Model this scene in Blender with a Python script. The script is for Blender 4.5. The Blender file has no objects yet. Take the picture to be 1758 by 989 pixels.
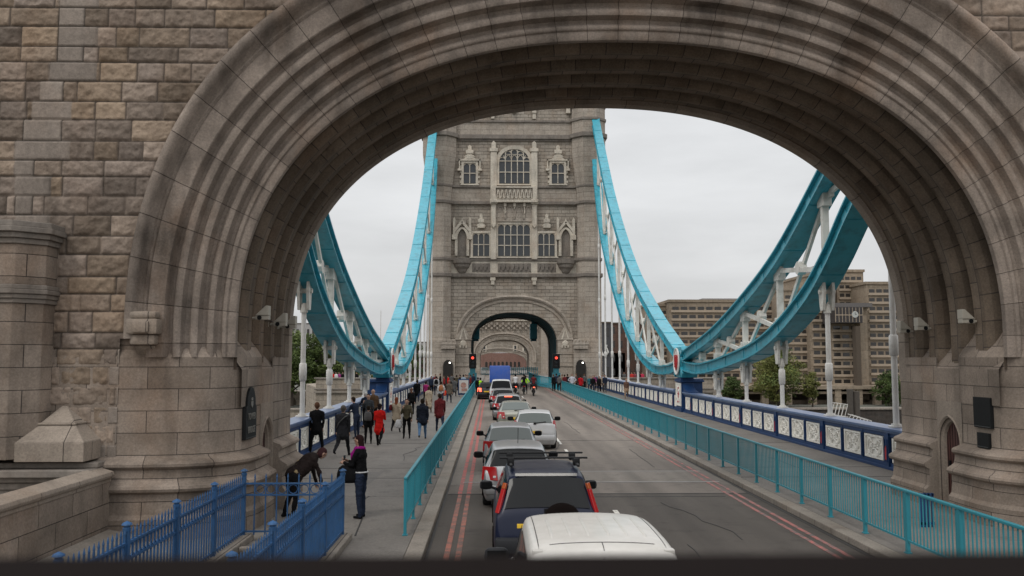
import bpy, math, random, bisect
from mathutils import Vector, Matrix, noise
R = math.radians
rnd = random.Random(7)
sc = bpy.context.scene
# ------------------------------------------------------------------ camera, world, sun, exposure
F = 1522.0; TH = math.atan(120.5/F); PS = math.atan(36*math.cos(TH)/F); EYE = 3.53
cam_d = bpy.data.cameras.new("camera"); cam = bpy.data.objects.new("camera", cam_d)
sc.collection.objects.link(cam); sc.camera = cam
cam.location = (0, 0, EYE); cam.rotation_euler = (math.pi/2+TH, 0, -PS)
cam_d.sensor_width = 36; cam_d.lens = 36*F/1758
cam_d.clip_start = 0.05; cam_d.clip_end = 6000
cam_d.dof.use_dof = True; cam_d.dof.focus_distance = 32; cam_d.dof.aperture_fstop = 3.6

w = bpy.data.worlds.new("World"); sc.world = w; w.use_nodes = True
nt = w.node_tree; nt.nodes.clear()
def N(t, ty, **k):
    n = t.nodes.new(ty)
    for a, b in k.items(): setattr(n, a, b)
    return n
out = N(nt, 'ShaderNodeOutputWorld'); bg = N(nt, 'ShaderNodeBackground')
sky = N(nt, 'ShaderNodeTexSky', sky_type='NISHITA', sun_disc=False)
SUN_EL, SUN_AZ = 52, 215
sky.sun_elevation = R(SUN_EL); sky.sun_rotation = R(SUN_AZ); sky.air_density = 1.0; sky.dust_density = 4.0
tc = N(nt, 'ShaderNodeTexCoord'); sx = N(nt, 'ShaderNodeSeparateXYZ')
nt.links.new(tc.outputs['Generated'], sx.inputs[0])
rmp = N(nt, 'ShaderNodeValToRGB')
e = rmp.color_ramp.elements
e[0].position = 0.0; e[0].color = (.56, .565, .57, 1)
e[1].position = 1.0; e[1].color = (1.45, 1.45, 1.47, 1)
for pz, c in ((.10, (.655, .66, .665, 1)), (.32, (.71, .72, .73, 1)), (.55, (1.0, 1.0, 1.01, 1))):
    q = e.new(pz); q.color = c
nt.links.new(sx.outputs[2], rmp.inputs[0])
mp = N(nt, 'ShaderNodeMapping'); mp.inputs['Scale'].default_value = (1, 1, 4)
nz = N(nt, 'ShaderNodeTexNoise'); nz.inputs['Scale'].default_value = 2.4; nz.inputs['Detail'].default_value = 6; nz.inputs['Roughness'].default_value = .55
nt.links.new(tc.outputs['Generated'], mp.inputs[0]); nt.links.new(mp.outputs[0], nz.inputs[0])
mr = N(nt, 'ShaderNodeMapRange'); mr.inputs[1].default_value = .3; mr.inputs[2].default_value = .7; mr.inputs[3].default_value = .82; mr.inputs[4].default_value = 1.10
nt.links.new(nz.outputs[0], mr.inputs[0])
m1 = N(nt, 'ShaderNodeVectorMath', operation='SCALE'); nt.links.new(rmp.outputs[0], m1.inputs[0]); nt.links.new(mr.outputs[0], m1.inputs['Scale'])
m2 = N(nt, 'ShaderNodeVectorMath', operation='SCALE'); m2.inputs['Scale'].default_value = 11.7; nt.links.new(m1.outputs[0], m2.inputs[0])
mx = N(nt, 'ShaderNodeMixRGB'); mx.inputs[0].default_value = .93
nt.links.new(sky.outputs[0], mx.inputs[1]); nt.links.new(m2.outputs[0], mx.inputs[2])
nt.links.new(mx.outputs[0], bg.inputs[0]); bg.inputs[1].default_value = 0.1
nt.links.new(bg.outputs[0], out.inputs[0])
sd = bpy.data.lights.new("sun", 'SUN'); so = bpy.data.objects.new("sun", sd); sc.collection.objects.link(so)
sd.energy = 0.8; sd.angle = R(18); sd.color = (1, .96, .9)
so.rotation_euler = (R(90-SUN_EL), 0, R(180-SUN_AZ))
so.location = (0, -30, 60)
vs = sc.view_settings; vs.view_transform = 'Standard'; vs.look = 'None'; vs.exposure = 0.0; vs.gamma = 1; vs.use_curve_mapping = False

# ------------------------------------------------------------------ measuring helpers (photo pixel + known distance -> world)
def ray(px, py):
    u = (px-879)/F; v = (494.5-py)/F
    Yf = math.cos(TH)-v*math.sin(TH); Z = math.sin(TH)+v*math.cos(TH)
    return (u*math.cos(PS)+Yf*math.sin(PS), -u*math.sin(PS)+Yf*math.cos(PS), Z)
def P(px, py, Y):
    a, b, c = ray(px, py); return (a*Y/b, EYE+c*Y/b)
def G(px, py, z=.13):
    a, b, c = ray(px, py); t = (z-EYE)/c; return (a*t, b*t)

# ------------------------------------------------------------------ materials
MATS = {}
def newmat(name):
    m = bpy.data.materials.new(name); m.use_nodes = True; MATS[name] = m
    t = m.node_tree; b = t.nodes['Principled BSDF']; return m, t, b
def L(t, a, b): t.links.new(a, b)
def paint(name, col, rough=.5, metal=0, var=.12, nscale=3.0, bump=.0, spec=.5, coat=0, dirt=None, dirt_amt=.0, dscale=1.2):
    m, t, b = newmat(name)
    tc = N(t, 'ShaderNodeTexCoord'); n = N(t, 'ShaderNodeTexNoise'); n.inputs['Scale'].default_value = nscale; n.inputs['Detail'].default_value = 5
    L(t, tc.outputs['Object'], n.inputs[0])
    mr = N(t, 'ShaderNodeMapRange'); mr.inputs[1].default_value = .3; mr.inputs[2].default_value = .7; mr.inputs[3].default_value = 1-var; mr.inputs[4].default_value = 1+var
    L(t, n.outputs[0], mr.inputs[0])
    s = N(t, 'ShaderNodeVectorMath', operation='SCALE'); s.inputs[0].default_value = col; L(t, mr.outputs[0], s.inputs['Scale'])
    o = s.outputs[0]
    if dirt:
        n2 = N(t, 'ShaderNodeTexNoise'); n2.inputs['Scale'].default_value = dscale; n2.inputs['Detail'].default_value = 8; n2.inputs['Roughness'].default_value = .7
        L(t, tc.outputs['Object'], n2.inputs[0])
        r2 = N(t, 'ShaderNodeMapRange'); r2.inputs[1].default_value = .48; r2.inputs[2].default_value = .68; r2.inputs[3].default_value = 0; r2.inputs[4].default_value = dirt_amt
        L(t, n2.outputs[0], r2.inputs[0])
        mxx = N(t, 'ShaderNodeMixRGB'); L(t, r2.outputs[0], mxx.inputs[0]); L(t, o, mxx.inputs[1]); mxx.inputs[2].default_value = (*dirt, 1); o = mxx.outputs[0]
    L(t, o, b.inputs['Base Color'])
    b.inputs['Roughness'].default_value = rough; b.inputs['Metallic'].default_value = metal
    b.inputs['Specular IOR Level'].default_value = spec; b.inputs['Coat Weight'].default_value = coat
    if bump:
        bp = N(t, 'ShaderNodeBump'); bp.inputs['Distance'].default_value = bump; n3 = N(t, 'ShaderNodeTexNoise'); n3.inputs['Scale'].default_value = nscale*8; n3.inputs['Detail'].default_value = 6
        L(t, tc.outputs['Object'], n3.inputs[0]); L(t, n3.outputs[0], bp.inputs['Height']); L(t, bp.outputs[0], b.inputs['Normal'])
    return m
def glass(name, col=(.02, .025, .03), rough=.04, spec=.6):
    m, t, b = newmat(name); b.inputs['Base Color'].default_value = (*col, 1); b.inputs['Roughness'].default_value = rough
    b.inputs['Specular IOR Level'].default_value = spec; return m
def emit(name, col, st):
    m, t, b = newmat(name); b.inputs['Base Color'].default_value = (*col, 1); b.inputs['Emission Color'].default_value = (*col, 1); b.inputs['Emission Strength'].default_value = st; return m
def stone(name, c1, c2, bw, bh, mort=(.06, .05, .045), msize=.012, offset=.5, rough_amp=.004, bumpd=.02, stain=.45, use_tint=False, bricks=True, grain=24, rgh=.85, patch=.9):
    """coursed stone, laid out along the mesh's own UVs (metres)"""
    m, t, b = newmat(name)
    tc = N(t, 'ShaderNodeTexCoord')
    br = N(t, 'ShaderNodeTexBrick', offset=offset); br.inputs['Scale'].default_value = 1
    br.inputs['Color1'].default_value = (*c1, 1); br.inputs['Color2'].default_value = (*c2, 1); br.inputs['Mortar'].default_value = (*mort, 1)
    br.inputs['Mortar Size'].default_value = msize; br.inputs['Mortar Smooth'].default_value = .3
    br.inputs['Brick Width'].default_value = bw; br.inputs['Row Height'].default_value = bh; br.inputs['Bias'].default_value = -.1
    L(t, tc.outputs['UV'], br.inputs[0])
    if bricks: col = br.outputs[0]
    else:
        rg = N(t, 'ShaderNodeRGB'); rg.outputs[0].default_value = (*c1, 1); col = rg.outputs[0]
    if use_tint:
        at = N(t, 'ShaderNodeAttribute', attribute_name='tint'); col = at.outputs[0]
    # weathering: broad patches + fine grain + vertical streaks
    def nzz(sc_, det, mapsc=None, rough=.6):
        n = N(t, 'ShaderNodeTexNoise'); n.inputs['Scale'].default_value = sc_; n.inputs['Detail'].default_value = det; n.inputs['Roughness'].default_value = rough
        if mapsc:
            mp = N(t, 'ShaderNodeMapping'); mp.inputs['Scale'].default_value = mapsc; L(t, tc.outputs['Object'], mp.inputs[0]); L(t, mp.outputs[0], n.inputs[0])
        else: L(t, tc.outputs['Object'], n.inputs[0])
        return n
    def mulr(col, n, lo, hi, a=.3, bb=.7):
        r = N(t, 'ShaderNodeMapRange'); r.inputs[1].default_value = a; r.inputs[2].default_value = bb; r.inputs[3].default_value = lo; r.inputs[4].default_value = hi
        L(t, n.outputs[0], r.inputs[0]); s = N(t, 'ShaderNodeVectorMath', operation='SCALE'); L(t, col, s.inputs[0]); L(t, r.outputs[0], s.inputs['Scale']); return s.outputs[0]
    col = mulr(col, nzz(patch, 5), 1-stain*.55, 1+stain*.4)
    col = mulr(col, nzz(grain, 8, rough=.75), .72, 1.28)
    col = mulr(col, nzz(1.6, 6, (1.0, 1.0, .16)), 1.0, 1-stain*.75, .52, .75)
    # warm brown stains of their own shape
    n5 = nzz(.7, 6, (1, 1, .6)); r5 = N(t, 'ShaderNodeMapRange'); r5.inputs[1].default_value = .5; r5.inputs[2].default_value = .72; r5.inputs[3].default_value = 0; r5.inputs[4].default_value = stain
    L(t, n5.outputs[0], r5.inputs[0]); mxx = N(t, 'ShaderNodeMixRGB', blend_type='MULTIPLY'); L(t, r5.outputs[0], mxx.inputs[0]); L(t, col, mxx.inputs[1]); mxx.inputs[2].default_value = (.78, .62, .5, 1); col = mxx.outputs[0]
    L(t, col, b.inputs['Base Color']); b.inputs['Roughness'].default_value = rgh; b.inputs['Specular IOR Level'].default_value = .25
    g = nzz(grain, 8, rough=.7); ad = N(t, 'ShaderNodeMath', operation='MULTIPLY'); ad.inputs[1].default_value = rough_amp/bumpd
    L(t, g.outputs[0], ad.inputs[0])
    h = ad.outputs[0]
    if bricks:
        iv = N(t, 'ShaderNodeMath', operation='SUBTRACT'); L(t, h, iv.inputs[0]); L(t, br.outputs['Fac'], iv.inputs[1]); h = iv.outputs[0]
    bp = N(t, 'ShaderNodeBump'); bp.inputs['Distance'].default_value = bumpd; L(t, h, bp.inputs['Height']); L(t, bp.outputs[0], b.inputs['Normal'])
    return m

# ------------------------------------------------------------------ mesh builder
class MB:
    def __init__(s): s.v = []; s.f = []; s.uv = {}; s.mi = {}; s.col = None
    def add(s, vs, fs, mi=0, uvs=None):
        o = len(s.v); s.v.extend(vs)
        for k, f in enumerate(fs):
            if mi: s.mi[len(s.f)] = mi
            if uvs: s.uv[len(s.f)] = uvs[k]
            s.f.append(tuple(i+o for i in f))
    def box(s, x0, x1, y0, y1, z0, z1, mi=0):
        v = [(x0, y0, z0), (x1, y0, z0), (x1, y1, z0), (x0, y1, z0), (x0, y0, z1), (x1, y0, z1), (x1, y1, z1), (x0, y1, z1)]
        s.add(v, [(3, 2, 1, 0), (4, 5, 6, 7), (0, 1, 5, 4), (1, 2, 6, 5), (2, 3, 7, 6), (3, 0, 4, 7)], mi)
    def quad(s, *p, mi=0): s.add(list(p), [tuple(range(len(p)))], mi)
    def prism(s, poly, axis, a, b, mi=0):
        """poly of 2-D points extruded along axis ('x': (y,z), 'y': (x,z), 'z': (x,y))"""
        def pt(p, t):
            return (t, p[0], p[1]) if axis == 'x' else ((p[0], t, p[1]) if axis == 'y' else (p[0], p[1], t))
        n = len(poly); v = [pt(p, a) for p in poly]+[pt(p, b) for p in poly]
        fs = [tuple(range(n))[::-1], tuple(range(n, 2*n))]+[(i, (i+1) % n, n+(i+1) % n, n+i) for i in range(n)]
        s.add(v, fs, mi)
    def tube(s, pts, r, n=8, mi=0, caps=True, sx=1, up=None):
        pts = [Vector(p) for p in pts]; rs = r if isinstance(r, (list, tuple)) else [r]*len(pts)
        o = len(s.v); prev = None
        for i, p in enumerate(pts):
            d = (pts[min(i+1, len(pts)-1)]-pts[max(i-1, 0)]).normalized()
            a = Vector(up) if up else (Vector((0, 0, 1)) if abs(d.z) < .9 else Vector((0, 1, 0)))
            a = (a-d*a.dot(d)).normalized(); b = d.cross(a)
            for k in range(n):
                t = 2*math.pi*k/n; s.v.append(tuple(p+(b*math.cos(t)*sx+a*math.sin(t))*rs[i]))
        for i in range(len(pts)-1):
            for k in range(n):
                if mi: s.mi[len(s.f)] = mi
                s.f.append((o+i*n+k, o+i*n+(k+1) % n, o+(i+1)*n+(k+1) % n, o+(i+1)*n+k))
        if caps:
            for c in (tuple(range(o, o+n))[::-1], tuple(range(o+(len(pts)-1)*n, o+len(pts)*n))):
                if mi: s.mi[len(s.f)] = mi
                s.f.append(c)
    def cyl(s, x, y, z0, z1, r, n=12, r2=None, mi=0): s.tube([(x, y, z0), (x, y, z1)], [r, r if r2 is None else r2], n, mi)
    def lathe(s, prof, c, n=16, axis='z', mi=0, a0=0, a1=2*math.pi):
        full = abs(a1-a0-2*math.pi) < 1e-6; m = n if full else n+1; o = len(s.v)
        for (r, h) in prof:
            for k in range(m):
                t = a0+(a1-a0)*k/n; u, v = r*math.cos(t), r*math.sin(t)
                s.v.append((c[0]+u, c[1]+v, c[2]+h) if axis == 'z' else ((c[0]+h, c[1]+u, c[2]+v) if axis == 'x' else (c[0]+v, c[1]+h, c[2]+u)))
        for i in range(len(prof)-1):
            for k in range(n):
                k2 = (k+1) % m
                if mi: s.mi[len(s.f)] = mi
                s.f.append((o+i*m+k, o+i*m+k2, o+(i+1)*m+k2, o+(i+1)*m+k))
    def beam(s, p, q, w, h, up=(0, 0, 1), mi=0):
        p = Vector(p); q = Vector(q); d = (q-p).normalized(); a = Vector(up); a = (a-d*a.dot(d)).normalized(); b = d.cross(a)
        vs = []
        for c in (p, q):
            for i, j in ((-1, -1), (1, -1), (1, 1), (-1, 1)): vs.append(tuple(c+b*(w/2*i)+a*(h/2*j)))
        s.add(vs, [(3, 2, 1, 0), (4, 5, 6, 7), (0, 1, 5, 4), (1, 2, 6, 5), (2, 3, 7, 6), (3, 0, 4, 7)], mi)
    def grid(s, pts, nu, nv, mi=0, uv=None, flip=False):
        """pts[i*nv+j]"""
        fs = []; us = []
        for i in range(nu-1):
            for j in range(nv-1):
                q = (i*nv+j, (i+1)*nv+j, (i+1)*nv+j+1, i*nv+j+1)
                if flip: q = q[::-1]
                fs.append(q)
                if uv: us.append([uv[k] for k in q])
        s.add(pts, fs, mi, us if uv else None)
    def build(s, name, mats, parent=None, smooth=None, world=True, bevel=0, fix=True):
        if not isinstance(mats, (list, tuple)): mats = [mats]
        off = parent_world(parent) if (parent is not None and world) else Vector((0, 0, 0))
        me = bpy.data.meshes.new(name)
        vv = [(x-off[0], y-off[1], z-off[2]) for x, y, z in s.v] if off.length else s.v
        me.from_pydata(vv, [], s.f)
        for m in mats: me.materials.append(m)
        for k, i in s.mi.items(): me.polygons[k].material_index = i
        ul = me.uv_layers.new(name='UVMap'); data = ul.data
        for p in me.polygons:
            cu = s.uv.get(p.index)
            if cu:
                for li, c in zip(p.loop_indices, cu): data[li].uv = c
            else:
                n = p.normal; ax = 0 if abs(n.x) > max(abs(n.y), abs(n.z)) else (1 if abs(n.y) >= abs(n.z) else 2)
                for li in p.loop_indices:
                    c = s.v[me.loops[li].vertex_index]
                    data[li].uv = (c[1], c[2]) if ax == 0 else ((c[0], c[2]) if ax == 1 else (c[0], c[1]))
        if s.col:
            a = me.color_attributes.new('tint', 'FLOAT_COLOR', 'POINT')
            for i, c in enumerate(s.col): a.data[i].color = (*c, 1)
        me.update()
        o = bpy.data.objects.new(name, me); sc.collection.objects.link(o)
        if parent is not None: o.parent = parent
        if bevel:
            md = o.modifiers.new('b', 'BEVEL'); md.width = bevel; md.segments = 2; md.limit_method = 'ANGLE'; md.angle_limit = R(30)
            bake(o)
        if smooth is not None:
            me = o.data
            me.polygons.foreach_set('use_smooth', [True]*len(me.polygons))
            if smooth > 0:
                try: me.set_sharp_from_angle(angle=R(smooth))
                except Exception: pass
        return o
def parent_world(p):
    v = Vector((0, 0, 0))
    while p is not None: v = v+p.location; p = p.parent
    return v
def bake(o):
    dg = bpy.context.evaluated_depsgraph_get(); dg.update()
    me = bpy.data.meshes.new_from_object(o.evaluated_get(dg), depsgraph=dg)
    old = o.data; o.modifiers.clear(); o.data = me; me.name = old.name; bpy.data.meshes.remove(old)
def thing(name, label, cat, loc=(0, 0, 0), rz=0, group=None):
    o = bpy.data.objects.new(name, None); sc.collection.objects.link(o); o.location = loc; o.rotation_euler = (0, 0, rz); o.empty_display_size = .2
    return tag(o, label, cat, group)
def tag(o, label, cat, group=None):
    o['label'] = label; o['category'] = cat
    if group: o['group'] = group
    return o
def struct(o, kind='structure'): o['kind'] = kind; return o
def dup(o, loc=None, rz=None, label=None, parent=None, group=None):
    c = o.copy(); sc.collection.objects.link(c)
    if parent is not None: c.parent = parent
    if loc is not None: c.location = loc
    if rz is not None: c.rotation_euler = (0, 0, rz)
    if label: c['label'] = label
    if group: c['group'] = group
    for ch in [x for x in bpy.data.objects if x.parent == o]: dup(ch, parent=c)
    return c
def pfit(pts, n):
    """Catmull-Rom through points, n samples per span"""
    res = []; P_ = [pts[0]]+list(pts)+[pts[-1]]
    for i in range(1, len(P_)-2):
        p0, p1, p2, p3 = [Vector(q) for q in P_[i-1:i+3]]
        for k in range(n):
            t = k/n; res.append(.5*((2*p1)+(-p0+p2)*t+(2*p0-5*p1+4*p2-p3)*t*t+(-p0+3*p1-3*p2+p3)*t**3))
    res.append(Vector(pts[-1])); return res
def zat(pts, y):
    for a, b in zip(pts, pts[1:]):
        if a[0] <= y <= b[0]: return a[1]+(b[1]-a[1])*(y-a[0])/(b[0]-a[0])
    return pts[-1][1]

M_ASPH = None
ST_L = (.31, .25, .20); ST_D = (.24, .195, .155)
M_ROCK = stone('rock_faced_granite', ST_L, ST_D, 1, .3, use_tint=True, bricks=False, rough_amp=.012, bumpd=.03, stain=.4, grain=13)
M_ASHL = stone('smooth_granite', (.29, .238, .195), (.20, .163, .132), 1.15, .42, rough_amp=.004, stain=.6, msize=.007)
M_MOUL = stone('moulded_granite', (.30, .25, .21), (.20, .165, .138), .62, 50, mort=(.075, .06, .05), rough_amp=.014, offset=0, stain=.8, msize=.006)
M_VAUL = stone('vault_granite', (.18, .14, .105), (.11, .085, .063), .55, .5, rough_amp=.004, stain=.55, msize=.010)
M_SLOT = stone('vault_slot_shaded_granite', (.095, .072, .054), (.07, .053, .04), 1.1, 50, rough_amp=.003, offset=0, stain=.6, msize=.008)
M_COPE = stone('coping_granite', (.30, .253, .208), (.24, .20, .165), 1.3, 50, rough_amp=.003, offset=0, stain=.4, msize=.008)
M_TWR = stone('tower_rubble', (.40, .355, .30), (.30, .26, .215), 1.0, .42, mort=(.16, .14, .118), msize=.02, rough_amp=.03, bumpd=.06, stain=.35, grain=5, patch=.35)  # tower stone lightened, distance haze put into the colour
M_TWRS = stone('tower_ashlar', (.41, .36, .305), (.36, .315, .265), 1.3, .6, mort=(.22, .19, .16), msize=.012, rough_amp=.005, stain=.32, grain=6, patch=.3)  # lightened like the rubble to stand in for haze
M_TRIM = stone('pale_portland_trim', (.56, .51, .43), (.50, .45, .38), .8, 50, rough_amp=.004, bricks=False, stain=.38, grain=6)
M_TRIMD = stone('weathered_string_course', (.22, .195, .17), (.2, .17, .15), 1.2, 50, rough_amp=.004, bricks=False, stain=.4, grain=6)
M_CYAN = paint('turquoise_paint', (.05, .39, .50), rough=.42, var=.1, nscale=.8, dirt=(.04, .17, .2), dirt_amt=.35, dscale=.9)
M_TEAL = paint('teal_paint', (.02, .15, .19), rough=.5, var=.1, nscale=1.5)
M_BLUE = paint('royal_blue_paint', (.012, .042, .125), rough=.45, spec=.35, var=.12, nscale=1.4)
M_BLUEL = paint('pale_blue_coping_paint', (.14, .22, .42), rough=.5, var=.15, nscale=2)
M_IRON = paint('iron_blue_paint', (.028, .088, .205), spec=.3, rough=.5, var=.2, nscale=2, dirt=(.04, .07, .11), dirt_amt=.6, dscale=5)
M_WHITE = paint('white_paint', (.66, .65, .62), rough=.45, var=.08, nscale=1.2, dirt=(.4, .37, .32), dirt_amt=.5, dscale=1.6)
M_RED = paint('red_paint', (.42, .02, .025), rough=.5)
M_BLACK = paint('black_paint', (.009, .009, .010), rough=.5, spec=.25)
M_GREYP = paint('grey_housing', (.40, .37, .31), rough=.5, dirt=(.2, .17, .14), dirt_amt=.6)
M_RUB = paint('black_rubber', (.007, .0045, .004), rough=.9, spec=.08)
M_GLASS = glass('dark_window_glass', (.035, .04, .045), .12)
M_WOOD = paint('dark_red_door', (.07, .025, .02), rough=.55, nscale=6)
# ------------------------------------------------------------------ road, footways, water, banks
def asphalt(name, c, scale=40, patch=.22):
    m, t, b = newmat(name); tc = N(t, 'ShaderNodeTexCoord')
    n = N(t, 'ShaderNodeTexNoise'); n.inputs['Scale'].default_value = scale; n.inputs['Detail'].default_value = 6; n.inputs['Roughness'].default_value = .8
    n2 = N(t, 'ShaderNodeTexNoise'); n2.inputs['Scale'].default_value = .5; n2.inputs['Detail'].default_value = 6
    mp = N(t, 'ShaderNodeMapping'); mp.inputs['Scale'].default_value = (2.2, .12, 1) if 'foot' not in name else (.9, .9, 1); L(t, tc.outputs['Object'], mp.inputs[0]); L(t, mp.outputs[0], n2.inputs[0])
    L(t, tc.outputs['Object'], n.inputs[0])
    r1 = N(t, 'ShaderNodeMapRange'); r1.inputs[1].default_value = .3; r1.inputs[2].default_value = .7; r1.inputs[3].default_value = .75; r1.inputs[4].default_value = 1.25; L(t, n.outputs[0], r1.inputs[0])
    r2 = N(t, 'ShaderNodeMapRange'); r2.inputs[1].default_value = .3; r2.inputs[2].default_value = .7; r2.inputs[3].default_value = 1-patch*1.5; r2.inputs[4].default_value = 1+patch*1.3; L(t, n2.outputs[0], r2.inputs[0])
    mu = N(t, 'ShaderNodeMath', operation='MULTIPLY'); L(t, r1.outputs[0], mu.inputs[0]); L(t, r2.outputs[0], mu.inputs[1])
    n4 = N(t, 'ShaderNodeTexNoise'); n4.inputs['Scale'].default_value = 1.7; n4.inputs['Detail'].default_value = 9; n4.inputs['Roughness'].default_value = .72; L(t, tc.outputs['Object'], n4.inputs[0])
    r4 = N(t, 'ShaderNodeMapRange'); r4.inputs[1].default_value = .53; r4.inputs[2].default_value = .70; r4.inputs[3].default_value = 1; r4.inputs[4].default_value = .62; L(t, n4.outputs[0], r4.inputs[0])
    mu2 = N(t, 'ShaderNodeMath', operation='MULTIPLY'); L(t, mu.outputs[0], mu2.inputs[0]); L(t, r4.outputs[0], mu2.inputs[1]); mu = mu2
    s = N(t, 'ShaderNodeVectorMath', operation='SCALE'); s.inputs[0].default_value = c; L(t, mu.outputs[0], s.inputs['Scale']); L(t, s.outputs[0], b.inputs['Base Color'])
    b.inputs['Roughness'].default_value = .8; b.inputs['Specular IOR Level'].default_value = .3
    bp = N(t, 'ShaderNodeBump'); bp.inputs['Distance'].default_value = .006; L(t, n.outputs[0], bp.inputs['Height']); L(t, bp.outputs[0], b.inputs['Normal'])
    return m
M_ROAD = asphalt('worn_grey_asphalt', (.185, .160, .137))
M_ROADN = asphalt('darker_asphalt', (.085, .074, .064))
M_ROADP = asphalt('pale_worn_patch', (.22, .195, .168))
M_FOOT = asphalt('footway_mastic', (.180, .165, .148), 18, .10)
M_KERB = stone('kerb_granite', (.27, .24, .205), (.23, .205, .175), .9, 50, rough_amp=.003, offset=0, stain=.35, msize=.01)
CB = 2.83                                   # bridge centre line
KL, KR = -1.18, 6.84; RL, RR = -1.65, 7.3; PL, PR = -6.55, 12.2
def sheet(name, mat, x0, x1, y0, y1, z, kind='structure', ny=1):
    b = MB(); b.add([(x0, y0, z), (x1, y0, z), (x1, y1, z), (x0, y1, z)], [(0, 1, 2, 3)]); o = b.build(name, mat); struct(o, kind); return o
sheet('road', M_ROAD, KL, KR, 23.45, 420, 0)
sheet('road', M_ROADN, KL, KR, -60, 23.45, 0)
b = MB()
b.box(KL+.02, KR-.02, 25.6, 28.0, -.05, .004); struct(b.build('road_patch', M_ROADP))
b = MB(); b.box(KL+.002, KL+.36, 25.0, 105, -.05, .0045); b.box(KR-.34, KR-.002, 25.0, 105, -.05, .0045); struct(b.build('gutter_strip', M_ROADP))
b = MB()
for y in (25.6, 28.0): b.box(2.0, KR-.3, y-.04, y+.04, -.03, .010)
b.box(KL+.4, 2.0, 25.56, 25.64, -.03, .010)
struct(b.build('expansion_joint', paint('joint_metal', (.32, .31, .3), rough=.5)))
b = MB(); b.box(KL, KR, 38.45, 38.5, -.02, .006); b.box(KL, KR, 23.42, 23.5, -.02, .006); b.box(2, 6, 22.9, 22.95, -.02, .006)
struct(b.build('road_crack', paint('crack_tar_and_shade', (.03, .028, .026), rough=.7)))
b = MB(); b.box(KL+.01, KL+.06, 14, 105, -.02, .007); b.box(KR-.10, KR-.01, 8, 105, -.02, .007); struct(b.build('kerb_seam_shade', MATS['crack_tar_and_shade']))  # dark kerb seam, with the shade of the kerb faces painted in as a strip
b = MB(); rc = random.Random(4)
for (x0, y0, dx, dy) in ((3.6, 13, .1, .9), (4.9, 17.5, -.2, .8), (2.2, 31, .15, 1.3), (4.2, 42, -.1, 1.6), (5.3, 29, .05, 1.2), (-2.9, 30, .2, .8), (9.5, 26, .1, .9)):
    p = (x0, y0); zc = .007 if -1.2 < x0 < 6.8 else .137
    for k in range(7):
        q = (p[0]+dx*rc.uniform(-.6, 1.2), p[1]+dy*rc.uniform(.5, 1)); b.beam((p[0], p[1], zc), (q[0], q[1], zc), .022, .005); p = q
struct(b.build('surface_crack', MATS['crack_tar_and_shade']))
# worn painted lines
def linemat(name, col, wear, under):
    m, t, bb = newmat(name); tc = N(t, 'ShaderNodeTexCoord')
    n = N(t, 'ShaderNodeTexNoise'); n.inputs['Scale'].default_value = 3.2; n.inputs['Detail'].default_value = 9; n.inputs['Roughness'].default_value = .78; L(t, tc.outputs['Object'], n.inputs[0])
    r = N(t, 'ShaderNodeMapRange'); r.inputs[1].default_value = wear-.05; r.inputs[2].default_value = wear+.07; L(t, n.outputs[0], r.inputs[0])
    mxx = N(t, 'ShaderNodeMixRGB'); L(t, r.outputs[0], mxx.inputs[0]); mxx.inputs[1].default_value = (*under, 1); mxx.inputs[2].default_value = (*col, 1); L(t, mxx.outputs[0], bb.inputs['Base Color']); bb.inputs['Roughness'].default_value = .7; return m
M_RL = linemat('worn_red_line', (.42, .095, .08), .47, (.20, .10, .085))
M_RLN = linemat('faded_red_yellow_line', (.36, .12, .08), .50, (.13, .085, .07))
M_RLF = linemat('faint_red_line', (.42, .13, .11), .50, (.14, .11, .1))
M_WL = linemat('worn_white_line', (.68, .66, .6), .40, (.14, .13, .12))
b = MB()
for x in (-.86, -.63): b.box(x, x+.11, 23.5, 105, -.02, .0085)
struct(b.build('red_kerb_line', M_RL))
b = MB(); b.box(-.84, -.74, 14, 23.35, -.02, .0085); b.box(-.63, -.53, 10, 23.35, -.02, .0085); struct(b.build('red_kerb_line', M_RLN))
b = MB()
for x in (6.13, 6.36): b.box(x, x+.09, 12, 105, -.02, .0085)
struct(b.build('red_kerb_line', M_RLF))
b = MB()
for y in (19.8, 33.6, 36.8, 47, 58, 69, 80): b.box(2.83, 2.94, y, y+(1.1 if y < 34 else 3.2), -.02, .0088)
struct(b.build('white_lane_dash', M_WL))
# footways with kerb stones, deck edge
for sx_, (xa, xb) in enumerate(((KL, -7.0), (KR, 12.6))):
    s = -1 if xb < xa else 1
    b = MB(); b.box(min(xa+s*.32, xb), max(xa+s*.32, xb), 22.3, 106, -.6, .13); struct(b.build('footway', M_FOOT))
    b = MB(); b.box(min(xa, xa+s*.317), max(xa, xa+s*.317), -60, 106, -.3, .135)
    o = b.build('kerb', M_KERB, bevel=.02); struct(o)
b = MB()
b.box(-7.15, KL-.322, -60, 22.29, -.6, .128); b.box(KR+.322, 12.8, -60, 22.29, -.6, .128); struct(b.build('footway', M_FOOT))
b = MB(); b.box(-7.3, 13.0, 22, 420, -1.9, -.61); struct(b.build('bridge_deck', M_BLUE))
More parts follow.
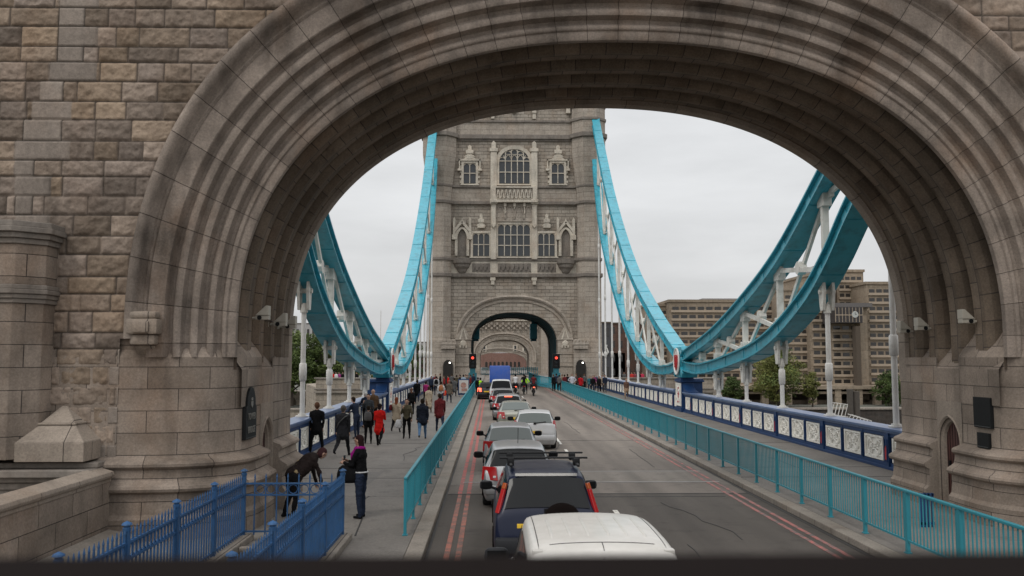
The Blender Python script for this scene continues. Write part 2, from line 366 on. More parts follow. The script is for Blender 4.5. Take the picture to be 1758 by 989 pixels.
# slightly different tarmac repairs on the left and right footways
M_FP = asphalt('footway_repair', (.15, .14, .128), 18, .10)
b = MB()
b.add([(-4.6, 24.0, .134), (-3.3, 24.3, .134), (-3.2, 27.0, .134), (-4.4, 27.2, .134)], [(0, 1, 2, 3)])
b.add([(8.2, 22.6, .134), (11.8, 22.6, .134), (11.8, 22.9, .134), (8.2, 22.9, .134)], [(0, 1, 2, 3)])
b.add([(8.6, 31.0, .134), (9.6, 31.0, .134), (9.6, 44, .134), (8.6, 44, .134)], [(0, 1, 2, 3)])
struct(b.build('footway_patch', M_FP))
b = MB()
pts = [(-2.6, 17.4), (-2.75, 19.5), (-3.1, 21.5), (-3.0, 22.3)]
for p, q in zip(pts, pts[1:]): b.beam((p[0], p[1], .133), (q[0], q[1], .133), .03, .006)
for y in (25.6, 27.9, 36, 52): b.box(-6.5, KL-.34, y, y+.03, .10, .1365); b.box(KR+.34, 12.2, y, y+.03, .10, .1365)
struct(b.build('footway_crack', MATS['crack_tar_and_shade']))
# south approach embankment, river, far banks
M_MUD = stone('embankment_stone', (.2, .18, .15), (.16, .14, .12), 1.2, .5)
b = MB(); b.box(-60, -7.35, -80, 21, -14, -.9); b.box(13.0, 70, -80, 21, -14, -.9); b.box(-7.35, 13.0, -80, 21.9, -14, -.61); struct(b.build('south_bank_ground', M_MUD))
m, t, bb = newmat('river_water'); bb.inputs['Base Color'].default_value = (.07, .068, .05, 1); bb.inputs['Roughness'].default_value = .12
tc = N(t, 'ShaderNodeTexCoord'); n = N(t, 'ShaderNodeTexNoise'); n.inputs['Scale'].default_value = .5; n.inputs['Detail'].default_value = 5; L(t, tc.outputs['Object'], n.inputs[0])
bp = N(t, 'ShaderNodeBump'); bp.inputs['Distance'].default_value = .5; bp.inputs['Strength'].default_value = .7; L(t, n.outputs[0], bp.inputs['Height']); L(t, bp.outputs[0], bb.inputs['Normal'])
sheet('river_water', m, -3000, 3000, -1500, 4500, -16.2)
M_GRD = paint('far_ground', (.11, .11, .09), rough=.9, nscale=.05)
b = MB(); b.box(-3000, 3000, 262, 4400, -18, -11.3); struct(b.build('north_bank_ground', M_GRD))
# ------------------------------------------------------------------ the near gateway (abutment tower with the big arch)
CG = 2.7; AIN = 7.7; ZS = 4.0
gate = thing('bridge_gateway', 'huge near stone gateway whose deep moulded arch frames the whole view', 'stone gateway', (CG, 20, 0))
def arch_pt(t, th, n=2.3):
    a = AIN+t; b = 5.98+1.19*t; c, s = math.cos(th), math.sin(th)
    return (CG+a*math.copysign(abs(c)**(2/n), c), ZS+b*abs(s)**(2/n))
def arch_path(t, zleg, seg=90, leg=5):
    pts = []
    for i in range(leg): pts.append((CG-AIN-t, zleg+(ZS-zleg)*i/leg))
    for i in range(seg+1):
        u = i/seg
        th = math.pi*(1-u); th = math.pi/2+(math.pi/2)*math.copysign(abs((th-math.pi/2)/(math.pi/2))**1.0, th-math.pi/2)
        pts.append(arch_pt(t, th))
    for i in range(leg): pts.append((CG+AIN+t, ZS+(zleg-ZS)*(i+1)/leg))
    return pts
# even arc-length parameter on the inner arch
def resample(t, zleg, n=110):
    ths = [i/400*math.pi for i in range(401)]
    base = [arch_pt(0, math.pi-x) for x in ths]
    s = [0]
    for a, b in zip(base, base[1:]): s.append(s[-1]+math.dist(a, b))
    tot = s[-1]; res = []; us = []
    nl = 5
    for i in range(nl): res.append((CG-AIN-t, zleg+(ZS-zleg)*i/nl)); us.append((zleg-ZS)*(1-i/nl))
    for i in range(n+1):
        q = tot*i/n; k = min(max(bisect.bisect_left(s, q), 1), 400); f = (q-s[k-1])/(s[k]-s[k-1]+1e-9); th = math.pi-(ths[k-1]+(ths[k]-ths[k-1])*f)
        res.append(arch_pt(t, th)); us.append(q)
    for i in range(nl): res.append((CG+AIN+t, ZS+(zleg-ZS)*(i+1)/nl)); us.append(tot+(ZS-zleg)*(i+1)/nl)
    return res, us
def arch_sweep(mb, prof, zleg, n=110, flip=False):
    """prof: list of (t, Y)"""
    pts = []; uv = []; nv = len(prof); cols = []; v = 0
    for j, (t, y) in enumerate(prof):
        if j: v += math.dist(prof[j-1], prof[j])
        cols.append((resample(t, zleg, n), y, v))
    nu = len(cols[0][0][0])
    for i in range(nu):
        for (r, us), y, v in cols:
            pts.append((r[i][0], y, r[i][1])); uv.append((us[i]+100, v+1))
    mb.grid(pts, nu, nv, uv=uv, flip=flip)
def rollpts(t, y, r, a0, a1, n=7):
    return [(t+r*math.cos(R(a0+(a1-a0)*k/(n-1))), y+r*math.sin(R(a0+(a1-a0)*k/(n-1)))) for k in range(n)]
prof_hood = [(2.0, 17.4), (2.0, 17.06), (1.96, 16.98), (1.90, 16.95), (1.82, 16.97)]+[(1.78, 17.04), (1.74, 17.14), (1.70, 17.18), (1.66, 17.16), (1.62, 17.20)]
prof = [(1.62, 17.20), (1.60, 17.17), (1.30, 17.19), (1.28, 17.22), (1.27, 17.38), (1.23, 17.50), (1.17, 17.52)]
prof += rollpts(1.085, 17.46, .085, 0, -185, 6) + [(.995, 17.62), (.98, 17.72), (.93, 17.76), (.88, 17.74)]
prof += rollpts(.80, 17.70, .08, 0, -190, 6) + [(.71, 17.86), (.69, 17.98), (.64, 18.03), (.60, 18.0)]
prof += rollpts(.53, 17.97, .07, 0, -185, 6) + [(.45, 18.10), (.43, 18.22), (.38, 18.26), (.35, 18.22)]
prof += rollpts(.30, 18.20, .05, 0, -180, 5) + [(.24, 18.24), (.21, 18.24), (.11, 18.28), (.09, 18.31), (.09, 18.95)]
b = MB(); arch_sweep(b, prof_hood, 3.9); b.build('hood_mould', M_MOUL, gate, smooth=50)
prof = [(t, 17.2+(y-17.2)*.56) if y > 17.2 else (t, y) for t, y in prof]; prof[-1] = (.09, 17.95)
b = MB(); arch_sweep(b, prof, 3.55); arch_mould = b.build('arch_moulding', M_MOUL, gate, smooth=38)
# vault: alternating block bands and recessed slots, their shade put into a darker colour
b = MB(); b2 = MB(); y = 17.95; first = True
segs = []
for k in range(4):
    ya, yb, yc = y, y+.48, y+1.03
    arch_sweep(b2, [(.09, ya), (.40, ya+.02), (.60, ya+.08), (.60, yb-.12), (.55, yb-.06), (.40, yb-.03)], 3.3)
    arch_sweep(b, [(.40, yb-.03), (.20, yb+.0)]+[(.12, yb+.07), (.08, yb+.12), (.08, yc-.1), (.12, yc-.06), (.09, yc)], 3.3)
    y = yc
b.build('vault_block_band', M_VAUL, gate, smooth=30); b2.build('vault_slot', M_SLOT, gate, smooth=40)
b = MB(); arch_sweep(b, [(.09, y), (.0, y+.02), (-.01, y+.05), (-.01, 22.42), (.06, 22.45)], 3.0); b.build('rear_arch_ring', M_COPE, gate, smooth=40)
YB = 22.42
# lower piers: plan outline extruded through the plinth profile
def pier_plan(o):
    """plan outline for left pier, offset o outward (towards road / towards camera)"""
    pts = []
    for x in (-13.5, -11.5, -9.5, -8.2, -7.4): pts.append((x, 17.28-o))
    cx, cy = -7.05, 18.68; a = 2.05; c = 1.40
    for k in range(0, 13):
        th = R(90-90*k/12); pts.append((cx+(a+o)*math.cos(th)**.77, cy-(c+o)*math.sin(th)**.77))
    for yy in (19.1, 19.55): pts.append((-5.0+o, yy))
    return pts
def side2(o, ends=(20.55, 21.4, 22.40)):
    return [(-5.0+o, yy) for yy in ends]+[(-5.0-.05, 22.42+o), (-6.2, 22.42+o), (-9, 22.42+o)]
pprof = [(.34, .1), (.34, .52), (.30, .56), (.27, .60), (.25, .80), (.25, .98), (.30, 1.0), (.35, 1.03), (.37, 1.08), (.35, 1.13), (.27, 1.17), (.20, 1.22), (.17, 1.3), (.16, 1.42), (.20, 1.44), (.235, 1.48), (.235, 1.53), (.19, 1.57), (.10, 1.60), (.02, 1.64), (0, 1.68)]
pprof += [(0, z) for z in (2.0, 2.4, 2.8, 3.2, 3.55)]
def mirror_x(p): return (2*CG-p[0], p[1])
def extr(mb, plan, flipx=False, prof_=pprof):
    rows = []; nv = len(prof_); pts = []; uv = []
    outl = [plan(o) for o, z in prof_]; n = len(outl[0]); base = plan(0); s = [0]
    for p, q in zip(base, base[1:]): s.append(s[-1]+math.dist(p, q))
    vv = 0
    for i in range(n):
        vv = 0
        for j, (o, z) in enumerate(prof_):
            p = outl[j][i]
            if flipx: p = mirror_x(p)
            pts.append((p[0], p[1], z)); uv.append((s[i]+(3.3 if flipx else 0), z))
    mb.grid(pts, n, nv, uv=uv, flip=flipx)
for fx in (False, True):
    b = MB()
    extr(b, pier_plan, fx); extr(b, side2, fx)
    # slopes stopping the mouldings
    topp = [(0, 3.55), (-.02, 3.6), (-.30, 4.02), (-.55, 4.5)]
    def pl(o): 
        return pier_plan(o)
    ext_top = lambda o: [(x, y) for x, y in pier_plan(o)][3:]
    extr(b, ext_top, fx, topp)
    # jamb wall above the door to the vault sills, and the sloping sills of the slots
    X = -5.0; 
    q = []
    def mx_(x): return 2*CG-x if fx else x
    for (y0, y1) in ((18.0, 22.40),):
        b.add([(mx_(X+.001), y0, 2.55), (mx_(X+.001), y1, 2.55), (mx_(X+.001), y1, 3.3), (mx_(X+.001), y0, 3.3), (mx_(X-.52), y0, 4.05), (mx_(X-.52), y1, 4.05)],
              [(0, 1, 2, 3), (3, 2, 5, 4)], uvs=[[(y0, 2.55), (y1, 2.55), (y1, 3.3), (y0, 3.3)], [(y0, 3.3), (y1, 3.3), (y1, 4.3), (y0, 4.3)]])
    b.build('pier_base', M_ASHL, gate, smooth=30)
    # door surround (moulded pointed frame) and door
    bs = MB()
    def arcpts(w_, zs, n=9):
        r = w_*1.25; c = -w_+r; res = [(-w_, .13)]
        top = math.acos((r-w_)/r)
        for k in range(n+1):
            th = math.pi-top*k/n; res.append((c+r*math.cos(th), zs+r*math.sin(th)))
        res += [(-x, z) for x, z in res[:-1][::-1]]
        return res
    yc = 20.05
    for (wo, wi, xo, xi) in ((.52, .50, .02, .05), (.50, .46, .05, .02), (.46, .44, .02, -.04), (.44, .40, -.04, -.06), (.40, .38, -.06, -.12)):
        A = arcpts(wo, 1.62+.0); B_ = arcpts(wi, 1.62)
        pts = []
        for a_, c_ in zip(A, B_): pts += [(mx_(X+xo), yc+a_[0], a_[1]), (mx_(X+xi), yc+c_[0], c_[1])]
        bs.grid(pts, len(A), 2, flip=fx)
    # flat stone between rectangle and arch, reveals closing the plinth either side
    for sy in (-1, 1):
        ye = yc+sy*.5
        poly = [(mx_(-5.02), .1)]+[(mx_(-5.0+o), z) for o, z in pprof]+[(mx_(-5.02), 3.55)]
        bs.prism(poly, 'y', ye-.005*sy-.0, ye-.012*sy)
        bs.box(min(mx_(-5.0-.5), mx_(-5.0)), max(mx_(-5.0-.5), mx_(-5.0)), min(ye+sy*.02, ye+sy*.07), max(ye+sy*.02, ye+sy*.07), .1, 2.6)
    A = arcpts(.52, 1.62); n = len(A); rect = []
    for a_ in A:
        zz = a_[1]; rect.append((max(min(a_[0]*2.2, .56), -.56) if zz > 1.62 else math.copysign(.56, a_[0]), zz if zz < 1.63 else (2.56 if abs(a_[0]) < .40 else max(zz, 2.56 if abs(a_[0]) < .47 else zz))))
    pts = []
    for a_, c_ in zip(A, rect): pts += [(mx_(X+.018), yc+a_[0], a_[1]), (mx_(X+.0), yc+c_[0], min(c_[1], 2.7))]
    bs.grid(pts, len(A), 2, flip=not fx)
    bs.build('door_surround', M_COPE, gate, smooth=40)
    b = MB(); b.box(min(mx_(X-.12), mx_(X-.16)), max(mx_(X-.12), mx_(X-.16)), yc-.42, yc+.42, .13, 2.5)
    for k in range(-3, 4): b.box(min(mx_(X-.12), mx_(X-.112)), max(mx_(X-.12), mx_(X-.112)), yc+k*.11-.004, yc+k*.11+.004, .15, 2.45, 1)
    d = b.build('door', [M_WOOD, M_BLACK], gate)
    b = MB(); b.box(min(mx_(X-.07), mx_(X-.12)), max(mx_(X-.07), mx_(X-.12)), yc+.2, yc+.26, 1.05, 1.2); b.build('door_handle', M_BLACK, d)
    # bonded corner of the pier above the slopes at the flank and the rear face
    b = MB()
    xs = sorted((mx_(-5.42), mx_(-13.5))); b.box(xs[0], xs[1], 18.7, 22.38, .1, 4.1); b.build('pier_core', M_ASHL, gate)
# hood-mould stops (carved blocks where the hood ends)
for s in (1, -1):
    b = MB(); cx = CG-s*(AIN+1.62)
    for (r, z0, z1, yy) in ((.24, 3.78, 3.98, 16.98), (.30, 3.98, 4.28, 16.92), (.26, 4.28, 4.42, 16.95)):
        b.box(cx-r, cx+r, yy, 17.4, z0, z1)
    b.prism([(17.4, 3.5), (17.1, 3.78), (17.4, 3.78)], 'x', cx-.2, cx+.2)
    b.box(cx-.16, cx+.16, 16.86, 17.0, 4.0, 4.24)
    b.build('hood_stop', M_COPE, gate, bevel=.05, smooth=40)
# rock-faced front wall as a relief mesh, with smooth quoins
def rock_wall(name, x0, x1, z0, z1, yw, res, seed, smoothfn, keep, rowh=(.31, .43)):
    rg = random.Random(seed); rows = [z0]
    while rows[-1] < z1: rows.append(rows[-1]+rg.uniform(*rowh))
    cols = []; tints = []
    for r in rows:
        c = [x0-rg.uniform(0, .6)]
        while c[-1] < x1: c.append(c[-1]+rg.uniform(.42, 1.02))
        cols.append(c); tt = []
        for _ in c:
            k = rg.uniform(.58, 1.28); wv = rg.uniform(-.5, 1); base = (.262, .208, .165)
            tt.append((base[0]*k*(1+.05*wv), base[1]*k, base[2]*k*(1-.10*wv)))
        tints.append(tt)
    mb = MB(); mb.col = []; nu = int((x1-x0)/res)+1; nv = int((z1-z0)/res)+1; idx = {}
    for i in range(nu):
        x = x0+(x1-x0)*i/(nu-1)
        for j in range(nv):
            z = z0+(z1-z0)*j/(nv-1)
            r = max(bisect.bisect_right(rows, z)-1, 0); c = cols[r]; k = max(bisect.bisect_right(c, x)-1, 0)
            sm = smoothfn(x, rows[r]+.2, rows[r], r)
            dz = min(z-rows[r], (rows[r+1] if r+1 < len(rows) else z1+9)-z)
            if sm: dx = min(abs(x-sm[0]), abs(x-sm[1]))
            else:
                dx = min(x-c[k], (c[k+1] if k+1 < len(c) else 1e9)-x)
                if sm is None: pass
            d = min(dx, dz)
            if sm:
                h = .035*min(1, max(0, (d-.008)/.012)); rr_ = .82+.36*((r*7919) % 13)/13; col = (.262*rr_, .222*rr_, .188*rr_)
                if d < .009: col = (.08, .068, .058)
            else:
                q = Vector((x*2.7+k*5, z*2.7+r*3, seed)); a = abs(noise.noise(q))*.75+noise.noise(q*2.9)*.42+abs(noise.noise(q*6.1))*.34+noise.noise(q*15)*.16-.22
                e_ = min(1, max(0, (d-.010)/.022)); e_ = e_*e_*(3-2*e_)
                h = e_*(.014+.068*(a+.28)*min(1, .45+d/.12)) if d > .01 else -.012
                col = tints[r][min(k, len(tints[r])-1)]
                if d < .011: col = (.11, .09, .075)
            mb.v.append((x, yw-h, z)); mb.col.append(col)
    for i in range(nu-1):
        for j in range(nv-1):
            p = mb.v[i*nv+j]
            if keep(p[0], p[2]): mb.f.append((i*nv+j, (i+1)*nv+j, (i+1)*nv+j+1, i*nv+j+1))
    return mb.build(name, M_ROCK, gate, smooth=0)
def outside(x, z, t=1.86):
    if z < ZS: return abs(x-CG) > AIN+t
    return (abs(x-CG)/(AIN+t))**2.3+((z-ZS)/(5.98+1.19*t))**2.3 > 1
qx = [P(px, py, 17.25) for px, py in ((98, 0), (98, 90), (20, 262), (25, 420))]
def sm_left(x, z, rz, r):
    # buttress quoins: a smooth strip that widens down to the left
    pts = [(P(97, 20, 17.25)[0], P(97, 20, 17.25)[1]+3), P(97, 88, 17.25), P(22, 258, 17.25), P(25, 420, 17.25)]
    if z < pts[3][1]: 
        if z < 3.62 and x > -7.35+.15*(r % 2): return (-7.35+.15*(r % 2), -5)
        if z < 1.9: return (-13.5, -5)
        return None
    xl = None
    for a, c in zip(pts, pts[1:]):
        if c[1] <= z <= a[1]: xl = c[0]+(a[0]-c[0])*(z-c[1])/(a[1]-c[1]+1e-9)
    if xl is None: xl = pts[0][0]
    xr_px = {0: 158, 1: 134}[r % 2] if z > pts[1][1]-.6 else ({0: 118, 1: 102}[r % 2] if z > pts[2][1] else {0: 88, 1: 58}[r % 2])
    xr = (xr_px-843)/1522*17.3
    if xl <= x <= xr: return (xl, xr)
    return None
rock_wall('rock_faced_wall', -11.6, -3.2, 1.55, 13.2, 17.30, .024, 3, sm_left, lambda x, z: outside(x, z) and not (z < 3.9 and x > -7.15))
rock_wall('rock_faced_wall', 7.5, 12.8, 7.6, 13.0, 17.30, .034, 9, lambda *a: None, lambda x, z: outside(x, z))
# rest of the block: wall round the arch (front, back), sides and top
b = MB()
for (yy, t) in ((17.36, 1.8), (22.41, .02)):
    pts = []; ap, us = resample(t, 1.6 if yy < 18 else 3.0, 110)
    for (x, z) in ap:
        dx, dz = x-CG, max(z-ZS, 0)
        if z <= ZS: q = (CG+math.copysign(15.5, dx), z)
        else:
            k = min(15.5/max(abs(dx), 1e-6), 12.5/max(dz, 1e-6)); q = (CG+dx*k, ZS+dz*k)
        pts += [(x, yy, z), (q[0], yy, q[1])]
    b.grid(pts, len(ap), 2)
b.box(CG-15.5, CG+15.5, 17.36, 22.4, 16.4, 16.6)
for s in (-1, 1): b.box(min(CG+s*15.5, CG+s*15.4), max(CG+s*15.5, CG+s*15.4), 17.36, 22.4, -9, 16.5)
# solid back of the vault so no light leaks
arch_sweep(b, [(.8, 18.4), (.8, 22.3)], 3.2, 60)
b.build('upper_masonry', M_ASHL, gate)
# stepped turret pier at the left edge, its cornice, the pyramid buttress and string course
b = MB()
def octx(x1, y1, z0, z1, ch=.38, grow=0):
    poly = [(-12.5, 17.35), (-12.5, y1-grow), (x1-ch, y1-grow), (x1+grow*.7, y1+ch-grow*.5), (x1+grow*.7, 17.35)]; b.prism(poly, 'z', z0, z1)
zc0 = P(40, 418, 16.5)[1]; zc1 = P(40, 380, 16.5)[1]; zm0 = P(40, 520, 16.5)[1]; zm1 = P(40, 488, 16.5)[1]; zb = P(40, 790, 16.5)[1]
TXR = P(78, 450, 16.8)[0]
octx(TXR-.02, 16.45, zb, zm0); octx(TXR, 16.45, zm1, zc0)
b.build('turret_pier', M_ASHL, gate, bevel=.015)
b = MB()
def mould_oct(z0, z1, g):
    n = 4
    for k in range(n):
        gg = g*(.25, .6, 1.0, .8)[k]
        octx(TXR, 16.45, z0+(z1-z0)*k/n, z0+(z1-z0)*(k+1)/n-.001*(k < n-1), grow=gg)
mould_oct(zm0, zm1, .10); mould_oct(zc0, zc1, .20)
b.build('turret_cornice', M_TRIMD, gate, bevel=.012)
b = MB()
pz = [P(95, y_, 16.7)[1] for y_ in (792, 742, 738, 700)]
px0, px1 = P(27, 760, 16.6)[0], P(146, 760, 16.6)[0]; cx = (px0+px1)/2-.15; 
def pyr(x0, x1, y0, z0, z1, x0b, x1b, y0b):
    b.add([(x0, y0, z0), (x1, y0, z0), (x1, 17.4, z0), (x0, 17.4, z0), (x0b, y0b, z1), (x1b, y0b, z1), (x1b, 17.4, z1), (x0b, 17.4, z1)],
          [(3, 2, 1, 0), (4, 5, 6, 7), (0, 1, 5, 4), (1, 2, 6, 5), (2, 3, 7, 6), (3, 0, 4, 7)])
pyr(px0, px1, 16.55, pz[0], pz[1]+.0-.18, px0, px1, 16.55)
pyr(px0, px1, 16.55, pz[1]-.18, pz[1]+.12, px0+.28, px1-.3, 16.85)
pyr(px0+.26, px1-.28, 16.82, pz[1]+.12, pz[1]+.16, px0+.26, px1-.28, 16.82)
pyr(px0+.30, px1-.32, 16.87, pz[1]+.16, pz[3], cx+.02, cx+.12, 17.25)
b.build('buttress_cap', M_COPE, gate, bevel=.012)
b = MB()
for k, (yy, z0, z1) in enumerate(((16.5, 1.36, 1.50), (16.62, 1.26, 1.36), (16.7, 1.12, 1.25), (16.3, .9, 1.02))): b.box(-12.4, -7.28, yy, 17.3, z0, z1-.002)
b.box(-12.4, -7.3, 16.75, 17.3, .1, 1.12); b.box(-12.4, -7.28, 16.8, 17.3, 1.5, 1.6)
b.build('string_course', M_TRIMD, gate, bevel=.02)

# low stone wall running from the gateway towards the camera
lw = thing('low_wall', 'low ashlar wall with a broad weathered coping running up to the left foot of the gateway', 'stone wall', (-7.3, 12, 0))
b = MB(); b.box(-7.45, -7.12, 5.5, 17.0, .1, 1.22); b.box(-7.45, -7.02, 5.5, 17.0, .1, .22); b.build('wall_face', M_ASHL, lw)
b = MB()
poly = [(-7.62, 1.30), (-7.62, 1.42), (-7.33, 1.50), (-7.06, 1.42), (-7.04, 1.36), (-7.06, 1.31), (-7.10, 1.29), (-7.10, 1.225), (-7.62, 1.225)]
b.prism(poly, 'y', 5.4, 17.0); b.build('coping', M_COPE, lw, bevel=.012)
b = MB(); b.box(-7.1, -6.55, 8, 17.0, .12, .26); b.prism([(-7.1, .26), (-6.6, .26), (-7.1, .36)], 'y', 8, 17.0); struct(b.build('footing_ledge', M_KERB))

# name plaque on the left pier, two blank ones on the right
def on_pier(px_target, side=1):
    """point and outward normal on the rounded pier face seen at a given photo column"""
    best = None
    for k in range(10, 880):
        th = R(k/10); x = -7.05+2.05*math.cos(th)**.77; y = 18.68-1.40*math.sin(th)**.77
        th2 = th+.01; dx = (-7.05+2.05*math.cos(th2)**.77)-x; dy = (18.68-1.40*math.sin(th2)**.77)-y
        n = Vector((-dy, dx, 0)).normalized()
        if n.x < 0: n = -n
        if side < 0: x = 2*CG-x; n.x = -n.x
        ex = abs(P(px_target, 700, y)[0]-x)
        if best is None or ex < best[0]: best = (ex, Vector((x, y, 0)), n)
    return best[1], best[2]
def plaque(name, label, pos, n, w_, h, cat, rounded, text, border=None):
    ang = math.atan2(n.y, n.x)+math.pi/2
    t_ = thing(name, label, cat, pos, ang)
    b = MB()
    if rounded:
        poly = [(-w_/2, 0), (w_/2, 0), (w_/2, h*.72)]
        for k in range(9):
            th = math.pi*k/8; poly.append((w_*.40*math.cos(th), h*.76+w_*.5*math.sin(th)))
        poly.append((-w_/2, h*.72))
    else: poly = [(-w_/2, 0), (w_/2, 0), (w_/2, h), (-w_/2, h)]
    b.prism(poly, 'y', -.05, .03); bd = b.build('plate', MATS['plaque_black'], t_, world=False, bevel=.008)
    if text:
        for k, s in enumerate(text):
            cu = bpy.data.curves.new('lettering', 'FONT'); cu.body = s; cu.size = .17; cu.align_x = 'CENTER'; cu.extrude = .006
            o = bpy.data.objects.new('lettering', cu); sc.collection.objects.link(o)
            dg = bpy.context.evaluated_depsgraph_get(); me = bpy.data.meshes.new_from_object(o.evaluated_get(dg)); bpy.data.objects.remove(o)
            me.transform(Matrix.Translation((0, -.058, h*.44-k*.27)) @ Matrix.Rotation(math.pi/2, 4, 'X') @ Matrix.Diagonal((.88, 1.15, 1, 1)))
            me.materials.append(MATS['plaque_silver']); oo = bpy.data.objects.new('lettering', me); sc.collection.objects.link(oo); oo.parent = t_
        b = MB()
        sh = [(0, h*.70), (.06, h*.76), (.06, h*.86), (0, h*.84), (-.06, h*.86), (-.06, h*.76)]
        b.prism(sh, 'y', -.065, -.05); b.prism([(-.045, h*.87), (.045, h*.87), (.05, h*.93), (.02, h*.89), (0, h*.94), (-.02, h*.89), (-.05, h*.93)], 'y', -.065, -.05)
        b.build('crest', MATS['plaque_silver'], t_, world=False)
    b = MB(); r = .012
    for (x0, z0, x1, z1) in ((-w_/2+.03, .03, w_/2-.03, .03), (-w_/2+.03, h*(.7 if rounded else 1)-.03, -w_/2+.03, .03), (w_/2-.03, .03, w_/2-.03, h*(.7 if rounded else 1)-.03)):
        b.beam((x0, -.052, z0), (x1, -.052, z1), .012, .012)
    b.build('border', MATS['plaque_edge'], t_, world=False)
    return t_
paint('plaque_black', (.008, .0085, .009), rough=.55, spec=.2); paint('plaque_silver', (.20, .19, .17), rough=.45, metal=.2); paint('plaque_edge', (.06, .06, .06), rough=.5)
p_, n_ = on_pier(428); p_.z = P(428, 757, 18.1)[1]
plaque('name_plaque', 'black round-topped plaque reading TOWER BRIDGE on the rounded left pier', p_, n_, .76, .90, 'plaque', True, ['TOWER', 'BRIDGE'])
p_, n_ = on_pier(1668, -1); p_.z = P(1668, 738, 18.1)[1]
plaque('wall_plaque', 'larger dark rectangular plaque on the right pier above a smaller one', p_, n_, .64, .64, 'plaque', False, None)
p_, n_ = on_pier(1668, -1); p_.z = P(1668, 774, 18.1)[1]
plaque('wall_plaque', 'smaller dark square plaque on the right pier below the bigger one', p_, n_, .44, .32, 'plaque', False, None)

# floodlights on the vault sills
def flood(x, y, z, s, label):
    t_ = thing('floodlight', label, 'floodlight', (x, y, z), 0, 'floodlights on the sills under the arch')
    b = MB()   # long box with a hooded, sloping upper end
    b.box(-.02*s if s > 0 else -.26, .26 if s > 0 else .02, -.09, .09, -.04, .05)
    b.prism([(s*-.02, .052), (s*.26, .052), (s*.26, .26), (s*.20, .26)], 'y', -.11, .11)
    b.build('housing', M_GREYP, t_, world=False, bevel=.01)
    b = MB(); b.tube([(-s*.14, 0, 0), (-s*.02, 0, 0)], .025, 8); b.box(min(-s*.2, -s*.14), max(-s*.2, -s*.14), -.05, .05, -.06, .06); b.build('bracket', M_GREYP, t_, world=False)
    b = MB(); b.lathe([(0, 0), (.045, 0), (.05, .012), (.03, .02), (0, .02)], (s*.07, -.112, .005), 12, 'y'); b.build('lens', MATS['plaque_black'], t_, world=False)
for (px, py, yy, s, lb) in ((424, 546, 19.0, 1, 'grey floodlight nearest the plaque on the left sills'), (470, 557, 20.6, 1, 'grey floodlight in the middle of the three on the left sills'), (489, 561, 21.6, 1, 'grey floodlight farthest inside on the left sills, beside the white hanger'),
                            (1695, 552, 18.9, -1, 'grey floodlight nearest the camera on the right sills, above the plaques'), (1603, 564, 20.9, -1, 'grey floodlight in the middle of the three on the right sills'), (1567, 569, 21.8, -1, 'grey floodlight farthest inside on the right sills, beside the sky')):
    x, z = P(px, py, yy); flood((-4.98 if s > 0 else 2*CG+4.98), yy, z, s, lb)
# ------------------------------------------------------------------ guard rails between road and footways
def guard_rail(x, y0, y1, label):
    t_ = thing('guard_rail', label, 'railing', (x, y0, .13), 0, 'turquoise guard rails along the roadway')
    n = int(round((y1-y0)/1.76)); dy = (y1-y0)/n; zt = 1.10
    b = MB(); b.box(-.035, .035, 0, y1-y0, zt-.05, zt); b.build('top_rail', M_RAIL, t_, world=False, bevel=.012)
    b = MB(); b.box(-.02, .02, 0, y1-y0, .20, .235); b.build('bottom_rail', M_RAIL, t_, world=False)
    pb = MB(); pb.box(-.028, .028, -.04, .04, 0, zt-.055); pb.box(-.05, .05, -.06, .06, 0, .02)
    post = pb.build('post', M_RAIL, t_, world=False)
    bb = MB(); m = 15
    for k in range(1, m): yy = dy*k/m; bb.box(-.009, .009, yy-.009, yy+.009, .236, zt-.052)
    bay = bb.build('baluster_panel', M_RAIL, t_, world=False)
    for i in range(1, n+1):
        c = post.copy(); sc.collection.objects.link(c); c.parent = t_; c.location = (0, i*dy, 0)
        if i < n: c = bay.copy(); sc.collection.objects.link(c); c.parent = t_; c.location = (0, i*dy, 0)
    return t_
M_RAIL = paint('rail_turquoise', (.030, .235, .29), rough=.42, spec=.4, var=.1, nscale=1.2)
guard_rail(RL, 17.45, 92, 'turquoise guard rail between the left footway and the queue of cars')
guard_rail(RR, 5.0, 92, 'turquoise guard rail along the empty right lane beside the right footway')

